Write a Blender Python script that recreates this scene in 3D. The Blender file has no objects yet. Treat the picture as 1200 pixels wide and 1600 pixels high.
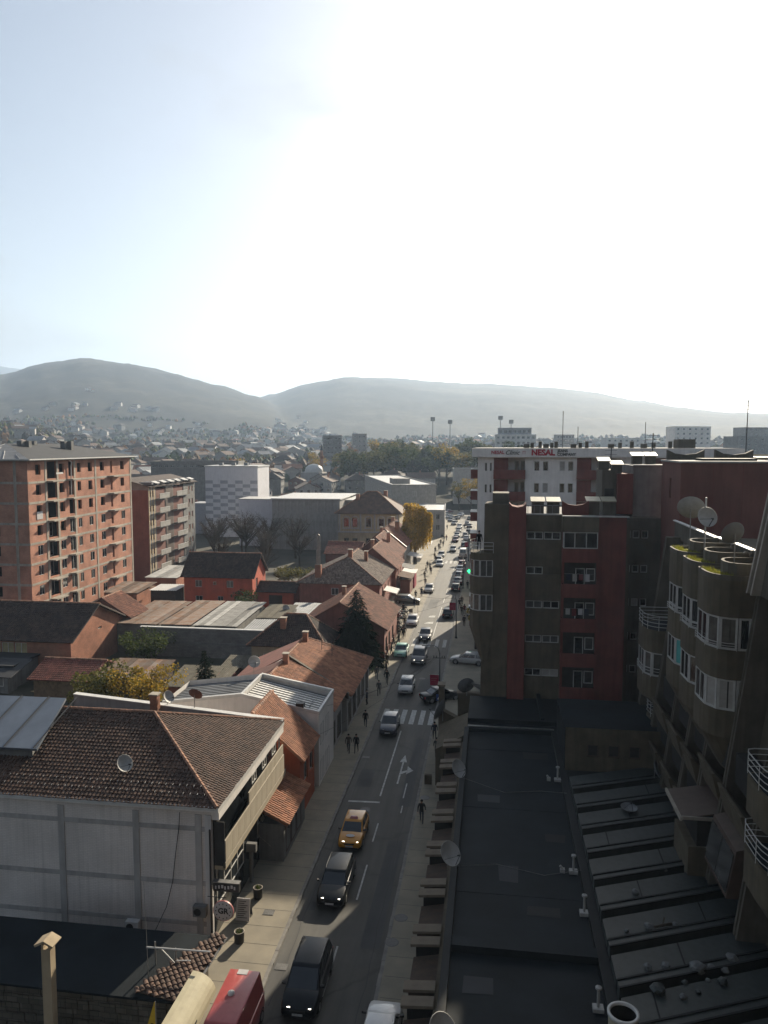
import bpy, bmesh, math, random
from mathutils import Vector, Matrix, noise
R = math.radians
SC = bpy.context.scene
COL = SC.collection
# ------------------------------------------------------------------ camera
H = 28.0
cam_d = bpy.data.cameras.new('camera'); cam = bpy.data.objects.new('camera', cam_d); COL.objects.link(cam)
cam_d.sensor_fit = 'VERTICAL'; cam_d.sensor_height = 36.0; cam_d.lens = 27.0
cam_d.clip_start = 0.2; cam_d.clip_end = 30000
cam.location = (0, 0, H); cam.rotation_euler = (R(90 - 5.0), 0, R(7.99))
SC.camera = cam
# ------------------------------------------------------------------ world, sun, exposure
SUN_AZ, SUN_EL = 17.0, 23.4            # degrees right of the street axis (+Y), above the horizon
world = bpy.data.worlds.new('World'); SC.world = world; world.use_nodes = True
wn = world.node_tree; wn.nodes.clear()
w_out = wn.nodes.new('ShaderNodeOutputWorld'); w_bg = wn.nodes.new('ShaderNodeBackground')
w_sky = wn.nodes.new('ShaderNodeTexSky'); w_sky.sky_type = 'NISHITA'; w_sky.sun_disc = False
w_sky.sun_elevation = R(SUN_EL); w_sky.sun_rotation = R(SUN_AZ)
w_sky.altitude = 500; w_sky.air_density = 1.0; w_sky.dust_density = 3.0; w_sky.ozone_density = 1.0
w_bg.inputs[1].default_value = 0.053
# soft broken cloud, the same everywhere in the sky
w_tc = wn.nodes.new('ShaderNodeTexCoord'); w_map = wn.nodes.new('ShaderNodeMapping'); w_map.inputs['Scale'].default_value = (1.0, 1.0, 2.6)
w_map.inputs['Location'].default_value = (-2.449, -0.046, -0.505)
w_no = wn.nodes.new('ShaderNodeTexNoise'); w_no.inputs['Scale'].default_value = 2.3; w_no.inputs['Detail'].default_value = 9; w_no.inputs['Roughness'].default_value = 0.56
w_cr = wn.nodes.new('ShaderNodeValToRGB'); w_cr.color_ramp.elements[0].position = 0.54; w_cr.color_ramp.elements[1].position = 0.68
w_mx = wn.nodes.new('ShaderNodeMix'); w_mx.data_type = 'RGBA'
w_gr = wn.nodes.new('ShaderNodeHueSaturation'); w_gr.inputs['Saturation'].default_value = 0.08; w_gr.inputs['Value'].default_value = 0.68
w_fac = wn.nodes.new('ShaderNodeMath'); w_fac.operation = 'MULTIPLY'; w_fac.inputs[1].default_value = 0.85
L = wn.links.new
L(w_tc.outputs['Generated'], w_map.inputs[0]); L(w_map.outputs[0], w_no.inputs['Vector']); L(w_no.outputs['Fac'], w_cr.inputs[0])
w_ds = wn.nodes.new('ShaderNodeHueSaturation'); w_ds.inputs['Saturation'].default_value = 0.74; L(w_sky.outputs[0], w_ds.inputs['Color']); L(w_ds.outputs[0], w_gr.inputs['Color']); L(w_cr.outputs[0], w_fac.inputs[0]); L(w_fac.outputs[0], w_mx.inputs[0])
L(w_ds.outputs[0], w_mx.inputs[6]); L(w_gr.outputs[0], w_mx.inputs[7]); L(w_mx.outputs[2], w_bg.inputs[0]); L(w_bg.outputs[0], w_out.inputs[0])
sun_d = bpy.data.lights.new('sun', 'SUN'); sun = bpy.data.objects.new('sun', sun_d); COL.objects.link(sun)
sun_d.energy = 5.0; sun_d.angle = R(0.55); sun_d.color = (1.0, 0.88, 0.69)
SD = Vector((math.sin(R(SUN_AZ)) * math.cos(R(SUN_EL)), math.cos(R(SUN_AZ)) * math.cos(R(SUN_EL)), math.sin(R(SUN_EL))))
sun.rotation_euler = SD.to_track_quat('Z', 'Y').to_euler(); sun.location = (60, 150, 120)
SC.view_settings.view_transform = 'Standard'; SC.view_settings.look = 'None'
SC.view_settings.exposure = 1.34; SC.view_settings.gamma = 1.0; SC.view_settings.use_curve_mapping = False
SC.render.engine = 'CYCLES'
SC.cycles.use_denoising = True
SC.cycles.max_bounces = 6; SC.cycles.diffuse_bounces = 3; SC.cycles.glossy_bounces = 2; SC.cycles.transmission_bounces = 3
SC.cycles.volume_bounces = 0; SC.cycles.transparent_max_bounces = 8
SC.cycles.sample_clamp_indirect = 6.0; SC.cycles.caustics_reflective = False; SC.cycles.caustics_refractive = False
rnd = random.Random(7)

# ------------------------------------------------------------------ materials
M = {}
def mat(name, c, c2=None, rough=0.85, scale=1.2, bump=0.15, bscale=40, metal=0.0, spec=0.35, isl=0.0, coat=0.0, detail=6, streak=0.0):
    """plain procedural surface: two tones mixed by noise, finer grain, relief; isl = tone change from piece to piece"""
    m = bpy.data.materials.new(name); m.use_nodes = True; nt = m.node_tree; n = nt.nodes; l = nt.links.new
    b = n['Principled BSDF']; b.inputs['Roughness'].default_value = rough; b.inputs['Metallic'].default_value = metal
    b.inputs['Specular IOR Level'].default_value = spec
    if coat: b.inputs['Coat Weight'].default_value = coat; b.inputs['Coat Roughness'].default_value = 0.06
    if c2 is None: c2 = tuple(x * 0.72 for x in c)
    c, c2 = tuple(x * .86 for x in c), tuple(x * .84 for x in c2)
    tc = n.new('ShaderNodeTexCoord')
    no = n.new('ShaderNodeTexNoise'); no.inputs['Scale'].default_value = scale; no.inputs['Detail'].default_value = detail; no.inputs['Roughness'].default_value = 0.62
    l(tc.outputs['Object'], no.inputs['Vector'])
    cr = n.new('ShaderNodeValToRGB'); cr.color_ramp.elements[0].position = 0.33; cr.color_ramp.elements[1].position = 0.68
    cr.color_ramp.elements[0].color = (*c2, 1); cr.color_ramp.elements[1].color = (*c, 1)
    l(no.outputs['Fac'], cr.inputs[0]); col = cr.outputs[0]
    if streak:
        mp = n.new('ShaderNodeMapping'); mp.inputs['Scale'].default_value = (2.2, 2.2, 0.16); l(tc.outputs['Object'], mp.inputs[0])
        n2 = n.new('ShaderNodeTexNoise'); n2.inputs['Scale'].default_value = 1.6; n2.inputs['Detail'].default_value = 5; l(mp.outputs[0], n2.inputs['Vector'])
        r2 = n.new('ShaderNodeMapRange'); r2.inputs[1].default_value = 0.42; r2.inputs[2].default_value = 0.75; r2.inputs[3].default_value = 1.0; r2.inputs[4].default_value = 1.0 - streak
        l(n2.outputs['Fac'], r2.inputs[0])
        hv = n.new('ShaderNodeHueSaturation'); l(col, hv.inputs['Color']); l(r2.outputs[0], hv.inputs['Value']); col = hv.outputs[0]
    if isl:
        ge = n.new('ShaderNodeNewGeometry'); mr = n.new('ShaderNodeMapRange'); mr.inputs[3].default_value = 1 - isl; mr.inputs[4].default_value = 1 + isl
        oi = n.new('ShaderNodeObjectInfo'); ad = n.new('ShaderNodeMath'); ad.operation = 'ADD'; fr = n.new('ShaderNodeMath'); fr.operation = 'FRACT'
        l(ge.outputs['Random Per Island'], ad.inputs[0]); l(oi.outputs['Random'], ad.inputs[1]); l(ad.outputs[0], fr.inputs[0]); l(fr.outputs[0], mr.inputs[0])
        hs = n.new('ShaderNodeHueSaturation'); l(col, hs.inputs['Color']); l(mr.outputs[0], hs.inputs['Value']); col = hs.outputs[0]
    l(col, b.inputs['Base Color'])
    if bump:
        nb = n.new('ShaderNodeTexNoise'); nb.inputs['Scale'].default_value = bscale; nb.inputs['Detail'].default_value = 4; l(tc.outputs['Object'], nb.inputs['Vector'])
        bp = n.new('ShaderNodeBump'); bp.inputs['Strength'].default_value = bump; bp.inputs['Distance'].default_value = 0.03
        l(nb.outputs['Fac'], bp.inputs['Height']); l(bp.outputs[0], b.inputs['Normal'])
    M[name] = m; return m

def brick_mat(name, c1, c2, mortar, scale=1.0, bw=0.26, bh=0.09, rough=0.9, var=(.68, 1.18)):
    m = bpy.data.materials.new(name); m.use_nodes = True; nt = m.node_tree; n = nt.nodes; l = nt.links.new
    b = n['Principled BSDF']; b.inputs['Roughness'].default_value = rough; b.inputs['Specular IOR Level'].default_value = 0.2
    tc = n.new('ShaderNodeTexCoord'); sx = n.new('ShaderNodeSeparateXYZ'); l(tc.outputs['Object'], sx.inputs[0])
    ad = n.new('ShaderNodeMath'); ad.operation = 'ADD'; l(sx.outputs[0], ad.inputs[0]); l(sx.outputs[1], ad.inputs[1])
    cb = n.new('ShaderNodeCombineXYZ'); l(ad.outputs[0], cb.inputs[0]); l(sx.outputs[2], cb.inputs[1])
    br = n.new('ShaderNodeTexBrick'); br.inputs['Scale'].default_value = scale; br.inputs['Brick Width'].default_value = bw; br.inputs['Row Height'].default_value = bh
    br.inputs['Mortar Size'].default_value = 0.012; br.inputs['Color1'].default_value = (*c1, 1); br.inputs['Color2'].default_value = (*c2, 1); br.inputs['Mortar'].default_value = (*mortar, 1)
    l(cb.outputs[0], br.inputs['Vector'])
    no = n.new('ShaderNodeTexNoise'); no.inputs['Scale'].default_value = 0.55; no.inputs['Detail'].default_value = 7; l(tc.outputs['Object'], no.inputs['Vector'])
    mr = n.new('ShaderNodeMapRange'); mr.inputs[1].default_value = 0.3; mr.inputs[2].default_value = 0.7; mr.inputs[3].default_value = var[0]; mr.inputs[4].default_value = var[1]
    l(no.outputs['Fac'], mr.inputs[0]); hs = n.new('ShaderNodeHueSaturation'); l(br.outputs['Color'], hs.inputs['Color']); l(mr.outputs[0], hs.inputs['Value'])
    out = hs.outputs[0]
    if name == 'grey_brick':      # rain streaks below the eaves
        mp = n.new('ShaderNodeMapping'); mp.inputs['Scale'].default_value = (3.2, 3.2, .10); l(tc.outputs['Object'], mp.inputs[0]); ns = n.new('ShaderNodeTexNoise'); ns.inputs['Scale'].default_value = 1.4; ns.inputs['Detail'].default_value = 6; l(mp.outputs[0], ns.inputs['Vector'])
        rs = n.new('ShaderNodeMapRange'); rs.inputs[1].default_value = .48; rs.inputs[2].default_value = .74; rs.inputs[3].default_value = 1.0; rs.inputs[4].default_value = .84; l(ns.outputs['Fac'], rs.inputs[0]); h2 = n.new('ShaderNodeHueSaturation'); l(out, h2.inputs['Color']); l(rs.outputs[0], h2.inputs['Value']); out = h2.outputs[0]
    l(out, b.inputs['Base Color'])
    bp = n.new('ShaderNodeBump'); bp.inputs['Strength'].default_value = 0.5; bp.inputs['Distance'].default_value = 0.02; bp.invert = True
    l(br.outputs['Fac'], bp.inputs['Height']); l(bp.outputs[0], b.inputs['Normal'])
    M[name] = m; return m

def glow_mat(name, c, s):
    m = bpy.data.materials.new(name); m.use_nodes = True; b = m.node_tree.nodes['Principled BSDF']
    b.inputs['Base Color'].default_value = (*c, 1); b.inputs['Emission Color'].default_value = (*c, 1); b.inputs['Emission Strength'].default_value = s
    M[name] = m; return m

def leaf_mat(name, c, c2, tr=0.25, sp=.12):
    m = bpy.data.materials.new(name); m.use_nodes = True; nt = m.node_tree; n = nt.nodes; l = nt.links.new
    b = n['Principled BSDF']; b.inputs['Roughness'].default_value = 0.8; b.inputs['Specular IOR Level'].default_value = sp
    ge = n.new('ShaderNodeNewGeometry'); cr = n.new('ShaderNodeValToRGB'); cr.color_ramp.elements[0].color = (*c2, 1); cr.color_ramp.elements[1].color = (*c, 1)
    l(ge.outputs['Random Per Island'], cr.inputs[0]); l(cr.outputs[0], b.inputs['Base Color'])
    tl = n.new('ShaderNodeBsdfTranslucent'); l(cr.outputs[0], tl.inputs[0]); mx = n.new('ShaderNodeMixShader'); mx.inputs[0].default_value = tr
    l(b.outputs[0], mx.inputs[1]); l(tl.outputs[0], mx.inputs[2]); l(mx.outputs[0], n['Material Output'].inputs[0])
    M[name] = m; return m

# ground, stone, plaster
mat('asphalt', (.062, .062, .063), (.040, .041, .043), .80, .35, .25, 60, spec=.35)
mat('pavement', (.285, .250, .185), (.205, .182, .140), .85, .5, .2, 30)
mat('yard_earth', (.075, .066, .048), (.040, .040, .026), .95, .25, .5, 6)
mat('kerb_stone', (.24, .225, .20), (.15, .14, .13), .85, 2, .2, 20)
mat('road_paint', (.55, .55, .52), (.26, .26, .25), .75, 3.0, .1, 40)
mat('manhole_iron', (.10, .095, .09), (.05, .05, .05), .6, 6, .3, 40, spec=.5)
mat('concrete', (.42, .375, .31), (.29, .26, .215), .88, .7, .2, 25, streak=.25)
mat('dark_concrete', (.135, .117, .090), (.090, .078, .060), .9, .8, .25, 22, streak=.3)
mat('brown_render', (.130, .106, .070), (.088, .072, .049), .92, .9, .3, 30, streak=.26)
mat('pale_slab', (.22, .175, .125), (.15, .12, .088), .9, 1.4, .3, 40)
mat('grey_block_paint', (.60, .575, .55), (.50, .48, .46), .9, .6, .1, 20, streak=.2)
mat('grey_band', (.46, .435, .41), (.36, .34, .32), .9, .8, .3, 18, streak=.2)
mat('red_render', (.205, .058, .046), (.150, .044, .036), .9, .8, .25, 30, streak=.25)
mat('tower_render', (.20, .080, .063), (.155, .064, .052), .9, .5, .25, 30, streak=.2)
mat('white_render', (.80, .76, .72), (.68, .65, .61), .88, .6, .1, 25, streak=.12)
mat('pale_render', (.42, .40, .375), (.33, .315, .30), .9, .7, .12, 25, streak=.2)
mat('beige_panel', (.40, .35, .265), (.33, .285, .215), .75, 1.0, .08, 30, streak=.15)
mat('cream_render', (.46, .37, .245), (.36, .285, .19), .9, .8, .12, 25, streak=.2)
mat('pink_render', (.30, .115, .085), (.22, .085, .065), .9, .8, .15, 25, streak=.2)
mat('orange_render', (.46, .115, .045), (.36, .085, .036), .9, .9, .15, 25, streak=.15)
mat('coral_render', (.58, .115, .058), (.42, .088, .048), .9, .7, .12, 25, streak=.2)
mat('maroon_render', (.20, .085, .065), (.155, .065, .05), .9, .7, .12, 25, streak=.15)
mat('grey_render', (.22, .215, .205), (.15, .148, .142), .9, .8, .2, 25, streak=.25)
mat('hall_panel', (.36, .345, .32), (.27, .26, .24), .9, 1.0, .15, 20, streak=.2)
mat('checker_grey', (.36, .365, .39), (.31, .315, .34), .8, 1.0, .05, 20)
mat('checker_white', (.66, .65, .67), (.60, .59, .61), .85, .7, .05, 20, streak=.1)
mat('wood', (.19, .125, .07), (.10, .065, .038), .85, 3, .3, 30)
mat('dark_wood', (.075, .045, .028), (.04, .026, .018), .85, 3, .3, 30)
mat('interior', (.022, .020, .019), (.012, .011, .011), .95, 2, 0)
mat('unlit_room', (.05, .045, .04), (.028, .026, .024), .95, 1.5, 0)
# roofs, metal
mat('tile_brown', (.125, .072, .050), (.062, .039, .030), .85, .9, .25, 40, isl=.28)
mat('tile_red', (.26, .100, .058), (.15, .060, .038), .85, .7, .25, 40, isl=.32)
mat('tile_orange', (.40, .175, .09), (.24, .10, .055), .85, .8, .25, 40, isl=.32)
mat('tile_dark', (.075, .048, .038), (.038, .026, .022), .85, .8, .25, 40, isl=.40)
mat('tile_speckled', (.30, .24, .19), (.10, .06, .045), .85, 9, .25, 40, isl=.45)
mat('tile_maroon', (.21, .070, .050), (.14, .048, .036), .85, .8, .25, 40, isl=.30)
mat('ridge_cap', (.38, .20, .125), (.22, .12, .08), .85, 2, .2, 40, isl=.3)
mat('metal_roof', (.26, .27, .28), (.18, .185, .195), .7, .8, .05, 20, metal=.2, spec=.2)
mat('zinc', (.20, .225, .26), (.15, .17, .20), .42, .5, .06, 14, metal=.55, spec=.5)
mat('rust_sheet', (.17, .095, .060), (.20, .175, .155), .95, .9, .15, 30, isl=.42, spec=.08)
mat('grey_sheet', (.36, .355, .34), (.24, .235, .225), .9, 1.1, .1, 30, isl=.42, spec=.1)
mat('fibre_sheet', (.17, .155, .125), (.11, .10, .08), .95, 1.4, .2, 30, isl=.18, spec=.08)
mat('membrane', (.0125, .0185, .0235), (.0060, .0092, .0118), .72, .45, .12, 12, spec=.15)
mat('court_sheet', (.046, .056, .054), (.028, .035, .034), .55, .5, .12, 16, spec=.45, streak=.35)
mat('court_dark', (.013, .015, .016), (.009, .010, .011), .8, .8, .15, 20)
mat('bitumen_roof', (.038, .040, .046), (.026, .028, .032), .8, .4, .1, 20)
mat('white_metal', (.62, .61, .58), (.50, .49, .47), .5, 2, .05, 30)
mat('cream_metal', (.50, .45, .32), (.42, .375, .27), .5, 1.2, .05, 20)
mat('steel', (.34, .34, .34), (.22, .22, .22), .45, 3, .05, 40, metal=.8)
mat('dark_steel', (.045, .045, .048), (.028, .028, .03), .5, 3, .05, 40, metal=.3)
mat('dish_white', (.40, .395, .38), (.30, .295, .28), .6, 2, .05, 30)
mat('dish_grey', (.17, .18, .185), (.13, .135, .14), .6, 2, .05, 30)
mat('dish_rust', (.22, .085, .05), (.12, .05, .035), .7, 3, .15, 30)
mat('plastic_white', (.66, .65, .62), (.56, .55, .53), .45, 2, .03, 30)
mat('window_white', (.54, .53, .50), (.40, .39, .37), .5, 2, .03, 30)
mat('window_brown', (.09, .06, .045), (.06, .04, .03), .6, 2, .05, 30)
mat('glass', (.020, .023, .026), (.010, .012, .014), .08, .35, .02, 1.5, spec=.7)
mat('curtain_glass', (.10, .097, .09), (.03, .03, .029), .18, 1.3, .02, 1.5, spec=.6)
mat('teal_blind', (.09, .42, .40), (.07, .34, .33), .45, 1.5, .02, 10)
mat('blind', (.38, .36, .33), (.30, .285, .26), .6, 3, .02, 10)
mat('yellow_glazing', (.42, .36, .20), (.30, .25, .14), .25, 1.5, .02, 10, spec=.6)
mat('sign_dark', (.035, .034, .034), (.022, .022, .022), .5, 2, .02, 30)
mat('sign_white', (.52, .50, .49), (.44, .42, .41), .55, 2, .02, 30)
mat('sign_pink', (.40, .15, .15), (.32, .12, .12), .5, 2, .02, 30)
mat('sign_red', (.34, .012, .05), (.27, .010, .04), .55, 2, .02, 30)
mat('sign_blue', (.02, .07, .26), (.015, .055, .20), .5, 2, .02, 30)
mat('sign_yellow', (.70, .46, .03), (.60, .38, .025), .55, 2, .02, 30)
mat('letter_red', (.42, .012, .035), (.34, .01, .03), .6, 2, 0)
mat('letter_black', (.025, .025, .025), (.018, .018, .018), .6, 2, 0)
mat('moss', (.26, .27, .05), (.12, .13, .03), .95, 6, .6, 30)
mat('rubble_pale', (.19, .20, .195), (.11, .115, .115), .95, 4, .5, 20)
mat('awning_cream', (.44, .395, .27), (.37, .33, .225), .75, 1, .06, 30, streak=.1)
mat('awning_red', (.26, .03, .03), (.2, .022, .022), .8, 1, .05, 30)
mat('awning_white', (.62, .60, .57), (.50, .48, .46), .8, 1, .05, 30)
glow_mat('green_cross', (.02, .75, .16), 2.2)
glow_mat('lamp_lit', (1.0, .92, .74), 5.0)
brick_mat('brick_clay', (.42, .19, .12), (.34, .15, .10), (.30, .23, .18))
brick_mat('brick_old', (.36, .145, .085), (.27, .11, .07), (.24, .18, .13))
brick_mat('block_wall', (.20, .19, .175), (.15, .145, .135), (.10, .095, .09), 1.0, .42, .21)
brick_mat('grey_brick', (.64, .585, .54), (.60, .545, .50), (.52, .475, .435), 1.0, .28, .10, var=(.88, 1.06))
brick_mat('rough_stone', (.13, .115, .09), (.08, .07, .055), (.05, .045, .04), 1.0, .55, .28)
# vehicles
for nm, c, c2 in (('paint_black', (.010, .012, .014), (.007, .008, .010)), ('paint_taxi', (.62, .27, .012), (.56, .24, .010)), ('paint_silver', (.40, .39, .37), (.34, .335, .32)),
                  ('paint_grey', (.16, .155, .145), (.13, .125, .12)), ('paint_white', (.62, .61, .58), (.55, .54, .52)), ('paint_mint', (.26, .52, .42), (.22, .45, .36)),
                  ('paint_darkblue', (.02, .025, .045), (.015, .019, .034)), ('paint_red', (.42, .085, .08), (.36, .07, .066)), ('paint_maroon', (.16, .02, .02), (.12, .015, .015)), ('paint_olive', (.12, .125, .10), (.09, .095, .08))):
    mat(nm, c, c2, .35, 3, .02, 4, metal=.0, spec=.35 if nm != 'paint_black' else .15, coat=.6 if nm != 'paint_black' else .25)
mat('car_glass', (.010, .012, .014), (.006, .007, .008), .07, 2, 0, spec=.8)
mat('rubber', (.018, .018, .018), (.012, .012, .012), .85, 6, .1, 60)
mat('rim_alloy', (.38, .38, .38), (.25, .25, .25), .4, 4, .03, 30, metal=.7)
mat('black_trim', (.02, .02, .02), (.013, .013, .013), .6, 5, .05, 50)
mat('plate_white', (.55, .55, .53), (.42, .42, .42), .5, 10, 0)
mat('tail_red', (.34, .012, .015), (.26, .01, .012), .25, 5, 0, spec=.6)
mat('lamp_clear', (.45, .45, .44), (.3, .3, .3), .15, 8, 0, spec=.8)
# people
mat('skin', (.42, .25, .18), (.36, .21, .15), .6, 5, .02, 40)
mat('hair_dark', (.022, .016, .012), (.014, .010, .008), .7, 10, .1, 60)
for nm, c in (('cloth_black', (.014, .014, .015)), ('cloth_navy', (.02, .026, .045)), ('cloth_brown', (.07, .048, .035)), ('cloth_maroon', (.15, .022, .026)), ('cloth_grey', (.10, .10, .10)), ('cloth_jeans', (.035, .05, .085)), ('cloth_olive', (.06, .06, .04))):
    mat(nm, c, tuple(x * .7 for x in c), .92, 6, .15, 80)
# vegetation
mat('bark', (.075, .058, .042), (.035, .028, .021), .95, 5, .5, 18)
leaf_mat('leaf_green', (.085, .105, .028), (.028, .045, .012))
leaf_mat('leaf_olive', (.16, .145, .04), (.055, .06, .016))
leaf_mat('leaf_gold', (.38, .24, .04), (.15, .13, .022), .3)
leaf_mat('leaf_willow', (.60, .36, .05), (.22, .17, .03), .4)
leaf_mat('leaf_rust', (.30, .145, .045), (.12, .065, .025), .3)
leaf_mat('needle_dark', (.014, .022, .011), (.005, .009, .006), .02, .0)
leaf_mat('twig_brown', (.085, .060, .042), (.038, .028, .022), .05)
leaf_mat('grass_blade', (.34, .33, .05), (.10, .11, .02), .3)

# ------------------------------------------------------------------ mesh helpers
ORG = {}
class MB:
    def __init__(s): s.v = []; s.f = []; s.m = []
    def add(s, vs, fs, m=0):
        o = len(s.v); s.v += [tuple(v) for v in vs]; s.f += [tuple(i + o for i in f) for f in fs]; s.m += [m] * len(fs); return s
    def poly(s, pts, m=0): return s.add(pts, [tuple(range(len(pts)))], m)
    def box(s, x0, x1, y0, y1, z0, z1, m=0):
        v = [(x0, y0, z0), (x1, y0, z0), (x1, y1, z0), (x0, y1, z0), (x0, y0, z1), (x1, y0, z1), (x1, y1, z1), (x0, y1, z1)]
        return s.add(v, [(0, 3, 2, 1), (4, 5, 6, 7), (0, 1, 5, 4), (1, 2, 6, 5), (2, 3, 7, 6), (3, 0, 4, 7)], m)
    def fbox(s, F, u0, u1, d0, d1, z0, z1, m=0):
        v = [F(u0, d0, z0), F(u1, d0, z0), F(u1, d1, z0), F(u0, d1, z0), F(u0, d0, z1), F(u1, d0, z1), F(u1, d1, z1), F(u0, d1, z1)]
        return s.add(v, [(0, 3, 2, 1), (4, 5, 6, 7), (0, 1, 5, 4), (1, 2, 6, 5), (2, 3, 7, 6), (3, 0, 4, 7)], m)
    def prism(s, pts, z0, z1, m=0, mt=None):
        """extrude a plan polygon (counter-clockwise); z0/z1 may be numbers"""
        n = len(pts); v = [(p[0], p[1], z0) for p in pts] + [(p[0], p[1], z1) for p in pts]
        s.add(v, [tuple(range(n - 1, -1, -1))] + [(i, (i + 1) % n, n + (i + 1) % n, n + i) for i in range(n)], m)
        return s.add([(p[0], p[1], z1) for p in pts], [tuple(range(n))], m if mt is None else mt)
    def hexa(s, b, t, m=0):
        """8-corner block from 4 bottom points (ccw) and 4 top points"""
        return s.add(list(b) + list(t), [(3, 2, 1, 0), (4, 5, 6, 7), (0, 1, 5, 4), (1, 2, 6, 5), (2, 3, 7, 6), (3, 0, 4, 7)], m)
    def slab(s, pts, th, m=0):
        """thick sheet under a 3D polygon (points ccw seen from above)"""
        n = len(pts); p = [Vector(q) for q in pts]; nn = Vector((0, 0, 0))
        for i in range(1, n - 1): nn += (p[i] - p[0]).cross(p[i + 1] - p[0])
        nn.normalize()
        if nn.z < 0: p = p[::-1]; nn = -nn
        v = [tuple(q) for q in p] + [tuple(q - nn * th) for q in p]
        return s.add(v, [tuple(range(n)), tuple(range(2 * n - 1, n - 1, -1))] + [(i, n + i, n + (i + 1) % n, (i + 1) % n) for i in range(n)], m)
    def tube(s, path, r, n=6, m=0, cap=True):
        P = [Vector(p) for p in path]; k = len(P); r = [r] * k if not isinstance(r, (list, tuple)) else r
        vs = []; prev = None
        for i, p in enumerate(P):
            t = (P[min(i + 1, k - 1)] - P[max(i - 1, 0)]).normalized()
            a = t.cross(Vector((0, 0, 1))) if prev is None else prev - t * prev.dot(t)
            if a.length < 1e-4: a = t.cross(Vector((1, 0, 0)))
            a.normalize(); b = t.cross(a); prev = a
            vs += [tuple(p + (a * math.cos(q) + b * math.sin(q)) * r[i]) for q in (2 * math.pi * j / n for j in range(n))]
        fs = [(i * n + j, i * n + (j + 1) % n, (i + 1) * n + (j + 1) % n, (i + 1) * n + j) for i in range(k - 1) for j in range(n)]
        if cap: fs += [tuple(range(n - 1, -1, -1)), tuple(range((k - 1) * n, k * n))]
        return s.add(vs, fs, m)
    def lathe(s, prof, n=16, c=(0, 0, 0), m=0, mtx=None):
        vs = []; k = len(prof)
        for r, z in prof: vs += [Vector((r * math.cos(2 * math.pi * j / n), r * math.sin(2 * math.pi * j / n), z)) for j in range(n)]
        vs = [(mtx @ v if mtx else v) + Vector(c) for v in vs]
        return s.add(vs, [(i * n + j, i * n + (j + 1) % n, (i + 1) * n + (j + 1) % n, (i + 1) * n + j) for i in range(k - 1) for j in range(n)], m)
    def mesh(s, name, mats, smooth=False, org=None):
        me = bpy.data.meshes.new(name); o = org or (0, 0, 0)
        me.from_pydata([(v[0] - o[0], v[1] - o[1], v[2] - o[2]) for v in s.v], [], s.f)
        for x in (mats if isinstance(mats, (list, tuple)) else [mats]): me.materials.append(M[x] if isinstance(x, str) else x)
        me.polygons.foreach_set('material_index', s.m)
        if smooth: me.polygons.foreach_set('use_smooth', [True] * len(s.f))
        me.update(); return me
    def build(s, name, mats, parent=None, smooth=False, org=None):
        o = org if org is not None else (ORG[parent.name] if parent else (0, 0, 0))
        ob = bpy.data.objects.new(name, s.mesh(name, mats, smooth, o)); COL.objects.link(ob)
        if parent: ob.parent = parent
        elif org: ob.location = org
        ORG[ob.name] = o
        return ob
def tag(o, label, cat, group=None):
    o['label'] = label; o['category'] = cat
    if group: o['group'] = group
    return o
def struct(o): o['kind'] = 'structure'; return o
def thing(name, label, cat, loc=(0, 0, 0), group=None, rz=0.0):
    o = bpy.data.objects.new(name, None); COL.objects.link(o); o.empty_display_size = .3
    o.location = loc; o.rotation_euler = (0, 0, rz); ORG[o.name] = tuple(loc)
    return tag(o, label, cat, group)
def stuff(o): o['kind'] = 'stuff'; return o
def place(name, mesh, parent, loc, rot=(0, 0, 0)):
    """an object with its own placement (world loc) under an unrotated thing"""
    ob = bpy.data.objects.new(name, mesh); COL.objects.link(ob)
    o = ORG[parent.name] if parent else (0, 0, 0)
    ob.location = (loc[0] - o[0], loc[1] - o[1], loc[2] - o[2]); ob.rotation_euler = rot
    if parent: ob.parent = parent
    ORG[ob.name] = o
    return ob
def copy_tree(root, loc, rz, label=None, group=None, name=None):
    c = root.copy(); COL.objects.link(c); c.location = loc; c.rotation_euler = (root.rotation_euler[0], root.rotation_euler[1], rz)
    if name: c.name = name
    if label: c['label'] = label
    if group: c['group'] = group
    for ch in root.children:
        k = ch.copy(); COL.objects.link(k); k.parent = c
        for g in ch.children:
            q = g.copy(); COL.objects.link(q); q.parent = k
    return c
class Face:
    """plan line: u runs along it, d goes inwards, z is up; the outside is on the right-hand side of u"""
    def __init__(s, ox, oy, deg): s.ox, s.oy, s.a = ox, oy, R(deg); s.c, s.s = math.cos(s.a), math.sin(s.a)
    def __call__(s, u, d, z): return (s.ox + u * s.c - d * s.s, s.oy + u * s.s + d * s.c, z)
def wall_holes(mb, F, u0, u1, z0, z1, holes, depth=.22, m=0, mr=None):
    mr = m if mr is None else mr
    us = sorted({u0, u1, *[min(max(h[i], u0), u1) for h in holes for i in (0, 1)]}); zs = sorted({z0, z1, *[min(max(h[i], z0), z1) for h in holes for i in (2, 3)]})
    for i in range(len(us) - 1):
        for j in range(len(zs) - 1):
            a, b, c, d = us[i], us[i + 1], zs[j], zs[j + 1]; mu, mz = (a + b) / 2, (c + d) / 2
            if any(h[0] < mu < h[1] and h[2] < mz < h[3] for h in holes): continue
            mb.poly([F(a, 0, c), F(b, 0, c), F(b, 0, d), F(a, 0, d)], m)
    for a, b, c, d in [h[:4] for h in holes]:
        mb.poly([F(a, 0, c), F(a, depth, c), F(a, depth, d), F(a, 0, d)][::-1], mr); mb.poly([F(b, 0, c), F(b, depth, c), F(b, depth, d), F(b, 0, d)], mr)
        mb.poly([F(a, 0, c), F(b, 0, c), F(b, depth, c), F(a, depth, c)][::-1], mr); mb.poly([F(a, 0, d), F(b, 0, d), F(b, depth, d), F(a, depth, d)], mr)
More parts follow.
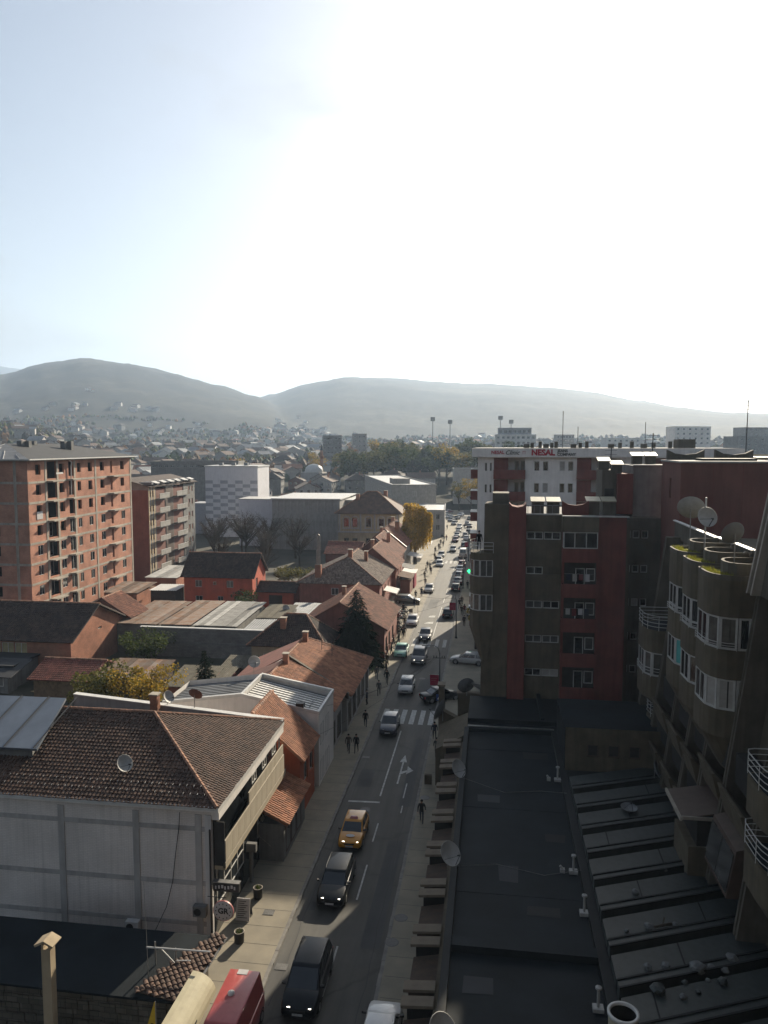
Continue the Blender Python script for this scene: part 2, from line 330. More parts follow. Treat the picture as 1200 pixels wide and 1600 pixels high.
_wc = {}
def window(parent, F, u0, u1, z0, z1, n=2, tr=0, fm='window_white', gm='glass', d=.07, bar=.07, sill=False, name='window'):
    """frame mesh with its pane as sub-part, shared between equal windows"""
    w, h = round(u1 - u0, 3), round(z1 - z0, 3); key = (w, h, n, tr, fm, gm, bar, sill)
    if key not in _wc:
        f = MB(); f.box(0, w, 0, .07, 0, bar); f.box(0, w, 0, .07, h - bar, h); f.box(0, bar, 0, .07, bar, h - bar); f.box(w - bar, w, 0, .07, bar, h - bar)
        for k in range(1, n): x = w * k / n; f.box(x - bar * .5, x + bar * .5, .004, .066, bar, h - bar)
        if tr: f.box(bar, w - bar, .008, .062, tr - bar * .4, tr + bar * .4)
        if sill: f.box(-.06, w + .06, -.16, .05, -.06, -.003)
        g = MB(); g.box(bar * .5, w - bar * .5, .034, .046, bar * .5, h - bar * .5)
        _wc[key] = (f.mesh('window', fm), g.mesh('pane', gm))
    ob = place(name, _wc[key][0], parent, F(u0, d, z0), (0, 0, F.a)); pn = bpy.data.objects.new('pane', _wc[key][1]); COL.objects.link(pn); pn.parent = ob
    return ob
def inside(px, py, P):
    r = False; n = len(P)
    for i in range(n):
        (x0, y0), (x1, y1) = P[i], P[(i + 1) % n]
        if (y0 > py) != (y1 > py) and px < (x1 - x0) * (py - y0) / (y1 - y0) + x0: r = not r
    return r
def tiles(mb, pts, m=0, w=.25, l=.36, h=.065, seed=1):
    """barrel tiles over a sloping 3D polygon, real relief, courses stepped"""
    rr = random.Random(seed); p = [Vector(q) for q in pts]; nn = Vector((0, 0, 0))
    for i in range(1, len(p) - 1): nn += (p[i] - p[0]).cross(p[i + 1] - p[0])
    nn.normalize(); nn = -nn if nn.z < 0 else nn
    v = Vector((0, 0, 1)) - nn * nn.z; v.normalize(); u = v.cross(nn); o = p[0]
    P = [((q - o).dot(u), (q - o).dot(v)) for q in p]
    a0, a1, b0, b1 = min(x for x, _ in P), max(x for x, _ in P), min(y for _, y in P), max(y for _, y in P)
    prof = ((-.5, 0.0), (-.27, .8), (0, 1.0), (.27, .8), (.5, 0.0)); y = b0 - .05; vs = []; fs = []
    while y < b1 - l * .3:
        x = a0 + w * .5
        while x < a1:
            if inside(x, y + l * .5, P) or inside(x, y + .12, P):
                k = len(vs); j = rr.uniform(-.02, .02); t = rr.uniform(-.012, .012); lift = rr.uniform(.03, .05)
                for (s, q) in prof: vs.append(o + u * (x + s * w * 1.06 + t) + v * (y + j) + nn * (q * h + lift))
                for (s, q) in prof: vs.append(o + u * (x + s * w * .9) + v * (y + l + .07 + j) + nn * (q * h * .85 + .004))
                fs += [(k + i, k + i + 1, k + i + 6, k + i + 5) for i in range(4)] + [(k + 4, k + 3, k + 2, k + 1, k)]
            x += w
        y += l
    return mb.add(vs, fs, m)
def caps(mb, p0, p1, m=0, r=.13, step=.38):
    a, b = Vector(p0), Vector(p1); n = max(1, int((b - a).length / step))
    for i in range(n):
        s, e = a.lerp(b, i / n), a.lerp(b, (i + 1.12) / n); mb.tube([s, e], [r, r * .8], 7, m)
def text_mesh(txt, size, depth, mt, bold=0.0, shear=0.0):
    cu = bpy.data.curves.new('lettering', 'FONT'); cu.body = txt; cu.size = size; cu.extrude = depth; cu.align_x = 'CENTER'; cu.align_y = 'CENTER'; cu.offset = bold; cu.shear = shear; cu.resolution_u = 3
    ob = bpy.data.objects.new('lettering', cu); COL.objects.link(ob); dg = bpy.context.evaluated_depsgraph_get()
    me = bpy.data.meshes.new_from_object(ob.evaluated_get(dg)); bpy.data.objects.remove(ob); me.materials.clear(); me.materials.append(M[mt]); me.name = 'lettering'
    return me
# ------------------------------------------------------------------ terrain, haze
def interp(tab, x):
    if x <= tab[0][0]: return tab[0][1]
    for (a, b), (c, d) in zip(tab, tab[1:]):
        if x <= c: t = (x - a) / (c - a); t = t * t * (3 - 2 * t) * .5 + t * .5; return b + (d - b) * t
    return tab[-1][1]
# crest height (metres above the valley floor) by compass angle right of the street axis, crest distance, foot distance
RIDGES = [
    (2900, 1250, [(-60, 150), (-40, 235), (-34.2, 262), (-31.6, 306), (-28.9, 328), (-26.4, 317), (-23, 284), (-20.2, 244), (-17.4, 205), (-15, 150), (-11, 60), (-6, 0)]),
    (3700, 1500, [(-24, 0), (-19.5, 190), (-16.2, 262), (-13.6, 318), (-10.8, 350), (-8, 343), (-4.2, 322), (-.3, 312), (4, 290), (7.3, 262), (10.2, 222), (13, 190), (16, 165), (21, 145), (30, 120), (45, 100)]),
    (2000, 1200, [(-25, 0), (-22, 38), (-19.6, 78), (-17.4, 92), (-15, 80), (-12, 52), (-8, 26), (-3, 8), (2, 0)]),
    (6800, 5200, [(-60, 500), (-36, 640), (-34.6, 655), (-32, 610), (-26, 480), (-16, 300), (0, 250), (30, 150)]),
    (980, 560, [(-62, 60), (-40, 56), (-34, 48), (-31, 38), (-28, 26), (-25, 14), (-21, 4), (-18, 0)]),
]
def ground_z(x, y):
    r = math.hypot(x, y); az = math.degrees(math.atan2(x, y)); t = max(0.0, r - 330)
    z = 12 * (1 - math.exp(-t / 260)) + .022 * t if r < 6000 else 140
    z = min(z, 60); out = z
    for rc, rf, tab in RIDGES:
        h = interp(tab, az)
        if h <= 0: continue
        if r < rc: s = max(0.0, (r - rf) / (rc - rf)); s = s * s * (3 - 2 * s) * .45 + s * .55
        else: s = max(0.0, 1 - (r - rc) / (rc * .45)); s = s * s * (3 - 2 * s)
        if s > 0:
            nz = noise.fractal(Vector((x / 420, y / 420, rc / 1000)), 1.0, 2.1, 4) * .16 * s
            out = max(out, z * (1 - s) + h * s * (1 + nz * (1 - s * .8)))
    return out
def forest_ground():
    m = bpy.data.materials.new('hill_woods'); m.use_nodes = True; n = m.node_tree.nodes; l = m.node_tree.links.new
    b = n['Principled BSDF']; b.inputs['Roughness'].default_value = .95; b.inputs['Specular IOR Level'].default_value = .1
    tc = n.new('ShaderNodeTexCoord'); n1 = n.new('ShaderNodeTexNoise'); n1.inputs['Scale'].default_value = .0035; n1.inputs['Detail'].default_value = 8; n1.inputs['Roughness'].default_value = .6
    n2 = n.new('ShaderNodeTexNoise'); n2.inputs['Scale'].default_value = .06; n2.inputs['Detail'].default_value = 4
    l(tc.outputs['Object'], n1.inputs['Vector']); l(tc.outputs['Object'], n2.inputs['Vector'])
    cr = n.new('ShaderNodeValToRGB'); e = cr.color_ramp.elements; e[0].position = .38; e[0].color = (.006, .008, .008, 1); e[1].position = .70; e[1].color = (.060, .055, .038, 1)
    x = cr.color_ramp.elements.new(.52); x.color = (.020, .019, .012, 1)
    l(n1.outputs['Fac'], cr.inputs[0]); hs = n.new('ShaderNodeHueSaturation'); mr = n.new('ShaderNodeMapRange'); mr.inputs[1].default_value = .3; mr.inputs[2].default_value = .7; mr.inputs[3].default_value = .55; mr.inputs[4].default_value = 1.35
    l(n2.outputs['Fac'], mr.inputs[0]); l(mr.outputs[0], hs.inputs['Value']); l(cr.outputs[0], hs.inputs['Color']); l(hs.outputs[0], b.inputs['Base Color'])
    M['hill_woods'] = m
forest_ground()
def make_terrain():
    rs = [0.0, 60, 120, 180, 240, 300, 330]
    while rs[-1] < 9800: rs.append(rs[-1] * 1.022 if rs[-1] > 420 else rs[-1] + 20)
    az = [-179 + 6 * i for i in range(24)] + [-38 + .36 * i for i in range(212)] + [39 + 6 * i for i in range(24)]
    az = [a for a in az if a <= 181]
    mb = MB(); vs = []; na = len(az)
    for r in rs:
        for a in az:
            x, y = r * math.sin(R(a)), r * math.cos(R(a)); z = ground_z(x, y)
            if r > 560 and abs(a) < 40: z += (noise.noise(Vector((x / 34, y / 34, 0))) * 5 + noise.noise(Vector((x / 13, y / 13, 7))) * 3.5) * min(1.0, max(0, (r - 560) / 900)) * (.35 if z < 62 else 1)
            vs.append((x, y, z - .12))
    fs = [(i * na + j, i * na + (j + 1) % na, (i + 1) * na + (j + 1) % na, (i + 1) * na + j) for i in range(len(rs) - 1) for j in range(na)]
    mb.add(vs, fs)
    mb.m = [0 if len(rs) and rs[min(len(rs) - 1, k // na)] < 330 else 1 for k in range(len(fs))]
    o = mb.build('ground', ['yard_earth', 'hill_woods'], smooth=True); struct(o)
    return o
TERR = make_terrain()
def make_haze():
    m = bpy.data.materials.new('haze_air'); m.use_nodes = True; n = m.node_tree.nodes; n.remove(n['Principled BSDF'])
    v = n.new('ShaderNodeVolumePrincipled'); v.inputs['Color'].default_value = (.56, .74, 1.0, 1); v.inputs['Density'].default_value = HAZE; v.inputs['Anisotropy'].default_value = .28
    m.node_tree.links.new(v.outputs[0], n['Material Output'].inputs['Volume']); M['haze_air'] = m
    o = MB().box(-9900, 9900, -9900, 9900, -6, 760).build('haze', 'haze_air'); stuff(o)
HAZE = 1.65e-4
make_haze()

from mathutils.bvhtree import BVHTree
_bvh = BVHTree.FromPolygons([v.co.copy() for v in TERR.data.vertices], [tuple(p.vertices) for p in TERR.data.polygons])
def ground_at(x, y):
    h = _bvh.ray_cast(Vector((x, y, 2000)), Vector((0, 0, -1)))
    return h[0].z if h[0] is not None else ground_z(x, y)
# ------------------------------------------------------------------ street
KL, KR = -11.35, -5.6                    # kerb lines
def make_street():
    def strip(mb, x0, x1, y0, y1, z, n=40, wob=0):
        for i in range(n): a, b = y0 + (y1 - y0) * i / n, y0 + (y1 - y0) * (i + 1) / n; mb.poly([(x0, a, z), (x1, a, z), (x1, b, z), (x0, b, z)])
    m = bpy.data.materials.new('road_asphalt'); m.use_nodes = True; n = m.node_tree.nodes; l = m.node_tree.links.new
    b = n['Principled BSDF']; b.inputs['Specular IOR Level'].default_value = .4
    tc = n.new('ShaderNodeTexCoord'); a = n.new('ShaderNodeTexNoise'); a.inputs['Scale'].default_value = .22; a.inputs['Detail'].default_value = 8; a.inputs['Roughness'].default_value = .65
    mp = n.new('ShaderNodeMapping'); mp.inputs['Scale'].default_value = (1.6, .12, 1); l(tc.outputs['Object'], mp.inputs[0]); l(tc.outputs['Object'], a.inputs['Vector'])
    w = n.new('ShaderNodeTexNoise'); w.inputs['Scale'].default_value = 1.0; w.inputs['Detail'].default_value = 4; l(mp.outputs[0], w.inputs['Vector'])
    cr = n.new('ShaderNodeValToRGB'); cr.color_ramp.elements[0].position = .36; cr.color_ramp.elements[0].color = (.030, .029, .027, 1); cr.color_ramp.elements[1].position = .66; cr.color_ramp.elements[1].color = (.062, .058, .049, 1)
    l(a.outputs['Fac'], cr.inputs[0]); r2 = n.new('ShaderNodeMapRange'); r2.inputs[1].default_value = .3; r2.inputs[2].default_value = .7; r2.inputs[3].default_value = .70; r2.inputs[4].default_value = 1.28; l(w.outputs['Fac'], r2.inputs[0])
    vo = n.new('ShaderNodeTexVoronoi'); vo.feature = 'DISTANCE_TO_EDGE'; vo.inputs['Scale'].default_value = .16; no3 = n.new('ShaderNodeTexNoise'); no3.inputs['Scale'].default_value = .7; no3.inputs['Detail'].default_value = 6
    l(tc.outputs['Object'], no3.inputs['Vector']); mx3 = n.new('ShaderNodeMix'); mx3.data_type = 'VECTOR'; mx3.inputs[0].default_value = .55; l(tc.outputs['Object'], mx3.inputs[4]); l(no3.outputs['Color'], mx3.inputs[5]); l(mx3.outputs[1], vo.inputs['Vector'])
    ck = n.new('ShaderNodeMapRange'); ck.inputs[1].default_value = 0.0; ck.inputs[2].default_value = .012; ck.inputs[3].default_value = .62; ck.inputs[4].default_value = 1.0; l(vo.outputs['Distance'], ck.inputs[0])
    mu = n.new('ShaderNodeMath'); mu.operation = 'MULTIPLY'; l(r2.outputs[0], mu.inputs[0]); l(ck.outputs[0], mu.inputs[1])
    hs = n.new('ShaderNodeHueSaturation'); l(cr.outputs[0], hs.inputs['Color']); l(mu.outputs[0], hs.inputs['Value']); l(hs.outputs[0], b.inputs['Base Color'])
    rr = n.new('ShaderNodeMapRange'); rr.inputs[3].default_value = .58; rr.inputs[4].default_value = .85; l(a.outputs['Fac'], rr.inputs[0]); l(rr.outputs[0], b.inputs['Roughness'])
    fb = n.new('ShaderNodeTexNoise'); fb.inputs['Scale'].default_value = 35; bp = n.new('ShaderNodeBump'); bp.inputs['Strength'].default_value = .25; bp.inputs['Distance'].default_value = .02
    l(tc.outputs['Object'], fb.inputs['Vector']); l(fb.outputs['Fac'], bp.inputs['Height']); l(bp.outputs[0], b.inputs['Normal']); M['road_asphalt'] = m
    mb = MB(); strip(mb, KL - .3, KR + .3, 8, 330, 0); road = struct(mb.build('road', 'road_asphalt'))
    # joints and patched asphalt
    p = MB()
    for (x0, x1, y0, y1) in ((-10.9, -10.3, 43, 47.5), (-7.0, -5.9, 40, 52), (-10.9, -9.6, 60, 63.5), (-8.2, -6.4, 85, 90), (-10.8, -9.2, 130, 138), (-6.9, -6.0, 57, 71)):
        p.poly([(x0, y0, .004), (x1, y0 + .1, .004), (x1 - .05, y1, .004), (x0 + .08, y1 - .15, .004)])
    struct(p.build('road_patch', 'asphalt', road))
    j = MB()
    for x, y0, y1 in ((-6.25, 20, 76), (-10.75, 35, 66), (-7.9, 78, 104)):
        y = y0
        while y < y1:
            dx = .05 * math.sin(y * .7) + .04 * math.sin(y * 1.9); dx2 = .05 * math.sin((y + 1) * .7) + .04 * math.sin((y + 1) * 1.9)
            j.poly([(x + dx, y, .007), (x + dx + .05, y, .007), (x + dx2 + .05, y + 1, .007), (x + dx2, y + 1, .007)]); y += 1
    j.build('tar_joint', 'black_trim', road)
    # kerbs and pavements
    for nm, x0, x1, kx0, kx1 in (('pavement', -19.5, KL - .2, KL - .2, KL), ('pavement', KR + .2, -1.0, KR, KR + .2)):
        q = MB(); strip(q, x0, x1, 8, 262, .12, 60); pv = struct(q.build(nm, 'pavement'))
        y = 8.0; k = 0; proto = None
        while y < 262:
            ln = 1.0 if y < 120 else 4.0
            kb = MB(); d = .012 * math.sin(y * 3.7); kb.box(kx0 + d, kx1 + d, y, y + ln - .015, -.1, .125 + .006 * math.sin(y * 2.3))
            if y < 120: ob = kb.build('kerb_stone', 'kerb_stone', pv)
            else:
                if proto is None: proto = MB()
                proto.v += [(a, b_, c) for a, b_, c in kb.v]; o = len(proto.v) - 8; proto.f += [tuple(i + o for i in f) for f in kb.f]; proto.m += kb.m
            y += ln
        stuff(proto.build('kerb_row', 'kerb_stone', pv))
        # paving joints
        g = MB(); y = 9.0
        while y < 120: g.poly([(x0 + .1, y, .1235), (x1 - .02, y, .1235), (x1 - .02, y + .025, .1235), (x0 + .1, y + .025, .1235)]); y += 1.6
        g.build('paving_joint', 'black_trim', pv)
    # painted marks
    st = MB().poly([(0, 0, 0), (.50, 0, 0), (.50, 4.2, 0), (0, 4.2, 0)]).mesh('crosswalk_stripe', 'road_paint')
    for y, n_, x0, dx in ((74.7, 6, -10.95, .97), (104.6, 5, -10.9, 1.08), (180.5, 5, -10.8, 1.1)):
        for i in range(n_): place('crosswalk_stripe', st, road, (x0 + dx * i, y, .009))
    d = MB()
    for x, y0, y1, w in ((-8.0, 44.5, 48.5, .11), (-8.1, 51.5, 54.2, .11), (-8.6, 58.6, 72.8, .13), (-6.72, 58.5, 61.2, .1), (-6.62, 56.0, 57.2, .1), (-8.3, 36, 40, .11), (-8.35, 110, 131, .12)):
        d.poly([(x, y0, .009), (x + w, y0, .009), (x + w, y1, .009), (x, y1, .009)])
    for y in range(135, 255, 9): d.poly([(-8.35, y, .009), (-8.23, y, .009), (-8.23, y + 4, .009), (-8.35, y + 4, .009)])
    d.poly([(-10.9, 57.3, .009), (-8.4, 57.4, .009), (-8.4, 57.65, .009), (-10.9, 57.55, .009)])
    d.build('lane_line', 'road_paint', road)
    a_ = MB()          # straight-and-right arrow
    ax, ay = -7.45, 61.0
    a_.poly([(ax - .07, ay, .009), (ax + .07, ay, .009), (ax + .07, ay + 4.4, .009), (ax - .07, ay + 4.4, .009)])
    a_.poly([(ax - .32, ay + 4.4, .009), (ax + .32, ay + 4.4, .009), (ax, ay + 6.0, .009)])
    a_.poly([(ax + .07, ay + 1.9, .009), (ax + .60, ay + 2.5, .009), (ax + .60, ay + 2.9, .009), (ax + .07, ay + 2.4, .009)])
    a_.poly([(ax + .50, ay + 1.9, .009), (ax + 1.05, ay + 2.75, .009), (ax + .50, ay + 3.6, .009)])
    for k, y in enumerate((118.5, 123)): a_.poly([(-10.3 + .3 * k, y, .009), (-8.9, y, .009), (-8.9, y + 1.4, .009), (-9.8, y + 1.1, .009)])
    a_.build('lane_arrow', 'road_paint', road)
    ir = MB().lathe([(0, .012), (.36, .012), (.40, .002)], 16).mesh('manhole_cover', 'manhole_iron')
    for x, y, z in ((-9.35, 56.2, 0), (-5.25, 40.6, .12), (-5.0, 42.9, .12), (-4.95, 58.6, .12), (-8.0, 90, 0)): place('manhole_cover', ir, road, (x, y, z))
    gr = MB().box(-.32, .32, -.26, .26, 0, .02)
    for k in range(5): gr.box(-.25 + .11 * k, -.2 + .11 * k, -.2, .2, .021, .028)
    gm = gr.mesh('drain_grate', 'manhole_iron')
    place('drain_grate', gm, road, (-10.9, 37.9, 0)); place('drain_grate', gm, road, (-12.9, 42.3, .12)); place('drain_grate', gm, road, (-10.9, 66, 0))
    pl = MB().poly([(-32, 262, -.02), (8, 262, -.02), (10, 345, -.02), (-36, 345, -.02)]); struct(pl.build('plaza', 'pavement'))
make_street()
# ------------------------------------------------------------------ buildings left of the street
def roof_part(parent, polys, tm, cap_lines=(), seed=3, th=.12, w=.25, l=.36, under='dark_wood', name='roof', tiled=True):
    """roof slab; its barrel tiles and ridge caps are sub-parts"""
    s = MB()
    for p in polys: s.slab(p, th)
    r = s.build(name, tm if not tiled else tm, parent)
    if tiled:
        t = MB()
        for i, p in enumerate(polys): tiles(t, p, 0, w, l, seed=seed + i)
        stuff(t.build('roof_tile', tm, r))
    if cap_lines:
        c = MB()
        for a, b in cap_lines: caps(c, (a[0], a[1], a[2] + .05), (b[0], b[1], b[2] + .05))
        stuff(c.build('ridge_tile', 'ridge_cap', r))
    return r
def chimney(parent, x, y, z0, z1, w=.5, mt='brick_old', pots=1):
    c = MB().box(x - w / 2, x + w / 2, y - w / 2, y + w / 2, z0, z1).build('chimney', mt, parent)
    MB().box(x - w / 2 - .07, x + w / 2 + .07, y - w / 2 - .07, y + w / 2 + .07, z1, z1 + .09).build('chimney_cap', 'concrete', c)
    return c
def gable_house(name, label, x0, x1, y0, y1, ze, zr, axis, wm, tm, ov=.4, hip=(0, 0), wins=(), chims=(), ridge=None, group=None, tiled=True, seed=3, doors=(), capm=True, z0=-.2, gut=True, tw=.25, tl=.36):
    """house with a pitched roof; axis = direction of the ridge; hip = run of the hip at the low/high end (0 = gable)"""
    t = thing(name, label, 'house', ((x0 + x1) / 2, (y0 + y1) / 2, z0), group)
    holes = {'s': [], 'e': [], 'w': [], 'n': []}; Fs = {'s': Face(x0, y0, 0), 'e': Face(x1, y0, 90), 'n': Face(x1, y1, 180), 'w': Face(x0, y1, 270)}; Ln = {'s': x1 - x0, 'n': x1 - x0, 'e': y1 - y0, 'w': y1 - y0}
    for w in wins: holes[w[0]].append((w[1], w[1] + w[3], w[2], w[2] + w[4]))
    for d_ in doors: holes[d_[0]].append((d_[1], d_[1] + d_[3], d_[2], d_[2] + d_[4]))
    mb = MB()
    for k in 'sewn': wall_holes(mb, Fs[k], 0, Ln[k], z0, ze, holes[k], .2)
    sl = (zr - ze)
    if axis == 'y':
        rx = ridge if ridge is not None else (x0 + x1) / 2; a, b = (rx, y0 + hip[0], zr), (rx, y1 - hip[1], zr)
        if not hip[0]: mb.poly([(x0, y0, ze), (x1, y0, ze), (rx, y0, zr - .02)])
        if not hip[1]: mb.poly([(x1, y1, ze), (x0, y1, ze), (rx, y1, zr - .02)])
        dl, dr = ov * sl / (rx - x0), ov * sl / (x1 - rx); o0 = ov if not hip[0] else 0; o1 = ov if not hip[1] else 0
        A, B = (rx, y0 + hip[0] - o0, zr + .06), (rx, y1 - hip[1] + o1, zr + .06)
        W0, W1 = (x0 - ov, y0 - ov, ze - dl + .06), (x0 - ov, y1 + ov, ze - dl + .06); E0, E1 = (x1 + ov, y0 - ov, ze - dr + .06), (x1 + ov, y1 + ov, ze - dr + .06)
        polys = [[W1, W0, A, B], [E0, E1, B, A]]
        if hip[0]: polys.append([W0, E0, A])
        if hip[1]: polys.append([E1, W1, B])
        lines = [(A, B)] + ([(W0, A), (E0, A)] if hip[0] else []) + ([(W1, B), (E1, B)] if hip[1] else [])
    else:
        ry = ridge if ridge is not None else (y0 + y1) / 2
        if not hip[0]: mb.poly([(x0, y1, ze), (x0, y0, ze), (x0, ry, zr - .02)])
        if not hip[1]: mb.poly([(x1, y0, ze), (x1, y1, ze), (x1, ry, zr - .02)])
        dl, dr = ov * sl / (ry - y0), ov * sl / (y1 - ry); o0 = ov if not hip[0] else 0; o1 = ov if not hip[1] else 0
        A, B = (x0 + hip[0] - o0, ry, zr + .06), (x1 - hip[1] + o1, ry, zr + .06)
        S0, S1 = (x0 - ov, y0 - ov, ze - dl + .06), (x1 + ov, y0 - ov, ze - dl + .06); N0, N1 = (x0 - ov, y1 + ov, ze - dr + .06), (x1 + ov, y1 + ov, ze - dr + .06)
        polys = [[S0, S1, B, A], [N1, N0, A, B]]
        if hip[0]: polys.append([N0, S0, A])
        if hip[1]: polys.append([S1, N1, B])
        lines = [(A, B)] + ([(S0, A), (N0, A)] if hip[0] else []) + ([(S1, B), (N1, B)] if hip[1] else [])
    mb.build('wall', wm, t)
    r = roof_part(t, polys, tm, lines if capm else (), seed, tiled=tiled, w=tw, l=tl)
    for c in chims: chimney(r, *c)
    for w in wins: window(t, Fs[w[0]], w[1], w[1] + w[3], w[2], w[2] + w[4], w[5] if len(w) > 5 else 2, 0, w[6] if len(w) > 6 else 'window_white', w[7] if len(w) > 7 else 'glass', .1)
    for d_ in doors:
        F = Fs[d_[0]]; db = MB().fbox(F, d_[1], d_[1] + d_[3], .12, .18, d_[2], d_[2] + d_[4]).build('door', d_[5], t); MB().fbox(F, d_[1] + .12, d_[1] + .16, .06, .115, d_[2] + .95, d_[2] + 1.1).build('handle', 'steel', db)
    return t
def dish(label, loc, d=.9, yaw=0, tilt=35, pole=.8, mt='dish_white', group='satellite dishes', worn=False):
    """offset satellite dish: reflector, feed arm, receiver head, mount pole"""
    t = thing('satellite_dish', label, 'satellite dish', loc, group, R(yaw))
    mtx = Matrix.Translation((0, -.06, pole)) @ Matrix.Rotation(R(90 - tilt), 4, 'X')
    prof = [(d / 2 * k / 6, .16 * d * (k / 6) ** 2) for k in range(7)]
    back = [(a, b - .02) for a, b in prof]; mb = MB()
    mb.lathe(prof, 22, mtx=mtx); mb.lathe([prof[-1], (d / 2 + .012, prof[-1][1] - .01), back[-1]], 22, mtx=mtx); mb.lathe(back[::-1], 22, mtx=mtx)
    mb.build('reflector', mt, t, True, (0, 0, 0))
    a = MB(); p0 = mtx @ Vector((0, -d * .48, .13 * d)); p1 = mtx @ Vector((0, -d * .22, d * .62)); a.tube([p0, p1], .018, 5)
    for s in (-1, 1): a.tube([mtx @ Vector((s * d * .42, -.1 * d, .14 * d)), p1], .010, 4)
    arm = a.build('feed_arm', 'dark_steel', t, org=(0, 0, 0))
    MB().tube([p1, p1 + (mtx @ Vector((0, 0, 0)) - p1).normalized() * .16], [.045, .03], 8).build('receiver_head', 'dark_steel', arm, org=(0, 0, 0))
    MB().tube([(0, 0, 0), (0, 0, pole + .05)], .028, 6).tube([(0, 0, pole), mtx @ Vector((0, 0, -.02))], .03, 6).build('mount_pole', 'steel', t, org=(0, 0, 0))
    return t
def facing(yaw): return yaw
# --- the three-storey block with the painted grey flank -----------------------------------------
def grey_block():
    X0, X1, Y0, Y1, Z = -40.0, -15.3, 39.5, 52.6, 7.75
    t = thing('corner_building', 'three-storey building with painted grey blind flank wall and dark tiled hip roof', 'building', (-27, 46, -2))
    F = Face(X0, Y0, 0); mb = MB()
    mb.box(X0, X1, Y0 + .004, Y1, -2, Z - .02)
    w = mb.build('wall', 'grey_brick', t)
    fl = MB()       # ring beams and columns showing through the paint
    for x in (-24.3, -19.75, -16.05, -29.3, -34.5): fl.box(x - .19, x + .19, Y0 - .05, Y0 + .003, -2, Z - .35)
    for z in (6.55, 3.35, .95): fl.box(X0, X1 - .35, Y0 - .032, Y0 + .002, z - .13, z + .13)
    fl.build('wall_band', 'grey_band', t)
    MB().box(X1 - .36, X1 + .02, Y0 - .055, Y0 + .2, -2, Z - .35).build('corner_strip', 'grey_block_paint', t)
    # cornice
    c = MB(); c.box(X0, X1 + .5, Y0 - .28, Y0, Z - .03, Z + .24); c.box(X1 + .004, X1 + .46, Y0 + .003, Y1 + .3, Z - .62, Z + .16)
    c.build('cornice', 'white_render', t)
    MB().box(X0, X1 + .52, Y0 - .33, Y0 - .283, Z + .06, Z + .27).build('gutter', 'white_metal', t)
    MB().box(X1 + .463, X1 + .53, Y0 - .3, Y1 + .3, Z - .08, Z + .2).build('gutter', 'white_metal', t)
    # hip roof
    ze = Z + .2; zr = 10.65; A = (X1 - 6.2, 46.0, zr); B = (X0, 46.0, zr); e0, e1 = Y0 - .3, Y1 + .3; ex = X1 + .48
    polys = [[(X0, e0, ze), (ex, e0, ze), A, B], [(ex, e0, ze), (ex, e1, ze), A], [(ex, e1, ze), (X0, e1, ze), B, A]]
    r = roof_part(t, polys, 'tile_brown', [((ex, e0, ze), A), ((ex, e1, ze), A), (A, B)], 11, .12, .235, .30)
    sp = MB()    # snow guard hooks above the front eave
    x = X0 + .3
    while x < X1 - .2:
        for k in (0, 1): y = e0 + .55 + .55 * k; z = ze + (zr - ze) * (y - e0) / (46 - e0) + .09; sp.tube([(x, y, z), (x, y - .03, z + .16), (x, y + .09, z + .2)], .014, 4)
        x += .42
    stuff(sp.build('snow_guard', 'steel', r))
    # metal dormer on the slope
    dm = MB(); q = [(-40, 41.5, 9.62), (-26.95, 41.5, 9.75), (-28.0, 46.6, 11.15), (-40, 46.6, 11.05)]; dm.slab(q, .16)
    d_ = dm.build('dormer_roof', 'zinc', r)
    for k in range(7):
        x = -38.9 + k * 1.95; MB().slab([(x, 41.49, 9.70 + (x + 40) * .01), (x + .07, 41.49, 9.70 + (x + 40) * .01), (x - .02, 46.6, 11.14 + (x + 40) * .008), (x - .09, 46.6, 11.14 + (x + 40) * .008)], .04).build('standing_seam', 'bitumen_roof', d_)
    MB().hexa([(-40, 41.9, 8.4), (-27.5, 41.9, 8.4), (-28.4, 46.4, 9.6), (-40, 46.4, 9.6)], [(-40, 41.9, 9.5), (-27.5, 41.9, 9.62), (-28.4, 46.4, 10.85), (-40, 46.4, 10.75)]).build('dormer_wall', 'grey_render', r)
    # parapet behind
    MB().hexa([(-31, Y1 + .05, 7.6), (X1 + .3, Y1 + .05, 7.6), (X1 + .3, Y1 + .4, 7.6), (-31, Y1 + .4, 7.6)], [(-31, Y1 + .05, 9.25), (X1 + .3, Y1 + .05, 8.0), (X1 + .3, Y1 + .4, 8.0), (-31, Y1 + .4, 9.25)]).build('parapet', 'pale_render', t)
    MB().slab([(-31, Y1 - .03, 9.33), (X1 + .5, Y1 - .03, 8.10), (X1 + .5, Y1 + .47, 8.10), (-31, Y1 + .47, 9.33)], .075).build('parapet_cap', 'white_metal', t)
    ch = chimney(t, -24.3, 52.1, 8.2, 9.75, .55)
    # street front: glazing set back, beige panel balconies
    FE = Face(X1, Y0, 90); Ln = Y1 - Y0
    g = MB(); g.box(X1 + .002, X1 + .06, Y0 + .25, Y1 - .1, .1, Z - .62); g.build('glazing_wall', 'glass', t)
    pn = MB().box(0, .09, .012, 1.188, .012, .988).mesh('facade_panel', 'beige_panel')
    for z0, zh in ((4.55, 1.25), (1.35, .001)):
        if zh < .1: continue
        for k in range(11):
            y = Y0 + .3 + 1.12 * k
            if y + 1.1 > Y1: break
            ob = place('facade_panel', pn, t, (X1 + .62, y, z0)); ob.scale = (1, .93, zh)
    MB().box(X1 + .55, X1 + .72, Y0 + .25, Y1 - .1, z0 + 3.2 - .34, z0 + 3.2 - .02).build('balcony_ledge', 'beige_panel', t)
    MB().box(X1 + .06, X1 + .70, Y0 + .25, Y1 - .1, 4.1, 4.32).build('balcony_slab', 'cream_render', t)
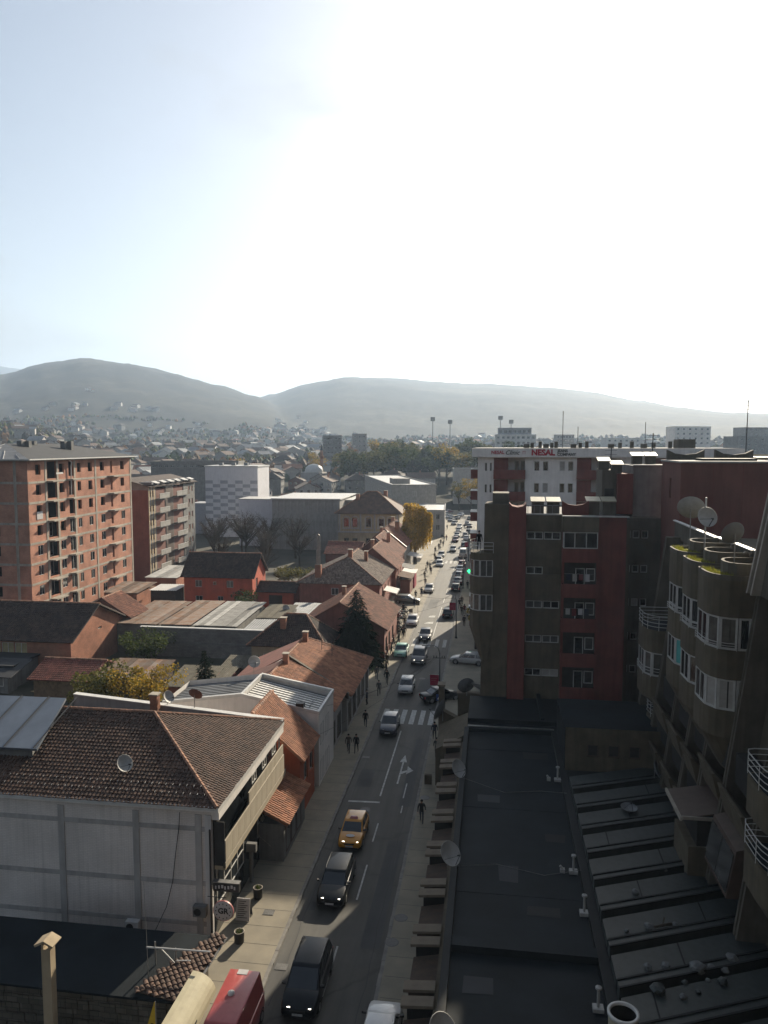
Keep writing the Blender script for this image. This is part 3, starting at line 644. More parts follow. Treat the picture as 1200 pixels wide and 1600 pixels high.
    b2 = MB().box(0, .09, .012, 1.188, .012, .988).mesh('facade_panel', 'beige_panel')
    for k in range(4, 11):
        y = Y0 + .3 + 1.12 * k
        ob = place('facade_panel', b2, t, (X1 + .56, y, 5.8)); ob.scale = (1, .93, .72)
        if k % 2: window(t, Face(X1 + .45, y, 90), .08, 1.0, 6.5, 7.1, 2, gm='curtain_glass', d=0)
    MB().box(X1 + .05, X1 + .66, Y0 + .25, Y0 + .32, 4.33, 6.9).build('balcony_side', 'sign_dark', t)
    # projecting glazed shopfront frames, middle storey
    for y0_, y1_ in ((Y0 + .5, Y0 + 5.2), (Y0 + 8.2, Y0 + 12.6)):
        FF = Face(X1 + .10, y0_, 90); window(t, FF, 0, y1_ - y0_, 1.75, 4.02, 4, .9, 'white_metal', 'glass', 0, .06, name='shop_window')
    # open hopper blinds catching the light
    for y0_, y1_, z0_ in ((Y0 + 8.4, Y0 + 12.2, 1.05),):
        MB().slab([(X1 + .12, y0_, z0_ + .75), (X1 + 1.05, y0_, z0_), (X1 + 1.05, y1_, z0_), (X1 + .12, y1_, z0_ + .75)], .05).build('awning', 'cream_metal', t)
    for k in range(5):
        y = Y0 + 8.6 + .8 * k; MB().slab([(X1 + .16, y, 2.9 - .02 * k), (X1 + .46, y, 2.45), (X1 + .46, y + .5, 2.45), (X1 + .16, y + .5, 2.9)], .025).build('hopper_vent', 'white_metal', t)
    ac = MB(); ac.box(X1 + .12, X1 + .75, Y0 + 5.6, Y0 + 5.9, 2.2, 2.75).tube([(X1 + .4, Y0 + 5.75, .2), (X1 + .4, Y0 + 5.75, 2.2)], .13, 10).build('flue_pipe', 'grey_render', t)
    MB().tube([(X1 - .05, Y0 - .12, -.2), (X1 - .05, Y0 - .12, 6.6)], .055, 8).build('rain_pipe', 'sign_dark', t)
    MB().tube([(X1 + .2, Y1 + .02, 0), (X1 + .2, Y1 + .02, 7.3)], .06, 8).build('rain_pipe', 'white_metal', t)
    cb = MB(); pts = [(-17.0, Y0 - .3, 7.6), (-17.15, Y0 - .12, 6.6), (-17.4, Y0 - .09, 5.0), (-17.6, Y0 - .1, 3.4), (-17.9, Y0 - .35, 2.0), (-18.4, Y0 - 1.6, .6), (-18.9, Y0 - 4.0, -.5)]
    cb.tube(pts, .022, 5).build('cable', 'black_trim', t)
    for x, z, lb in ((-20.0, .35, 0), (-15.95, 1.6, 1)):
        u = thing('air_conditioner', ('white air conditioner with round fan grille low on grey flank wall', 'small grey condenser box by corner strip of grey flank wall')[lb], 'air conditioner', (x, Y0 - .25, z))
        MB().box(x - .38, x + .38, Y0 - .42, Y0 - .06, z, z + .6).build('casing', ('plastic_white', 'grey_render')[lb], u)
        MB().lathe([(0, 0), (.2, 0), (.22, .02)], 16, (x - .1, Y0 - .425, z + .3), mtx=Matrix.Rotation(R(90), 4, 'X')).build('fan_grille', 'dark_steel', u)
    return t
grey_block()
dish('white satellite dish standing on front eave of the dark tiled hip roof', (-21.3, 41.2, 8.55), 1.0, 62, 30, .75)
dish('white satellite dish beside brick chimney behind the dark hip roof', (-23.7, 52.9, 8.75), .95, 70, 30, .55)
dish('rusty red satellite dish on a pole at the back parapet of the hip roof', (-21.6, 52.95, 8.5), 1.05, 175, 30, 1.0, 'dish_rust')
# --- orange house and its lean-to ----------------------------------------------------------------
gable_house('tiled_house', 'orange rendered house with steep tiled roof behind the grey-flanked building', -20.2, -13.9, 54.0, 58.6, 4.9, 8.0, 'y', 'orange_render', 'tile_orange', .38, wins=(('e', 1.2, 2.3, 1.1, 1.5), ('e', 3.0, 2.3, 1.1, 1.5)), seed=21, ridge=-17.4)
def lean_to():
    t = thing('shop_lean_to', 'low shop lean-to with tiled roof below the orange house', 'shop', (-14.6, 51, .1))
    MB().box(-15.2, -13.55, 52.75, 53.9, .1, 3.1).box(-15.2, -13.5, 47.9, 52.7, .1, 2.7).build('wall', 'grey_render', t)
    roof_part(t, [[(-13.1, 47.6, 2.85), (-13.1, 53.8, 2.85), (-15.22, 53.8, 3.85), (-15.22, 47.6, 3.85)]], 'tile_orange', (), 31)
    for k in range(3): window(t, Face(-13.5, 48.2, 90), .2 + 1.45 * k, 1.45 + 1.45 * k, .5, 2.4, 1, gm='glass', fm='window_brown', d=-.03, name='shop_window')
lean_to()
# --- white building with ribbed metal roof behind a parapet --------------------------------------
def white_parapet():
    t = thing('parapet_building', 'white building with ribbed metal roof sunk behind a pale parapet rim', 'building', (-19, 62, 0))
    mb = MB(); x0, xr, x1, y0, y1 = -27.0, -20.2, -13.7, 59.4, 65.2
    pts = [(x0, y0, -.2), (x1, y0, -.2), (x1, y0, 6.35), (xr, y0, 7.55), (x0, y0, 6.6)]; mb.poly(pts); mb.poly([(x, y1, z) for x, y, z in pts][::-1])
    mb.poly([(x1, y0, -.2), (x1, y1, -.2), (x1, y1, 6.35), (x1, y0, 6.35)]); mb.poly([(x0, y1, -.2), (x0, y0, -.2), (x0, y0, 6.6), (x0, y1, 6.6)]); mb.build('wall', 'white_render', t)
    r = MB().slab([(xr, y0 + .15, 7.1), (x1 - .15, y0 + .15, 5.75), (x1 - .15, y1 - .15, 5.75), (xr, y1 - .15, 7.1)], .1).slab([(x0, y0 + .1, 6.2), (xr, y0 + .1, 7.1), (xr, y1 - .1, 7.1), (x0, y1 - .1, 6.2)], .1).build('roof', 'dark_steel', t)
    rb = MB().slab([(xr + .1, 0, 7.16), (x1 - .3, 0, 5.83), (x1 - .3, .26, 5.83), (xr + .1, .26, 7.16)], .07).mesh('roof_rib', 'white_metal')
    for k in range(10): place('roof_rib', rb, r, (0, y0 + .35 + .52 * k, 0))
    rl = MB().slab([(x0 + .1, 0, 6.27), (xr - .2, 0, 7.13), (xr - .2, .2, 7.13), (x0 + .1, .2, 6.27)], .05).mesh('roof_rib', 'metal_roof')
    for k in range(11): place('roof_rib', rl, r, (0, y0 + .3 + .48 * k, 0))
    rim = MB(); w = .2
    rim.hexa([(xr, y0 - .05, 7.36), (x1 + .06, y0 - .05, 6.16), (x1 + .06, y0 + w, 6.16), (xr, y0 + w, 7.36)], [(xr, y0 - .05, 7.62), (x1 + .06, y0 - .05, 6.42), (x1 + .06, y0 + w, 6.42), (xr, y0 + w, 7.62)])
    rim.hexa([(xr, y1 - w, 7.36), (x1 + .06, y1 - w, 6.16), (x1 + .06, y1 + .05, 6.16), (xr, y1 + .05, 7.36)], [(xr, y1 - w, 7.62), (x1 + .06, y1 - w, 6.42), (x1 + .06, y1 + .05, 6.42), (xr, y1 + .05, 7.62)])
    rim.box(x1 - .14, x1 + .064, y0 + w, y1 - w, 6.1, 6.42); rim.box(xr - .1, xr + .1, y0 + w, y1 - w, 7.2, 7.6)
    rim.hexa([(x0 - .05, y0 - .05, 6.4), (xr, y0 - .052, 7.36), (xr, y0 + w, 7.36), (x0 - .05, y0 + w, 6.4)], [(x0 - .05, y0 - .05, 6.66), (xr, y0 - .052, 7.62), (xr, y0 + w, 7.62), (x0 - .05, y0 + w, 6.66)])
    rim.build('parapet_rim', 'white_metal', t)
    bx = MB().box(-15.6, -14.95, y0 - .02, y0 + .5, 6.5, 7.0).build('floodlight', 'sign_dark', t)
    for y, z0_ in ((y0 + .5, 3.4), (y0 + 2.6, 3.4), (y0 + .5, .4), (y0 + 2.6, .4)): window(t, Face(x1, y, 90), 0, 1.3, z0_, z0_ + 1.7, 2, d=-.02)
    for y in (y0 + 1.0, y0 + 1.8): MB().tube([(-14.9, y, 5.95), (-14.6, y, 6.7), (-14.2, y + .02, 6.8)], .02, 5).build('cable_mast', 'steel', r)
white_parapet()
# --- two joined houses with orange tile roofs ----------------------------------------------------
def twin_houses():
    for nm, lab, y0, y1, eR, zl, seed, hp in (('tiled_house', 'low street house with faded orange tile roof next to white parapet building', 65.6, 71.2, -13.6, 0, 41, 0), ('tiled_house', 'longer street house with orange tile roof, roof aerial frame and stepped fire wall', 71.6, 85.0, -13.2, 0, 42, 1)):
        zr = 7.5 if hp else 7.3; ze = 3.7 if hp else 4.3; rx = -19.6; wx = -26.2
        t = thing(nm, lab, 'house', (-19, (y0 + y1) / 2, 0))
        yr1 = y1 if not hp else 78.6
        mb = MB(); mb.box(wx + .5, eR - .5, y0 + .05, y1 - .05, -.2, ze - .25); mb.poly([(wx + .5, y0 + .05, ze - .25), (eR - .5, y0 + .05, ze - .25), (rx, y0 + .05, zr - .1)]); mb.build('wall', 'pale_render', t)
        E0, E1, A, B, W0, W1 = (eR, y0, ze), (eR, y1, ze), (rx, y0, zr), (rx, yr1, zr), (wx, y0, ze + .2), (wx, y1 - 2.5 * hp, ze + .2)
        polys = [[E0, E1, B, A]]
        r = roof_part(t, polys, 'tile_orange', [(A, B)] + ([(B, E1)] if hp else []), seed, w=.27, l=.38)
        MB().slab([W1, W0, A, B], .1).build('rear_roof', 'tile_maroon', t)
        if hp: MB().slab([E1, W1, B], .1).build('rear_roof', 'tile_maroon', t)
        if hp:
            MB().hexa([(rx - .2, y0 - .3, zr - .3), (eR - .3, y0 - .3, ze - .25), (eR - .3, y0 + .05, ze - .25), (rx - .2, y0 + .05, zr - .3)], [(rx - .2, y0 - .3, zr + .28), (eR - .3, y0 - .3, ze + .34), (eR - .3, y0 + .05, ze + .34), (rx - .2, y0 + .05, zr + .28)]).build('fire_wall', 'dark_concrete', t)
            fr = MB(); fr.tube([(-17.6, 78, 6.3), (-17.6, 78, 8.0)], .03, 5).tube([(-16.5, 78, 5.7), (-16.5, 78, 7.6)], .03, 5).tube([(-17.6, 78, 7.0), (-16.5, 78, 6.8)], .025, 5).tube([(-17.6, 77, 6.5), (-16.5, 78.9, 6.2)], .025, 5); fr.build('aerial_frame', 'dark_steel', r)
        FE = Face(eR - .5, y0, 90); n_ = int((y1 - y0) / 2.6)
        for k in range(n_): window(t, FE, .6 + 2.6 * k, 2.2 + 2.6 * k, .5, 2.7, 2, fm='window_brown', d=-.04, name='shop_window')
        chimney(r, rx + .3, y1 - 1.2 - 6 * hp, zr - .6, zr + .8, .5)
twin_houses()
dish('white satellite dish beside brick chimney on the low tiled house ridge', (-21.6, 67.2, 6.9), 1.1, 30, 28, 1.1)
gable_house('tiled_house', 'single-storey house with dark brown hipped tile roof beside a block wall', -29.0, -19.9, 89.4, 96.2, 3.9, 6.7, 'x', 'cream_render', 'tile_dark', .5, hip=(3.6, 3.0), wins=(('s', 1.5, 1.2, 1.2, 1.3), ('s', 5.0, 1.2, 1.2, 1.3)), chims=((-25.4, 91.2, 5.0, 6.6, .7),), seed=51)
gable_house('tiled_house', 'gabled house with pink and white end wall behind the dark fir tree', -24.8, -13.6, 97.2, 110.5, 4.3, 7.5, 'y', 'pink_render', 'tile_red', .5, wins=(('s', 5.6, 4.7, .8, .8, 1, 'window_brown', 'interior'), ('e', 1, .6, 1.8, 2.0), ('e', 4, .6, 1.8, 2.0), ('e', 7.5, .6, 1.8, 2.0)), seed=61, ridge=-19.4, chims=((-20.2, 104, 6.6, 8.3, .5),))
gable_house('tiled_house', 'pink house with pale speckled hipped tile roof and tall steel flue', -31.6, -18.1, 123.6, 139.0, 5.3, 8.7, 'y', 'pink_render', 'tile_speckled', .5, hip=(5.6, 0), wins=(('s', 5.4, 3.1, 1.2, 1.2, 2, 'window_white', 'curtain_glass'), ('s', 7.3, 3.1, 1.2, 1.2), ('s', 2.4, .6, .6, .9), ('e', 3, 2.4, 1.2, 1.6), ('e', 6, 2.4, 1.2, 1.6), ('e', 10, 2.4, 1.2, 1.6)), seed=71, ridge=-24.3, chims=((-24.0, 129.3, 8.2, 10.0, .7), (-21.9, 133.2, 7.2, 9.2, .6)))
def flue():
    t = thing('steel_flue', 'tall twin steel flue on brick base beside the pink house', 'flue', (-28.6, 124.6, 5.2))
    MB().box(-29.1, -28.1, 124.2, 125.1, 5.2, 8.0).build('base', 'brick_old', t)
    for x in (-28.8, -28.4): MB().tube([(x, 124.6, 8.0), (x, 124.6, 13.0)], .17, 10).build('pipe', 'steel', t); 
    MB().lathe([(.3, 0), (.02, .25)], 10, (-28.6, 124.6, 13.0)).build('cowl', 'dark_steel', t)
flue()
for i, (x1, y0, y1, ze, zr, lab, ch) in enumerate(((-17.4, 139.6, 149.8, 5.4, 8.9, 'second roof of the terrace, red tiles between pink house and white verge', ((-22.6, 145, 8, 9.8, .6),)), (-18.4, 150.2, 162.6, 6.0, 9.6, 'terrace house with red tiles, two white verges and leaning chimneys', ((-20.8, 155, 8.2, 10.1, .7), (-23, 160, 9, 10.6, .6))), (-18.5, 163.0, 183.0, 6.3, 10.0, 'last terrace house before the golden willow, tall windows to the street', ((-21, 171, 8.6, 10.8, .9), (-23, 179, 9, 11, .7))))):
    gable_house('terrace_house', lab, x1 - 8.8, x1, y0, y1, ze, zr, 'y', ('pink_render', 'maroon_render', 'pale_render')[i], 'tile_red', .45, wins=tuple(('e', 1.2 + 2.6 * k, 2.6, 1.2, 2.1) for k in range(int((y1 - y0 - 1.5) / 2.6))), seed=81 + i, ridge=x1 - 4.3, chims=ch, tw=.3, tl=.42)
    t_ = bpy.data.objects[-1] if False else None
for y in (149.9, 162.8):
    v = MB(); x1 = -18.0; v.slab([(x1 - 4.6, y - .18, 9.95 if y > 155 else 9.3), (x1 + .1, y - .18, 6.2 if y > 155 else 5.7), (x1 + .1, y + .18, 6.2 if y > 155 else 5.7), (x1 - 4.6, y + .18, 9.95 if y > 155 else 9.3)], .1)
    tag(v.build('roof_verge', 'white_metal', org=(x1, y, 5)), 'white metal verge strip between terrace roofs ' + ('by the willow end' if y > 155 else 'next to the pink house'), 'verge')
gable_house('tiled_house', 'small maroon outbuilding with low red roof behind the terrace', -34.0, -27.0, 155.0, 164.0, 5.6, 7.4, 'x', 'maroon_render', 'tile_maroon', .4, wins=(('s', 1.5, 2.4, 1.1, 1.3),), seed=91, tw=.3, tl=.42)
gable_house('tiled_house', 'bright coral two-storey house with dark brown roof', -52.4, -40.2, 125.0, 132.6, 5.75, 9.0, 'x', 'coral_render', 'tile_dark', .5, wins=(('s', 2.0, 3.6, 1.2, 1.2, 2, 'window_white', 'curtain_glass'), ('s', 7.6, 3.6, 1.2, 1.2, 2, 'window_white', 'curtain_glass'), ('s', 5.2, 4.0, .6, .6, 1), ('s', 2.0, .9, 1.3, 1.2), ('s', 6.0, .9, 1.0, 1.2), ('e', 2, 3.2, 1.0, 1.8)), seed=101)
gable_house('tiled_house', 'small red garage house with rusty low roof next to the coral house', -40.0, -33.6, 127.2, 131.5, 2.9, 4.0, 'x', 'coral_render', 'tile_dark', .5, doors=(('s', 2.0, -.1, 2.4, 2.2, 'dark_wood'),), seed=105)
# --- brick gable house with glazed veranda -------------------------------------------------------
gable_house('brick_house', 'bare brick gable house with dark tiled roof near the unfinished block', -70.0, -50.2, 85.0, 98.2, 4.5, 7.6, 'x', 'brick_old', 'tile_dark', .55, ridge=91.2, wins=(('e', 6.6, 4.2, .9, 1.1), ('s', 7.2, 2.5, 1.6, 1.4, 2, 'window_white', 'yellow_glazing'), ('s', 8.95, 2.5, 1.6, 1.4, 2, 'window_white', 'yellow_glazing'), ('s', 10.7, 2.5, 1.6, 1.4, 2, 'window_white', 'yellow_glazing'), ('s', 12.45, 2.5, 1.6, 1.4, 2, 'window_white', 'yellow_glazing'), ('s', 5.3, 2.5, 1.6, 1.4)), seed=111)
gable_house('tiled_house', 'red ridge roof showing behind the brick gable house', -57, -49.4, 98.6, 103.5, 4.4, 6.8, 'y', 'brick_old', 'tile_red', .4, seed=112)
def grey_annexe():
    t = thing('annexe', 'low grey annexe with dark flat roof below the glazed veranda', 'annexe', (-60, 82, 0))
    MB().box(-70, -54.5, 80.0, 84.9, -.2, 2.5).build('wall', 'grey_render', t); MB().box(-70.3, -54.2, 79.6, 84.95, 2.5, 2.7).build('roof', 'bitumen_roof', t)
    MB().slab([(-58.5, 77.5, 2.0), (-53.2, 77.5, 2.0), (-53.2, 81.8, 2.9), (-58.5, 81.8, 2.9)], .12).build('porch_roof', 'bitumen_roof', t); MB().box(-58, -54, 78.2, 79.9, -.2, 2.0).build('porch_wall', 'grey_render', t)
    for x in (-57.3, -55.6): window(t, Face(x, 78.2, 0), 0, 1.1, .7, 1.8, 2, d=-.03)
    for x in (-68, -65.5, -63): window(t, Face(x, 80.0, 0), 0, 1.1, .9, 2.0, 2, d=-.03)
grey_annexe()
# --- unfinished brick apartment block ------------------------------------------------------------
def brick_block():
    X1, Y0, Y1, Z = -67.0, 103.6, 136.0, 25.6; X0 = -84.0
    t = thing('unfinished_block', 'unfinished eight-storey brick apartment block with bare concrete frame', 'building', ((X0 + X1) / 2, (Y0 + Y1) / 2, -.2))
    FL = 3.02; lv = [Z - FL * k for k in range(0, 9)]
    # east side: u along +Y
    FE = Face(X1, Y0, 90); FS = Face(X0, Y0, 0)
    bays = [(2.0, 3.3, 0), (8.3, 9.7, 0), (13.6, 14.7, 0), (17.0, 18.3, 0), (21.0, 22.4, 0), (24.6, 25.3, 1), (28.3, 29.7, 0)]
    hol = []
    for k in range(8):
        zt = lv[k]
        for a, b, s in bays: hol.append((a, b, zt - 2.05, zt - .55) if not s else (a, b, zt - 2.55, zt - .5))
        hol.append((5.0, 7.6, zt - 2.75, zt - .12)); hol.append((11.0, 12.6, zt - 2.6, zt - .3))
        if k < 1: pass
    hol = [h for h in hol if h[2] > .3]
    w = MB(); wall_holes(w, FE, 0, Y1 - Y0, -.2, Z, hol, .3)
    hs = [(x, x + 1.3, zt - 2.0, zt - .5) for zt in lv[:8] for x in (2.5, 6.5, 11.0) if zt > 3]
    wall_holes(w, FS, 0, X1 - X0, -.2, Z, hs, .3)
    w.poly([(X0, Y0, -.2), (X0, Y1, -.2), (X0, Y1, Z), (X0, Y0, Z)]); w.poly([(X0, Y1, -.2), (X1, Y1, -.2), (X1, Y1, Z), (X0, Y1, Z)])
    w.build('wall', 'brick_clay', t)
    MB().box(X0 + 2.0, X1 - 2.2, Y0 + 2.2, Y1 - 1, -.2, Z - .2).build('inner_core', 'interior', t)
    fl = MB()
    for k in range(9): fl.box(X0 + .3, X1 - .31, Y0 + .31, Y1 - .3, lv[k] - .2, lv[k] - .02) if lv[k] > .3 else None
    fl.build('floor_slab', 'dark_concrete', t)
    # concrete frame on the faces: columns and ring beams, each its own piece
    for u in (4.6, 7.8, 12.8, 19.4, 32.2): MB().fbox(FE, u - .24, u + .24, -.05, .1, -.2, Z).build('column', 'concrete', t)
    for u in (8.8, 15.0): MB().fbox(FS, u - .22, u + .22, -.05, .1, -.2, Z).build('column', 'concrete', t)
    for k in range(1, 9):
        if lv[k] < .5: continue
        b = MB().fbox(FE, .1, 32.1, -.035, .08, lv[k] - .32, lv[k] + .02); b.fbox(FS, 0, X1 - X0 - .02, -.035, .08, lv[k] - .32, lv[k] + .02); b.build('ring_beam', 'concrete', t)
        sl = MB(); sl.fbox(FE, 4.7, 8.0, -1.15, -.04, lv[k] - .22, lv[k] - .04); sl.build('balcony_slab', 'concrete', t)
        s2 = MB(); s2.hexa([FE(10.2, -.04, lv[k] - .24), FE(13.2, -.04, lv[k] - .24), FE(12.9, -.9, lv[k] - .24), FE(10.8, -.9, lv[k] - .24)][::-1], [FE(10.2, -.04, lv[k]), FE(13.2, -.04, lv[k]), FE(12.9, -.9, lv[k]), FE(10.8, -.9, lv[k])][::-1]); s2.build('balcony_slab', 'concrete', t)
        s3 = MB(); s3.hexa([FE(23.4, -.04, lv[k] - .24), FE(28.0, -.04, lv[k] - .24), FE(27.6, -.95, lv[k] - .24), FE(24.0, -.95, lv[k] - .24)][::-1], [FE(23.4, -.04, lv[k]), FE(28.0, -.04, lv[k]), FE(27.6, -.95, lv[k]), FE(24.0, -.95, lv[k])][::-1]); s3.build('balcony_slab', 'concrete', t)
    # fitted white windows on the lower storeys
    for k in range(3, 8):
        zt = lv[k]
        for a, b, s in bays:
            if s or zt - 2.05 < .4 or (k < 4 and a < 12): continue
            window(t, FE, a, b, zt - 2.05, zt - .55, 2, d=.05)
        if k > 2: window(t, FE, 5.2, 6.2, zt - 2.7, zt - .5, 1, d=.9); window(t, FE, 6.5, 7.4, zt - 2.7, zt - .5, 1, d=.9)
        if k > 2: window(t, FE, 11.1, 12.5, zt - 2.55, zt - .35, 2, d=.1)
    MB().fbox(FE, 1.9, 3.4, -.07, -.02, lv[3] + .35, lv[3] + 1.5).build('banner', 'sign_white', t)
    MB().fbox(FE, 5.7, 7.6, -1.1, -1.05, lv[1] + .95, lv[1] + 1.2).build('guard_board', 'white_metal', t)
    # hip roof
    e = .9; zr = 28.2; a, b, c, d = (X0 - e, Y0 - e, Z + .3), (X1 + e, Y0 - e, Z + .3), (X1 + e, Y1 + e, Z + .3), (X0 - e, Y1 + e, Z + .3); r0, r1 = ((X0 + X1) / 2, Y0 + 8, zr), ((X0 + X1) / 2, Y1 - 8, zr)
    rf = MB().slab([b, c, r1, r0], .15).slab([c, d, r1], .15).slab([d, a, r0, r1], .15).build('roof', 'bitumen_roof', t)
    fr = MB().slab([a, b, r0], .15).build('hip_end', 'metal_roof', rf)
    for k in range(7):
        f_ = (k + .5) / 7; p = Vector(a).lerp(Vector(b), f_); q = Vector(r0).lerp(p, .04 + abs(f_ - .5) * 1.6); MB().tube([p + Vector((0, 0, .05)), q + Vector((0, 0, .05))], .035, 4).build('roof_seam', 'white_metal', fr)
    gt = MB().box(X1 + e - .02, X1 + e + .12, Y0 - e, Y1 + e, Z + .16, Z + .34).box(X0 - e, X1 + e, Y0 - e - .12, Y0 - e, Z + .16, Z + .34); gt.build('gutter', 'white_metal', t)
    MB().box(X0 - .6, X1 + .6, Y0 - .6, Y1 + .6, Z + .004, Z + .15).build('eave_slab', 'concrete', t)
    for x, y in ((-76, 108), (-74, 113), (-73.4, 114), (-72, 122), (-71.4, 123), (-75, 118)): MB().box(x - .4, x + .4, y - .4, y + .4, 26.8, 28.6).build('chimney', 'grey_render', rf)
    MB().tube([FE(10.9, -.2, 25.6), FE(11.2, -.5, 25.2), FE(11.3, -.3, 24.6), FE(11.3, -.2, 20)], .09, 6).build('rain_pipe', 'white_metal', t)
    g = MB(); wall_holes(g, Face(X1 - .3, Y1 - 9, 90), 0, 9, -.1, 3.2, [(.8, 3.6, 0, 2.8), (4.6, 8.2, 0, 2.8)], .4)
brick_block()
# --- finished apartment block behind it ----------------------------------------------------------
def flats():
    X0, X1, Y0, Y1, Z = -84.0, -69.0, 147.5, 172.0, 19.6
    t = thing('apartment_block', 'narrow apartment block with maroon blind end wall and stacked balconies', 'building', ((X0 + X1) / 2, (Y0 + Y1) / 2, -.2))
    MB().box(X0, X1 - .1, Y0, Y1, -.2, Z - .8).build('wall', 'maroon_render', t)
    FE = Face(X1, Y0, 90); hol = []; lv = [Z - 2.95 * k for k in range(7)]
    for zt in lv[:6]:
        for a, b in ((.5, 1.1), (1.7, 2.3), (20.6, 21.6), (22.4, 23.3)): hol.append((a, b, zt - 2.3, zt - 1.0))
        for a, b in ((3.4, 8.2), (12.2, 17.8)): hol.append((a, b, zt - 2.7, zt - .25))
    w = MB(); wall_holes(w, FE, 0, Y1 - Y0, -.2, Z, hol, .8); w.build('street_wall', 'grey_render', t); MB().fbox(FE, 0, .48, -.02, .004, -.1, Z).fbox(FE, 1.12, 1.68, -.02, .004, -.1, Z).fbox(FE, 2.32, 3.0, -.02, .004, -.1, Z).build('cream_strip', 'cream_render', t)
    MB().fbox(FE, 8.4, 11.9, -.03, .05, -.1, Z - .3).build('dark_bay', 'window_brown', t)
    for zt in lv[:6]:
        for a, b in ((.5, 1.1), (1.7, 2.3), (20.6, 21.6), (22.4, 23.3)): window(t, FE, a, b, zt - 2.3, zt - 1.0, 1, d=.1)
        for a, b in ((3.3, 8.3), (12.1, 17.9)):
            pb = MB().fbox(FE, a, b, -.95, -.85, zt - 2.75, zt - 1.75); pb.fbox(FE, a, b, -.85, .0, zt - 2.85, zt - 2.7); bal = pb.build('balcony', 'hall_panel', t)
            MB().fbox(FE, a, b, -.99, -.80, zt - 1.74, zt - 1.68).build('rail', 'white_metal', bal)
        MB().fbox(FE, 18.6, 20.3, -.5, -.02, zt - 2.75, zt - 1.8).build('box_balcony', 'window_brown', t)
    e = .5; rf = MB().slab([(X1 + e, Y0 - .2, Z - .1), (X1 + e, Y1 + e, Z - .1), (X1 - 6, Y1 + e, Z + 1.6), (X1 - 6, Y0 - .2, Z + 1.6)], .15).slab([(X0 - e, Y1 + e, Z - .1), (X0 - e, Y0 - .2, Z - .1), (X1 - 6, Y0 - .2, Z + 1.6), (X1 - 6, Y1 + e, Z + 1.6)], .15).build('roof', 'tile_dark', t)
    MB().poly([(X0, Y0 + .01, Z - .8), (X1, Y0 + .01, Z - .8), (X1, Y0 + .01, Z - .1), (X1 - 6, Y0 + .01, Z + 1.5), (X0, Y0 + .01, Z - .1)]).build('gable', 'grey_render', t)
    for k in range(9): y = Y0 + 1 + 2.6 * k; MB().box(X1 - 2.5, X1 + .3, y, y + 1.1, Z + .25, Z + .75).build('roof_hatch', 'metal_roof', rf)
    for k in range(6): y = Y0 + 2 + 3.7 * k; MB().slab([(X1 - .3, y, Z + .95), (X1 + .75, y, Z + .55), (X1 + .75, y + 2, Z + .55), (X1 - .3, y + 2, Z + .95)], .06).build('canopy', 'white_metal', rf)
flats()
# --- checkered white slab and the grey hall ------------------------------------------------------
def checkered():
    X0, X1, Y0, Y1, Z = -86.8, -70.2, 225.0, 237.0, 21.3
    t = thing('checkered_building', 'white slab building with grey checkerboard panels on its end wall', 'building', ((X0 + X1) / 2, Y0 + 6, -.2))
    MB().box(X0, X1, Y0, Y1, -.2, Z).build('wall', 'checker_white', t); MB().box(X0 - .2, X1 + .2, Y0 - .15, Y1, Z + .003, Z + .35).build('parapet', 'white_metal', t)
    pm = MB().box(0, 2.36, -.05, 0, 0, 1.0).mesh('checker_panel', 'checker_grey')
    for r in range(11):
        z = Z - 5.1 - r * 1.16
        for c in range(7):
            if (r + c) % 2 == 0 and z > 4: place('checker_panel', pm, t, (X0 + .02 + 2.37 * c, Y0 - .003, z))
    for k in range(3): MB().box(X0 + 3 + 4 * k, X0 + 4.2 + 4 * k, Y0 + 4, Y0 + 5, Z + .35, Z + 1.2).build('roof_unit', 'metal_roof', t)
    MB().box(-94.5, X0 - .02, 232, 240, -.2, 9.6).build('side_wing', 'checker_grey', t)
checkered()
def hall():
    X0, X1, Y0, Y1, Z = -58.5, -40.0, 200.0, 216.0, 13.7
    t = thing('grey_hall', 'windowless grey hall with vertical wall panels and pale flat roof', 'building', (-50, 208, -.2))
    MB().box(X0, X1, Y0, Y1, -.2, Z - .3).build('wall', 'hall_panel', t)
    pm = MB().box(0, 1.72, -.16, 0, -.1, Z - .45).mesh('wall_panel', 'hall_panel')
    for k in range(10):
        if k != 5: place('wall_panel', pm, t, (X0 + .06 + 1.85 * k, Y0 - .003 + .04 * (k % 2), 0))
    MB().box(X0 - .3, X1 + .3, Y0 - .4, Y1 + 8, Z - .29, Z).build('roof', 'white_metal', t)
    MB().box(-69.8, X0 - .05, 206, 214, -.2, 12.8).build('link_block', 'checker_white', t); MB().box(-69.9, X0 - .2, 205.8, 216, 12.81, 13.05).build('link_roof', 'white_metal', t)
    MB().box(X1 - .2, X1 + 8.5, 208, 220, -.2, 12.6).build('rear_block', 'hall_panel', t); MB().box(X1 - .1, X1 + 9, 207.6, 226, 12.61, 12.9).build('rear_roof', 'white_metal', t)
hall()
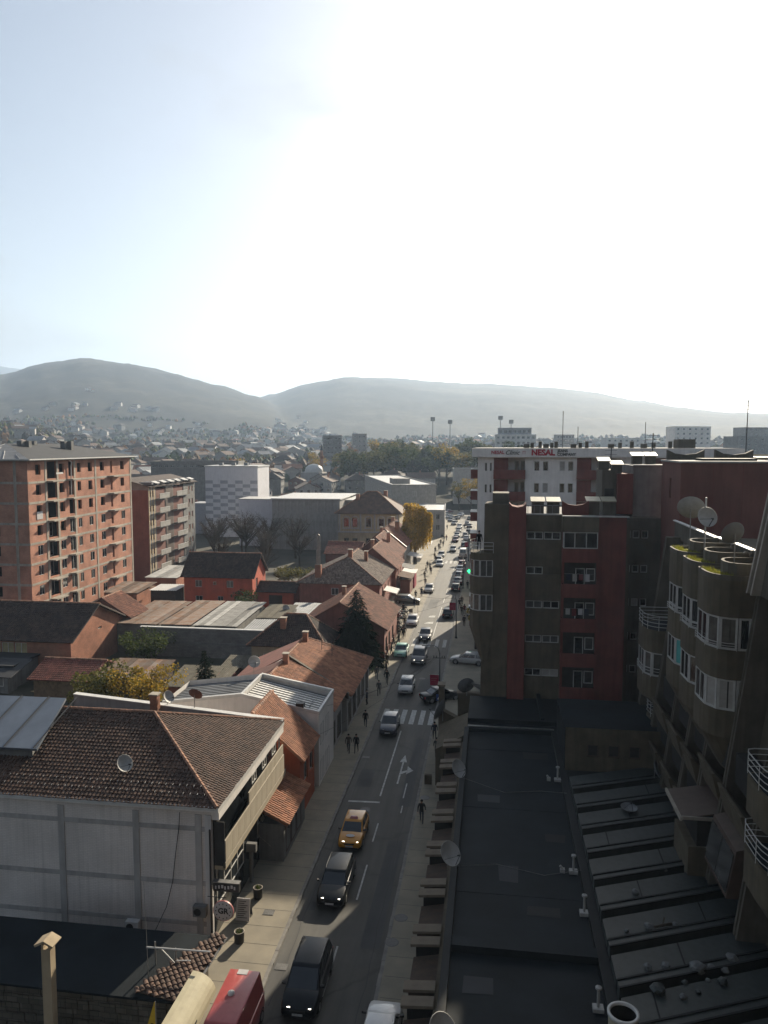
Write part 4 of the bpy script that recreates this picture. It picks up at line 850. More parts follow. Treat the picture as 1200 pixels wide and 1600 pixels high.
# --- old yellow two-storey building --------------------------------------------------------------
def old_building():
    X0, X1, Y0, Y1, ze, zr = -38.4, -22.8, 190.0, 203.0, 11.3, 15.9
    wins = []
    for u in (1.5, 3.7, 7.15, 10.4, 12.7):
        wins += [('s', u, 7.4, 1.25, 2.1, 2, 'window_brown'), ('s', u, 2.2, 1.25, 2.3, 2, 'window_brown')]
    t = gable_house('old_townhouse', 'old cream townhouse with ornate arched windows and brown hip roof', X0, X1, Y0, Y1, ze, zr, 'x', 'cream_render', 'tile_brown', .8, hip=(6.5, 6.5), wins=tuple(wins), seed=131, tiled=False, chims=((-34, 194, 12, 15.4, .9), (-27.5, 199, 13, 16, .9)))
    t['category'] = 'house'
    F = Face(X0, Y0, 0)
    for u in (1.5, 3.7, 7.15, 10.4, 12.7):
        a = MB(); pts = [(math.cos(R(180 - 20 * k)), math.sin(R(180 - 20 * k))) for k in range(10)]
        for (c0, s0), (c1, s1) in zip(pts, pts[1:]): a.hexa([F(u + .625 + c0 * .72, -.14, 9.5 + s0 * .4), F(u + .625 + c1 * .72, -.14, 9.5 + s1 * .4), F(u + .625 + c1 * .72, -.003, 9.5 + s1 * .4), F(u + .625 + c0 * .72, -.003, 9.5 + s0 * .4)], [F(u + .625 + c0 * .9, -.14, 9.55 + s0 * .58), F(u + .625 + c1 * .9, -.14, 9.55 + s1 * .58), F(u + .625 + c1 * .9, -.003, 9.55 + s1 * .58), F(u + .625 + c0 * .9, -.003, 9.55 + s0 * .58)])
        a.fbox(F, u - .3, u - .05, -.1, -.002, 7.1, 9.6); a.fbox(F, u + 1.3, u + 1.55, -.1, -.002, 7.1, 9.6); a.fbox(F, u - .4, u + 1.65, -.22, -.002, 6.9, 7.08)
        a.build('window_surround', 'pale_render', t)
    for u in (.35, 5.75, 9.35, 15.1): MB().fbox(F, u - .22, u + .22, -.12, -.001, 6.3, ze - .6).build('pilaster', 'pale_render', t)
    MB().fbox(F, -.1, 15.7, -.3, -.004, 5.9, 6.25).fbox(F, -.1, 15.7, -.35, -.004, ze - .55, ze - .2).build('cornice', 'pale_render', t)
old_building()
def rot_block(name, label, ox, oy, deg, w, dpt, z0, z1, wm, cols, rows, ww, wh, fl=3.0, side=None, roofm='metal_roof', group=None, cat='building', par=.5, gm='glass', top=1.0):
    """flat-roofed block: front face starts at (ox,oy) running deg; windows in a grid on the front and, if asked, on the two visible sides"""
    t = thing(name, label, cat, (ox, oy, z0), group); F = Face(ox, oy, deg); c = [F(0, 0, 0), F(w, 0, 0), F(w, dpt, 0), F(0, dpt, 0)]
    faces = [(F, w, cols)]
    if side: faces += [(Face(*F(w, 0, 0)[:2], deg + 90), dpt, side), (Face(*F(0, dpt, 0)[:2], deg + 270), dpt, side)]
    mb = MB(); spots = []
    for G, ln, n_ in faces:
        hs = []
        for r in range(rows):
            for k in range(n_):
                u = (k + .5) * ln / n_ - ww / 2; z = z1 - top - wh - r * fl
                if z > z0 + .5: hs.append((u, u + ww, z, z + wh))
        wall_holes(mb, G, 0, ln, z0, z1, hs, .2); spots.append((G, hs))
    for i in ((1, 2), (2, 3), (3, 0)):
        if side and i in ((1, 2), (3, 0)): continue
        mb.poly([(*c[i[0]][:2], z0), (*c[i[1]][:2], z0), (*c[i[1]][:2], z1), (*c[i[0]][:2], z1)])
    mb.build('wall', wm, t)
    MB().prism([p[:2] for p in [F(.15, .15, 0), F(w - .15, .15, 0), F(w - .15, dpt - .15, 0), F(.15, dpt - .15, 0)]], z1 - .3, z1 - .05).build('roof', roofm, t)
    if par: 
        q = MB(); q.fbox(F, -.12, w + .12, -.12, .12, z1 + .003, z1 + par); q.fbox(F, -.12, w + .12, dpt - .12, dpt + .12, z1 + .003, z1 + par); q.fbox(F, -.12, .12, .12, dpt - .12, z1 + .003, z1 + par); q.fbox(F, w - .12, w + .12, .12, dpt - .12, z1 + .003, z1 + par); q.build('parapet', wm, t)
    for G, hs in spots:
        for h in hs: window(t, G, *h, 2, gm=gm, d=.1)
    return t
t = rot_block('apartment_block', 'beige rotated school-like block with pale flat roof behind the old townhouse', -34, 262, 15.5, 15.5, 88, -.2, 14.0, 'hall_panel', 0, 4, 1.2, 1.5, 3.3, None, 'white_metal', par=.35)
FB = Face(*Face(-34, 262, 15.5)(0, 88, 0)[:2], 285.5)
for r in range(3):
    for k in range(9): window(t, FB, 50 + 4.1 * k, 52.6 + 4.1 * k, 10.6 - 3.4 * r, 12.4 - 3.4 * r, 3, d=-.02)
FB2 = Face(-34, 262, 15.5)
for r in range(3): window(t, FB2, 7.0, 8.6, 10.3 - 3.2 * r, 12.0 - 3.2 * r, 2, d=-.02)
MB().fbox(FB2, .6, 6.6, 2, 10, 14.4, 16.3).build('roof_hut', 'hall_panel', t)
t = rot_block('low_wing', 'low beige wing with pale flat roof beside the golden willow', -26.5, 232, 3, 12.5, 26, -.2, 8.0, 'pale_render', 3, 2, 1.2, 1.6, 3.3, None, 'white_metal', cat='building', par=.3)
rot_block('long_hall', 'long low building with pale roof edge in front of the hillside suburb', -139, 300, 8, 36, 14, -.2, 20.6, 'grey_render', 14, 1, 1.6, .8, 3, None, 'white_metal', par=.7)
rot_block('old_dark_block', 'dark warehouse wall beyond the end of the street', -17, 345, 4, 24, 16, 1.5, 17.0, 'grey_band', 0, 0, 1, 1, 3, None, 'hall_panel', par=.4)
# ------------------------------------------------------------------ right of the street
# --- flat black roof with the stepped concrete canopy --------------------------------------------
def black_roof():
    X0, X1, Y0, Y1, Z = -1.75, 4.85, 22.0, 56.0, 7.0
    t = thing('low_building', 'low building with flat black membrane roof and stepped concrete canopy to the street', 'building', (1.5, 40, 0))
    MB().box(X0 + .1, X1 - .1, Y0, Y1 - .05, 0, Z - .25).build('wall', 'brown_render', t)
    y = Y0; k = 0
    while y < Y1 - .4:      # membrane lengths
        y2 = min(y + 4.35, Y1 - .32)
        MB().box(X0 + .3, X1 - .32, y + .004, y2 - .004, Z - .24, Z - .2 + .012 * (k % 2)).build('roof_sheet', 'membrane', t); y = y2; k += 1
    pr = MB().box(X0 - .04, X0 + .28, Y0, Y1, Z - .26, Z + .06).box(X1 - .30, X1 + .12, Y0, Y1, Z - .5, Z + .05).build('parapet', 'court_dark', t)
    MB().box(X0 + .3, X1 - .31, 30.55, 31.15, Z - .18, Z + .16).build('roof_kerb', 'membrane', t)
    MB().box(X0 + .3, X1 - .31, Y1 - .3, Y1, Z - .2, Z + .10).build('end_kerb', 'membrane', t); MB().box(X0 + .2, X1 - .1, Y1 - .02, Y1 + .12, Z + .1, Z + .17).build('flashing', 'steel', t)
    rr = random.Random(3)
    for k, (x, y, w, d) in enumerate(((-.6, 44.5, 1.3, .9), (2.4, 51.2, 1.6, 1.1), (.6, 36.2, .9, 1.4), (3.1, 40.3, 1.0, .8), (-.9, 28.2, 1.2, 1.0), (1.8, 33.6, 1.5, .7))):
        MB().poly([(x, y, Z - .178), (x + w, y + rr.uniform(-.1, .1), Z - .178), (x + w + rr.uniform(-.1, .1), y + d, Z - .178), (x + rr.uniform(-.1, .1), y + d, Z - .178)]).build('felt_patch', ('bitumen_roof', 'court_dark')[k % 2], t)
    for pts in ([(-1.6, 36.7, 7.1), (.5, 37.6, 6.86), (2.8, 36.9, 6.86), (4.6, 37.2, 7.1)], [(-1.6, 47, 7.1), (1.0, 45.8, 6.86), (3.2, 46.3, 6.86), (4.7, 45.7, 7.1)]): MB().tube(pts, .014, 4).build('loose_cable', 'grey_render', t)
    # canopy: pairs of pale sloping slabs with dark recesses between
    s = MB(); s.slab([(-3.62, 0, 4.02), (-2.2, -.12, 4.22), (-2.2, .50, 4.22), (-3.62, .62, 4.02)], .14); sm = s.mesh('canopy_slab', 'pale_slab')
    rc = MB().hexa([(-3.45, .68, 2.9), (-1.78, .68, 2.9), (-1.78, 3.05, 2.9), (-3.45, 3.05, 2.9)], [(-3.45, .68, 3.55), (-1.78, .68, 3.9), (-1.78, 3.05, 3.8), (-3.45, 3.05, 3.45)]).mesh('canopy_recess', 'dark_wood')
    y = 22.6
    while y < 60:
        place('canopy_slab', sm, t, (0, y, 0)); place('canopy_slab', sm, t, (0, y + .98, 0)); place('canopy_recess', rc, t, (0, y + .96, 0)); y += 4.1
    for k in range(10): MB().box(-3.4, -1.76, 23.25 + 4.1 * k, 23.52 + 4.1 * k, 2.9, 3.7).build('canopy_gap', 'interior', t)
    MB().box(-3.4, -1.76, 22, 60, 2.6, 2.88).build('canopy_soffit', 'brown_render', t)
    MB().box(-2.2, X0 + .09, 22, 60.5, 0, 4.1).build('shop_wall', 'brown_render', t)
    pm = MB().box(-3.3, -3.05, -.15, .15, .1, 2.6).mesh('canopy_post', 'brown_render')
    for k in range(11): place('canopy_post', pm, t, (0, 23 + 3.42 * k, 0))
    for k in range(10): window(t, Face(-2.2, 22.4 + 3.42 * k, 270), -2.9, -.4, .4, 2.4, 2, fm='window_brown', d=-.03, name='shop_window')
black_roof()
def roof_vent(label, x, y, z, h=.85):
    t = thing('roof_vent', label, 'vent pipe', (x, y, z), 'white vent pipes on the black roof')
    MB().box(x - .2, x + .2, y - .17, y + .17, z, z + .16).build('base', 'dish_white', t)
    MB().tube([(x, y, z + .16), (x, y, z + h)], .055, 8).build('pipe', 'dish_white', t); MB().lathe([(.02, .14), (.12, .09), (.12, .02), (.06, 0)], 10, (x, y, z + h)).build('cowl', 'dish_white', t)
for x, y, lb in ((4.35, 48.0, 'white vent pipe near the far end of the black roof'), (4.25, 37.4, 'white vent pipe with small stub halfway along the black roof edge'), (4.38, 34.0, 'white vent pipe between the stub vent and the roof kerb'), (4.2, 28.0, 'white vent pipe beside the big open flue')): roof_vent(lb, x, y, 6.8)
for x, y, lb in ((3.8, 48.0, 'short vent stub beside the far vent pipe'), (3.72, 37.4, 'short vent stub beside the middle vent pipe')): tag(MB().box(x - .11, x + .11, y - .11, y + .11, 6.8, 7.0).tube([(x, y, 7.0), (x - .12, y, 7.14)], .06, 8).build('vent_stub', 'dish_white', org=(x, y, 6.8)), lb, 'vent pipe', 'short vent stubs')
def big_flue():
    x, y = 4.78, 26.15; t = thing('flue_pipe', 'wide open flue pipe with pale rim at the black roof edge', 'flue', (x, y, 5))
    MB().lathe([(.50, 5.0), (.50, 8.15)], 28, (x, y, 0)).build('pipe', 'cream_metal', t, True)
    MB().lathe([(.50, 8.12), (.545, 8.14), (.545, 8.24), (.45, 8.24), (.45, 8.1)], 28, (x, y, 0)).build('rim', 'white_metal', t, True); MB().lathe([(.445, 8.15), (.445, 6.8), (0, 6.8)], 28, (x, y, 0)).build('bore', 'interior', t, True)
big_flue()
dish('patchy white satellite dish above the canopy, first towards the crosswalk', (-2.0, 47.0, 6.9), 1.15, 55, 32, .75, 'dish_white')
dish('peeling white satellite dish on the black roof edge near the vent stubs', (-1.95, 36.7, 6.9), 1.2, 50, 38, .8, 'dish_white')
dish('pale satellite dish at the canopy next to the parked white car', (-1.6, 25.0, 6.9), 1.2, 55, 40, .8, 'dish_white')
# --- court with ribbed roof ----------------------------------------------------------------------
def court():
    t = thing('court_roof', 'sunken court roof of wide ribs and grey sheets between black roof and balcony building', 'roof', (8, 38, 0))
    MB().box(4.98, 11.6, 16, 49.2, 0, 7.05).build('base', 'court_dark', t)
    sk = .42; W = 6.6; a, b = 5.0, 11.55    # ribs run askew
    def strip(y0, y1, z0, z1, z1b=None): z1b = z1 if z1b is None else z1b; return MB().hexa([(a, y0, z0), (b, y0 + W * sk, z0), (b, y1 + W * sk, z0), (a, y1, z0)], [(a, y0, z1), (b, y0 + W * sk, z1), (b, y1 + W * sk, z1b), (a, y1, z1b)])
    sm = strip(0, 1.34, 7.06, 7.42, 7.47).mesh('roof_sheet', 'court_sheet'); rm = strip(0, .5, 7.06, 7.58).mesh('roof_rib', 'court_sheet'); cm = strip(-.04, .05, 7.583, 7.63).mesh('rib_edge', 'court_dark')
    y = 13.6
    while y < 45.6:
        place('roof_sheet', sm, t, (0, y + .85, 0)); r = place('roof_rib', rm, t, (0, y + .13, 0)); 
        for dy in (0, .45): e_ = bpy.data.objects.new('rib_edge', cm); COL.objects.link(e_); e_.parent = r; e_.location = (0, dy, 0)
        y += 2.42
    sj = MB()
    for k in range(13):
        yy = 14.45 + 2.42 * k; x = 6.2 + (k * 37 % 5) * .8; q = yy + (x - a) * sk
        sj.hexa([(x, q, 7.425), (x + .06, q, 7.425), (x + .06, q + 1.34, 7.475), (x, q + 1.34, 7.475)], [(x, q, 7.44), (x + .06, q, 7.44), (x + .06, q + 1.34, 7.49), (x, q + 1.34, 7.49)])
    stuff(sj.build('sheet_joint', 'court_dark', t))
    bw = MB(); wall_holes(bw, Face(4.9, 49.2, 0), 0, 6.8, 6, 9.9, [(1.4, 2.1, 8.0, 8.8), (2.7, 3.4, 8.0, 8.8), (4.0, 4.7, 8.0, 8.8)], .2); bw.build('back_wall', 'brown_render', t); MB().box(4.9, 11.7, 49.45, 55.8, 6, 9.6).build('back_roof', 'membrane', t)
    for u in (1.4, 2.7, 4.0): window(t, Face(4.9, 49.2, 0), u, u + .7, 8.0, 8.8, 1, fm='window_brown', gm='unlit_room', d=.1)
    MB().box(4.0, 13.4, 55.9, 64.0, 0, 6.8).box(-1.6, 4.0, 56.2, 64, 0, 6.8).build('rear_roof', 'membrane', t); MB().box(-1.6, 12.4, 57.6, 57.9, 6.8, 7.15).box(3.9, 4.2, 58, 63.9, 6.8, 7.25).build('roof_kerb', 'membrane', t)
court()
def rock(mb, x, y, z, s, seed, flat=.75):
    rr = random.Random(seed); b = bmesh.new(); bmesh.ops.create_icosphere(b, subdivisions=2, radius=s)
    for v in b.verts: v.co *= .72 + .5 * abs(noise.noise(v.co * (2.2 / s) + Vector((seed * 3.1, 0, 0)))) + rr.uniform(-.05, .05); v.co.z *= flat
    mb.add([(v.co.x + x, v.co.y + y, max(v.co.z + z + s * .45, z)) for v in b.verts], [[v.index for v in f.verts] for f in b.faces]); b.free()
for i, (x, y, s, lb) in enumerate(((10.9, 34.4, .34, 'pale rubbish sack against the balcony building beside the rubble heap'), (9.2, 33.5, .42, 'largest lump of rubble on the court roof sheet'), (9.85, 33.75, .22, 'small pale stone touching the largest lump of rubble'), (7.2, 31.9, .36, 'dark split lump of rubble nearest the open flue'), (7.9, 33.55, .24, 'grey stone under the rib edge beside the largest lump'), (7.1, 33.4, .22, 'flat grey stone next to the black roof parapet side of the heap'), (10.1, 32.8, .26, 'dark crumpled sack in front of the pale rubbish sack'), (7.7, 36.3, .26, 'pale stone touching the thick end of the fallen branch'), (9.0, 36.7, .18, 'small stone touching the thin end of the fallen branch'), (7.6, 39.2, .22, 'lone flat stone on the sheet beyond the litter'), (8.5, 32.6, .16, 'small dark stone in front of the largest lump'), (8.9, 32.1, .15, 'dark twisted scrap on the rubble sheet'), (9.5, 32.9, .13, 'tiny pale stone between the sacks and the split lump'), (8.2, 31.7, .18, 'grey stone beside the dark split lump'), (6.6, 35.9, .14, 'small stone close to the parapet on the litter sheet'), (10.4, 33.6, .2, 'torn pale bag leaning on the crumpled sack'), (9.6, 41.6, .14, 'single small stone two ribs beyond the litter'))):
    x, y, s = x * .891, y * .891, s * .9; b = MB(); rock(b, x, y, 7.44, s, i + 5); tag(b.build('rubble_piece', 'rubble_pale' if i not in (3, 6, 10, 11) else 'court_sheet', org=(x, y, 7.44)), lb, 'rubble', 'rubble on the court roof')
tag(MB().tube([(7.1, 32.4, 7.5), (7.5, 32.5, 7.57), (7.9, 32.75, 7.5)], .06, 5).tube([(7.45, 32.45, 7.55), (7.6, 32.9, 7.65)], .035, 4).build('fallen_branch', 'bark', org=(7.5, 32.5, 7.44)), 'dry broken branch lying on the court roof', 'branch')
dish('fallen satellite dish lying flat on the court roof', (7.85, 43.2, 7.5), .9, 20, 82, .06, 'dish_grey', 'satellite dishes')
dish('dark satellite dish standing at the foot of the balcony building', (10.1, 47.4, 7.5), 1.2, 75, 25, .6, 'dish_grey')
# --- brown and red block with strip windows ------------------------------------------------------
def red_brown():
    t = thing('red_brown_block', 'brown and red apartment block with strip windows and rounded bay balconies', 'building', (6, 68, 0))
    rows = [20.55, 17.65, 14.8, 11.9, 9.05]
    F = Face(2.85, 64.0, 0); mb = MB(); hs = []
    for z in rows:
        for u in (.05, 1.45): hs.append((u, u + 1.35, z - .32, z + .32))
    wall_holes(mb, F, 0, 2.9, 5, 22.25, hs, .18); mb.box(2.85, 11.2, 64.25, 76, 0, 21.9); mb.build('wall', 'brown_render', t)
    for r, z in enumerate(rows):
        for c, u in enumerate((.05, 1.45)):
            if (r, c) == (1, 1): continue
            window(t, F, u, u + 1.35, z - .32, z + .32, 2, gm='blind' if (r, c) in ((4, 1),) else ('glass', 'curtain_glass', 'glass', 'glass', 'curtain_glass')[(r * 3 + c * 2) % 5], d=.06)
    # red pilaster with scooped top
    pts = [(1.45, 5), (2.83, 5), (2.83, 23.25), (2.6, 23.0), (2.14, 22.9), (1.68, 23.0), (1.45, 23.25)]
    p = MB(); p.add([(x, 63.55, z) for x, z in pts] + [(x, 65.4, z) for x, z in pts], [tuple(range(7)), tuple(range(13, 6, -1))] + [(i, 7 + i, 7 + (i + 1) % 7, (i + 1) % 7) for i in range(7)]); p.build('pilaster', 'red_render', t)
    # left flank and stepped shoulder
    MB().hexa([(-.85, 64.3, 0), (1.44, 64.1, 0), (1.44, 67.2, 0), (-.6, 67.2, 0)], [(-.55, 64.3, 23.1), (1.44, 64.1, 23.1), (1.44, 67.2, 23.1), (-.35, 67.2, 23.1)]).build('flank_wall', 'brown_render', t)
    MB().box(.1, 1.46, 64.4, 66.8, 23.103, 24.0).build('shoulder', 'dark_concrete', t)
    # rounded bays on the street corner
    def bay(z0, z1, top, rail):
        P = [(0.2, 64.05), (-.9, 64.0), (-1.45, 64.3), (-1.72, 64.9), (-1.72, 65.9), (-1.4, 66.6), (.2, 66.8)][::-1]
        b = MB().prism(P, z0, z1).build('bay_spandrel', 'brown_render', t)
        Q = P[::-1]
        if top:
            for (a, c) in zip(Q[:-2], Q[1:-1]):
                ln = math.hypot(c[0] - a[0], c[1] - a[1]); ang = math.degrees(math.atan2(a[1] - c[1], a[0] - c[0])); window(t, Face(c[0], c[1], ang), .02, ln - .02, z1 + .002, z1 + 1.42, 1 if ln < .9 else 2, d=.02, gm='curtain_glass', name='bay_window')
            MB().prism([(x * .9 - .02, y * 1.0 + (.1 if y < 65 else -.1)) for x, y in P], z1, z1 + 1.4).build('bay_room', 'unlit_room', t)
        if rail:
            for h in (.3, .6, .9): MB().tube([(x, y, z1 + h) for x, y in Q], .022, 5).build('rail', 'white_metal', b)
            for x, y in Q: MB().tube([(x, y, z1), (x, y, z1 + .9)], .018, 5).build('rail_post', 'white_metal', b)
    bay(12.6, 14.1, True, False); bay(15.5, 17.0, True, False); bay(18.4, 19.0, False, True)
    bt = MB(); P = [(0.2, 64.05), (-.9, 64.0), (-1.45, 64.3), (-1.72, 64.9), (-1.72, 65.9), (-1.4, 66.6), (.2, 66.8)]
    for (a, c) in zip(P, P[1:]): bt.poly([(a[0], a[1], 12.59), (c[0], c[1], 12.59), (c[0] * .3 - .3, c[1], 9.8), (a[0] * .3 - .3, a[1], 9.8)][::-1])
    bt.build('bay_foot', 'brown_render', t)
    # red balcony stack
    bx = MB(); bx.box(5.78, 5.98, 63.9, 64.6, 5.0, 21.9); bx.box(8.55, 10.85, 63.85, 65.2, 5.0, 22.15); bx.build('red_wall', 'red_render', t)
    MB().box(5.8, 8.55, 64.12, 64.22, 5, 22).build('balcony_back', 'unlit_room', t)
    for r, z in enumerate(rows):
        b = MB().box(5.74, 8.54, 63.1, 63.24, z - 2.05, z - .92).box(5.74, 5.88, 63.24, 64.0, z - 2.05, z - .92).box(5.9, 8.54, 63.24, 64.1, z - 2.05, z - 1.9).build('balcony', 'red_render', t)
        if r == 0:
            window(t, Face(5.8, 63.1, 0), 0, 2.72, z - .9, z + .42, 3, d=.02, gm='glass'); window(t, Face(5.8, 63.95, 270), .02, .8, z - .9, z + .42, 2, d=.02)
        else:
            window(t, Face(6.9, 64.1, 0), 0, .75, z - 1.85, z + .25, 1, d=-.05, gm='glass', name='balcony_door'); window(t, Face(7.75, 64.1, 0), 0, .72, z - .8, z + .25, 1, d=-.05, gm='curtain_glass')
            if r in (1, 2):
                for q in range(4): MB().box(6.1 + .5 * q, 6.45 + .5 * q, 63.285, 63.30, z - .62 - .1 * (q % 2), z - .12).build('washing', ('sign_white', 'cloth_navy', 'blind', 'cloth_maroon')[(q + r) % 4], b)
            if r in (1, 2): MB().tube([(5.95, 63.3, z - .1), (8.3, 63.3, z - .1)], .012, 4).build('washing_line', 'steel', b)
    MB().box(5.7, 8.56, 63.05, 65, 20.97 + .02, 22.2).build('top_parapet', 'brown_render', t)
    # recessed side with small windows
    F2 = Face(10.9, 66.2, 0); m2 = MB(); hs = [(u, u + .55, z - .35, z + .3) for z in rows for u in (.15, .85, 1.55)]; wall_holes(m2, F2, 0, 3.2, 5, 21.9, hs, .15); m2.box(10.9, 14.1, 66.5, 76, 5, 21.8); m2.build('rear_wall', 'dark_concrete', t)
    for k, h in enumerate(hs): window(t, F2, *h, 1, d=.08, gm=('glass', 'curtain_glass', 'glass', 'blind')[(k * 5) % 4])
    MB().box(2.85, 5.75, 63.9, 64.3, 22.26, 22.36).box(5.7, 10.9, 63.0, 63.4, 22.21, 22.3).build('coping', 'pale_render', t)
    # roof terrace: hooded chimneys, scooped red walls
    rf = MB().box(2.9, 11.2, 64.5, 76, 21.91, 22.0).build('roof_terrace', 'bitumen_roof', t)
    for x, y in ((3.9, 66.5), (5.2, 66.5), (8.6, 67.5), (9.9, 67.6)):
        c = MB().box(x - .5, x + .5, y - .4, y + .4, 22.0, 23.25).build('hooded_chimney', 'dark_concrete', t)
        MB().slab([(x - .6, y - .62, 23.25), (x + .6, y - .62, 23.25), (x + .6, y + .62, 23.55), (x - .6, y + .62, 23.55)], .09).build('hood', 'cream_metal', c)
    pts = [(5.9, 22), (8.1, 22), (8.1, 23.3), (7.6, 23.0), (7.0, 22.92), (6.4, 23.0), (5.9, 23.3)]
    p = MB(); p.add([(x, 66.0, z) for x, z in pts] + [(x, 66.35, z) for x, z in pts], [tuple(range(7)), tuple(range(13, 6, -1))] + [(i, 7 + i, 7 + (i + 1) % 7, (i + 1) % 7) for i in range(7)]); p.build('scooped_wall', 'red_render', t)
    for k in range(6): MB().tube([(3.0 + .5 * k, 64.6, 22.3), (3.0 + .5 * k, 64.6, 23.0)], .02, 4).build('rail_post', 'steel', rf)
    MB().tube([(2.9, 64.6, 23.0), (5.7, 64.6, 23.0)], .025, 5).build('rail', 'steel', rf)
    # stair core on top
    s = MB().box(9.55, 10.75, 69.0, 73, 22, 25.8).build('stair_core', 'dark_concrete', t); MB().box(10.75, 12.1, 68.6, 73, 22, 25.5).build('stair_core', 'red_render', t)
    MB().box(12.1, 16.2, 68.9, 75, 20.5, 26.2).build('rear_block', 'grey_render', t); MB().box(12.1, 16.3, 68.7, 68.95, 26.2, 26.3).build('coping', 'white_metal', t)
    window(t, Face(9.75, 69.0, 0), 0, .8, 22.6, 24.2, 1, fm='dark_steel', gm='unlit_room', d=-.04, name='stair_door')
    for x, y in ((9.7, 69.6), (10.8, 69.6), (13.3, 74), (14.5, 74)):
        z = 25.82 if x < 10.6 else 25.52 if x < 12 else 26.22; c = MB().box(x - .42, x + .42, y - .4, y + .4, z, z + .8).build('hooded_chimney', 'dark_concrete', t); MB().slab([(x - .55, y - .6, z + .8), (x + .55, y - .6, z + .8), (x + .55, y + .6, z + 1.1), (x - .55, y + .6, z + 1.1)], .09).build('hood', 'cream_metal', c)
    for x, y in ((12.6, 72), (13.6, 70.2)): MB().box(x - .1, x + .1, y, y + .1, 22, 23).build('terrace_post', 'steel', t)
red_brown()
def tower():
    t = thing('stair_tower', 'plain dark red rendered stair tower behind the balcony building', 'tower', (17.5, 63, 0))
    X0, X1, Y0, Y1 = 14.0, 21.3, 60.0, 66.4
    mb = MB(); wall_holes(mb, Face(X0, Y1, 270), 0, Y1 - Y0, 0, 26.65, [(2.8, 3.4, 23.8, 25.4)], .3); wall_holes(mb, Face(X0, Y0, 0), 0, X1 - X0, 0, 26.65, [], .2)
    mb.poly([(X1, Y0, 0), (X1, Y1, 0), (X1, Y1, 26.65), (X1, Y0, 26.65)]); mb.poly([(X1, Y1, 0), (X0, Y1, 0), (X0, Y1, 26.65), (X1, Y1, 26.65)]); mb.build('wall', 'tower_render', t)
    window(t, Face(X0, Y1, 270), 2.8, 3.4, 23.8, 25.4, 1, fm='window_brown', gm='unlit_room', d=.2)
    MB().box(X0 - .12, X1 + .1, Y0 - .12, Y1 + .1, 26.653, 26.78).build('coping', 'pale_render', t)
    for k in range(3): MB().box(X0 + 2.3 + 2.1 * k, X0 + 2.33 + 2.1 * k, Y0 - .012, Y0 - .002, 16, 26.6).build('render_joint', 'red_render', t)
    pts = [(12.3, 26.78), (15.2, 26.78), (15.2, 27.6), (14.6, 27.3), (13.75, 27.2), (12.9, 27.3), (12.3, 27.6)]
    p = MB(); p.add([(x + 1.9, 65.6, z) for x, z in pts] + [(x + 1.9, 66.0, z) for x, z in pts], [tuple(range(7)), tuple(range(13, 6, -1))] + [(i, 7 + i, 7 + (i + 1) % 7, (i + 1) % 7) for i in range(7)]); p.build('scooped_wall', 'dark_concrete', t)
    p = MB(); p.add([(x + 5.6, 65.4, z) for x, z in pts] + [(x + 5.6, 65.9, z) for x, z in pts], [tuple(range(7)), tuple(range(13, 6, -1))] + [(i, 7 + i, 7 + (i + 1) % 7, (i + 1) % 7) for i in range(7)]); p.build('scooped_wall', 'dark_concrete', t)
    MB().box(16.0, 20.0, 62, 64, 26.78, 26.95).build('roof_hatch', 'membrane', t)
tower()
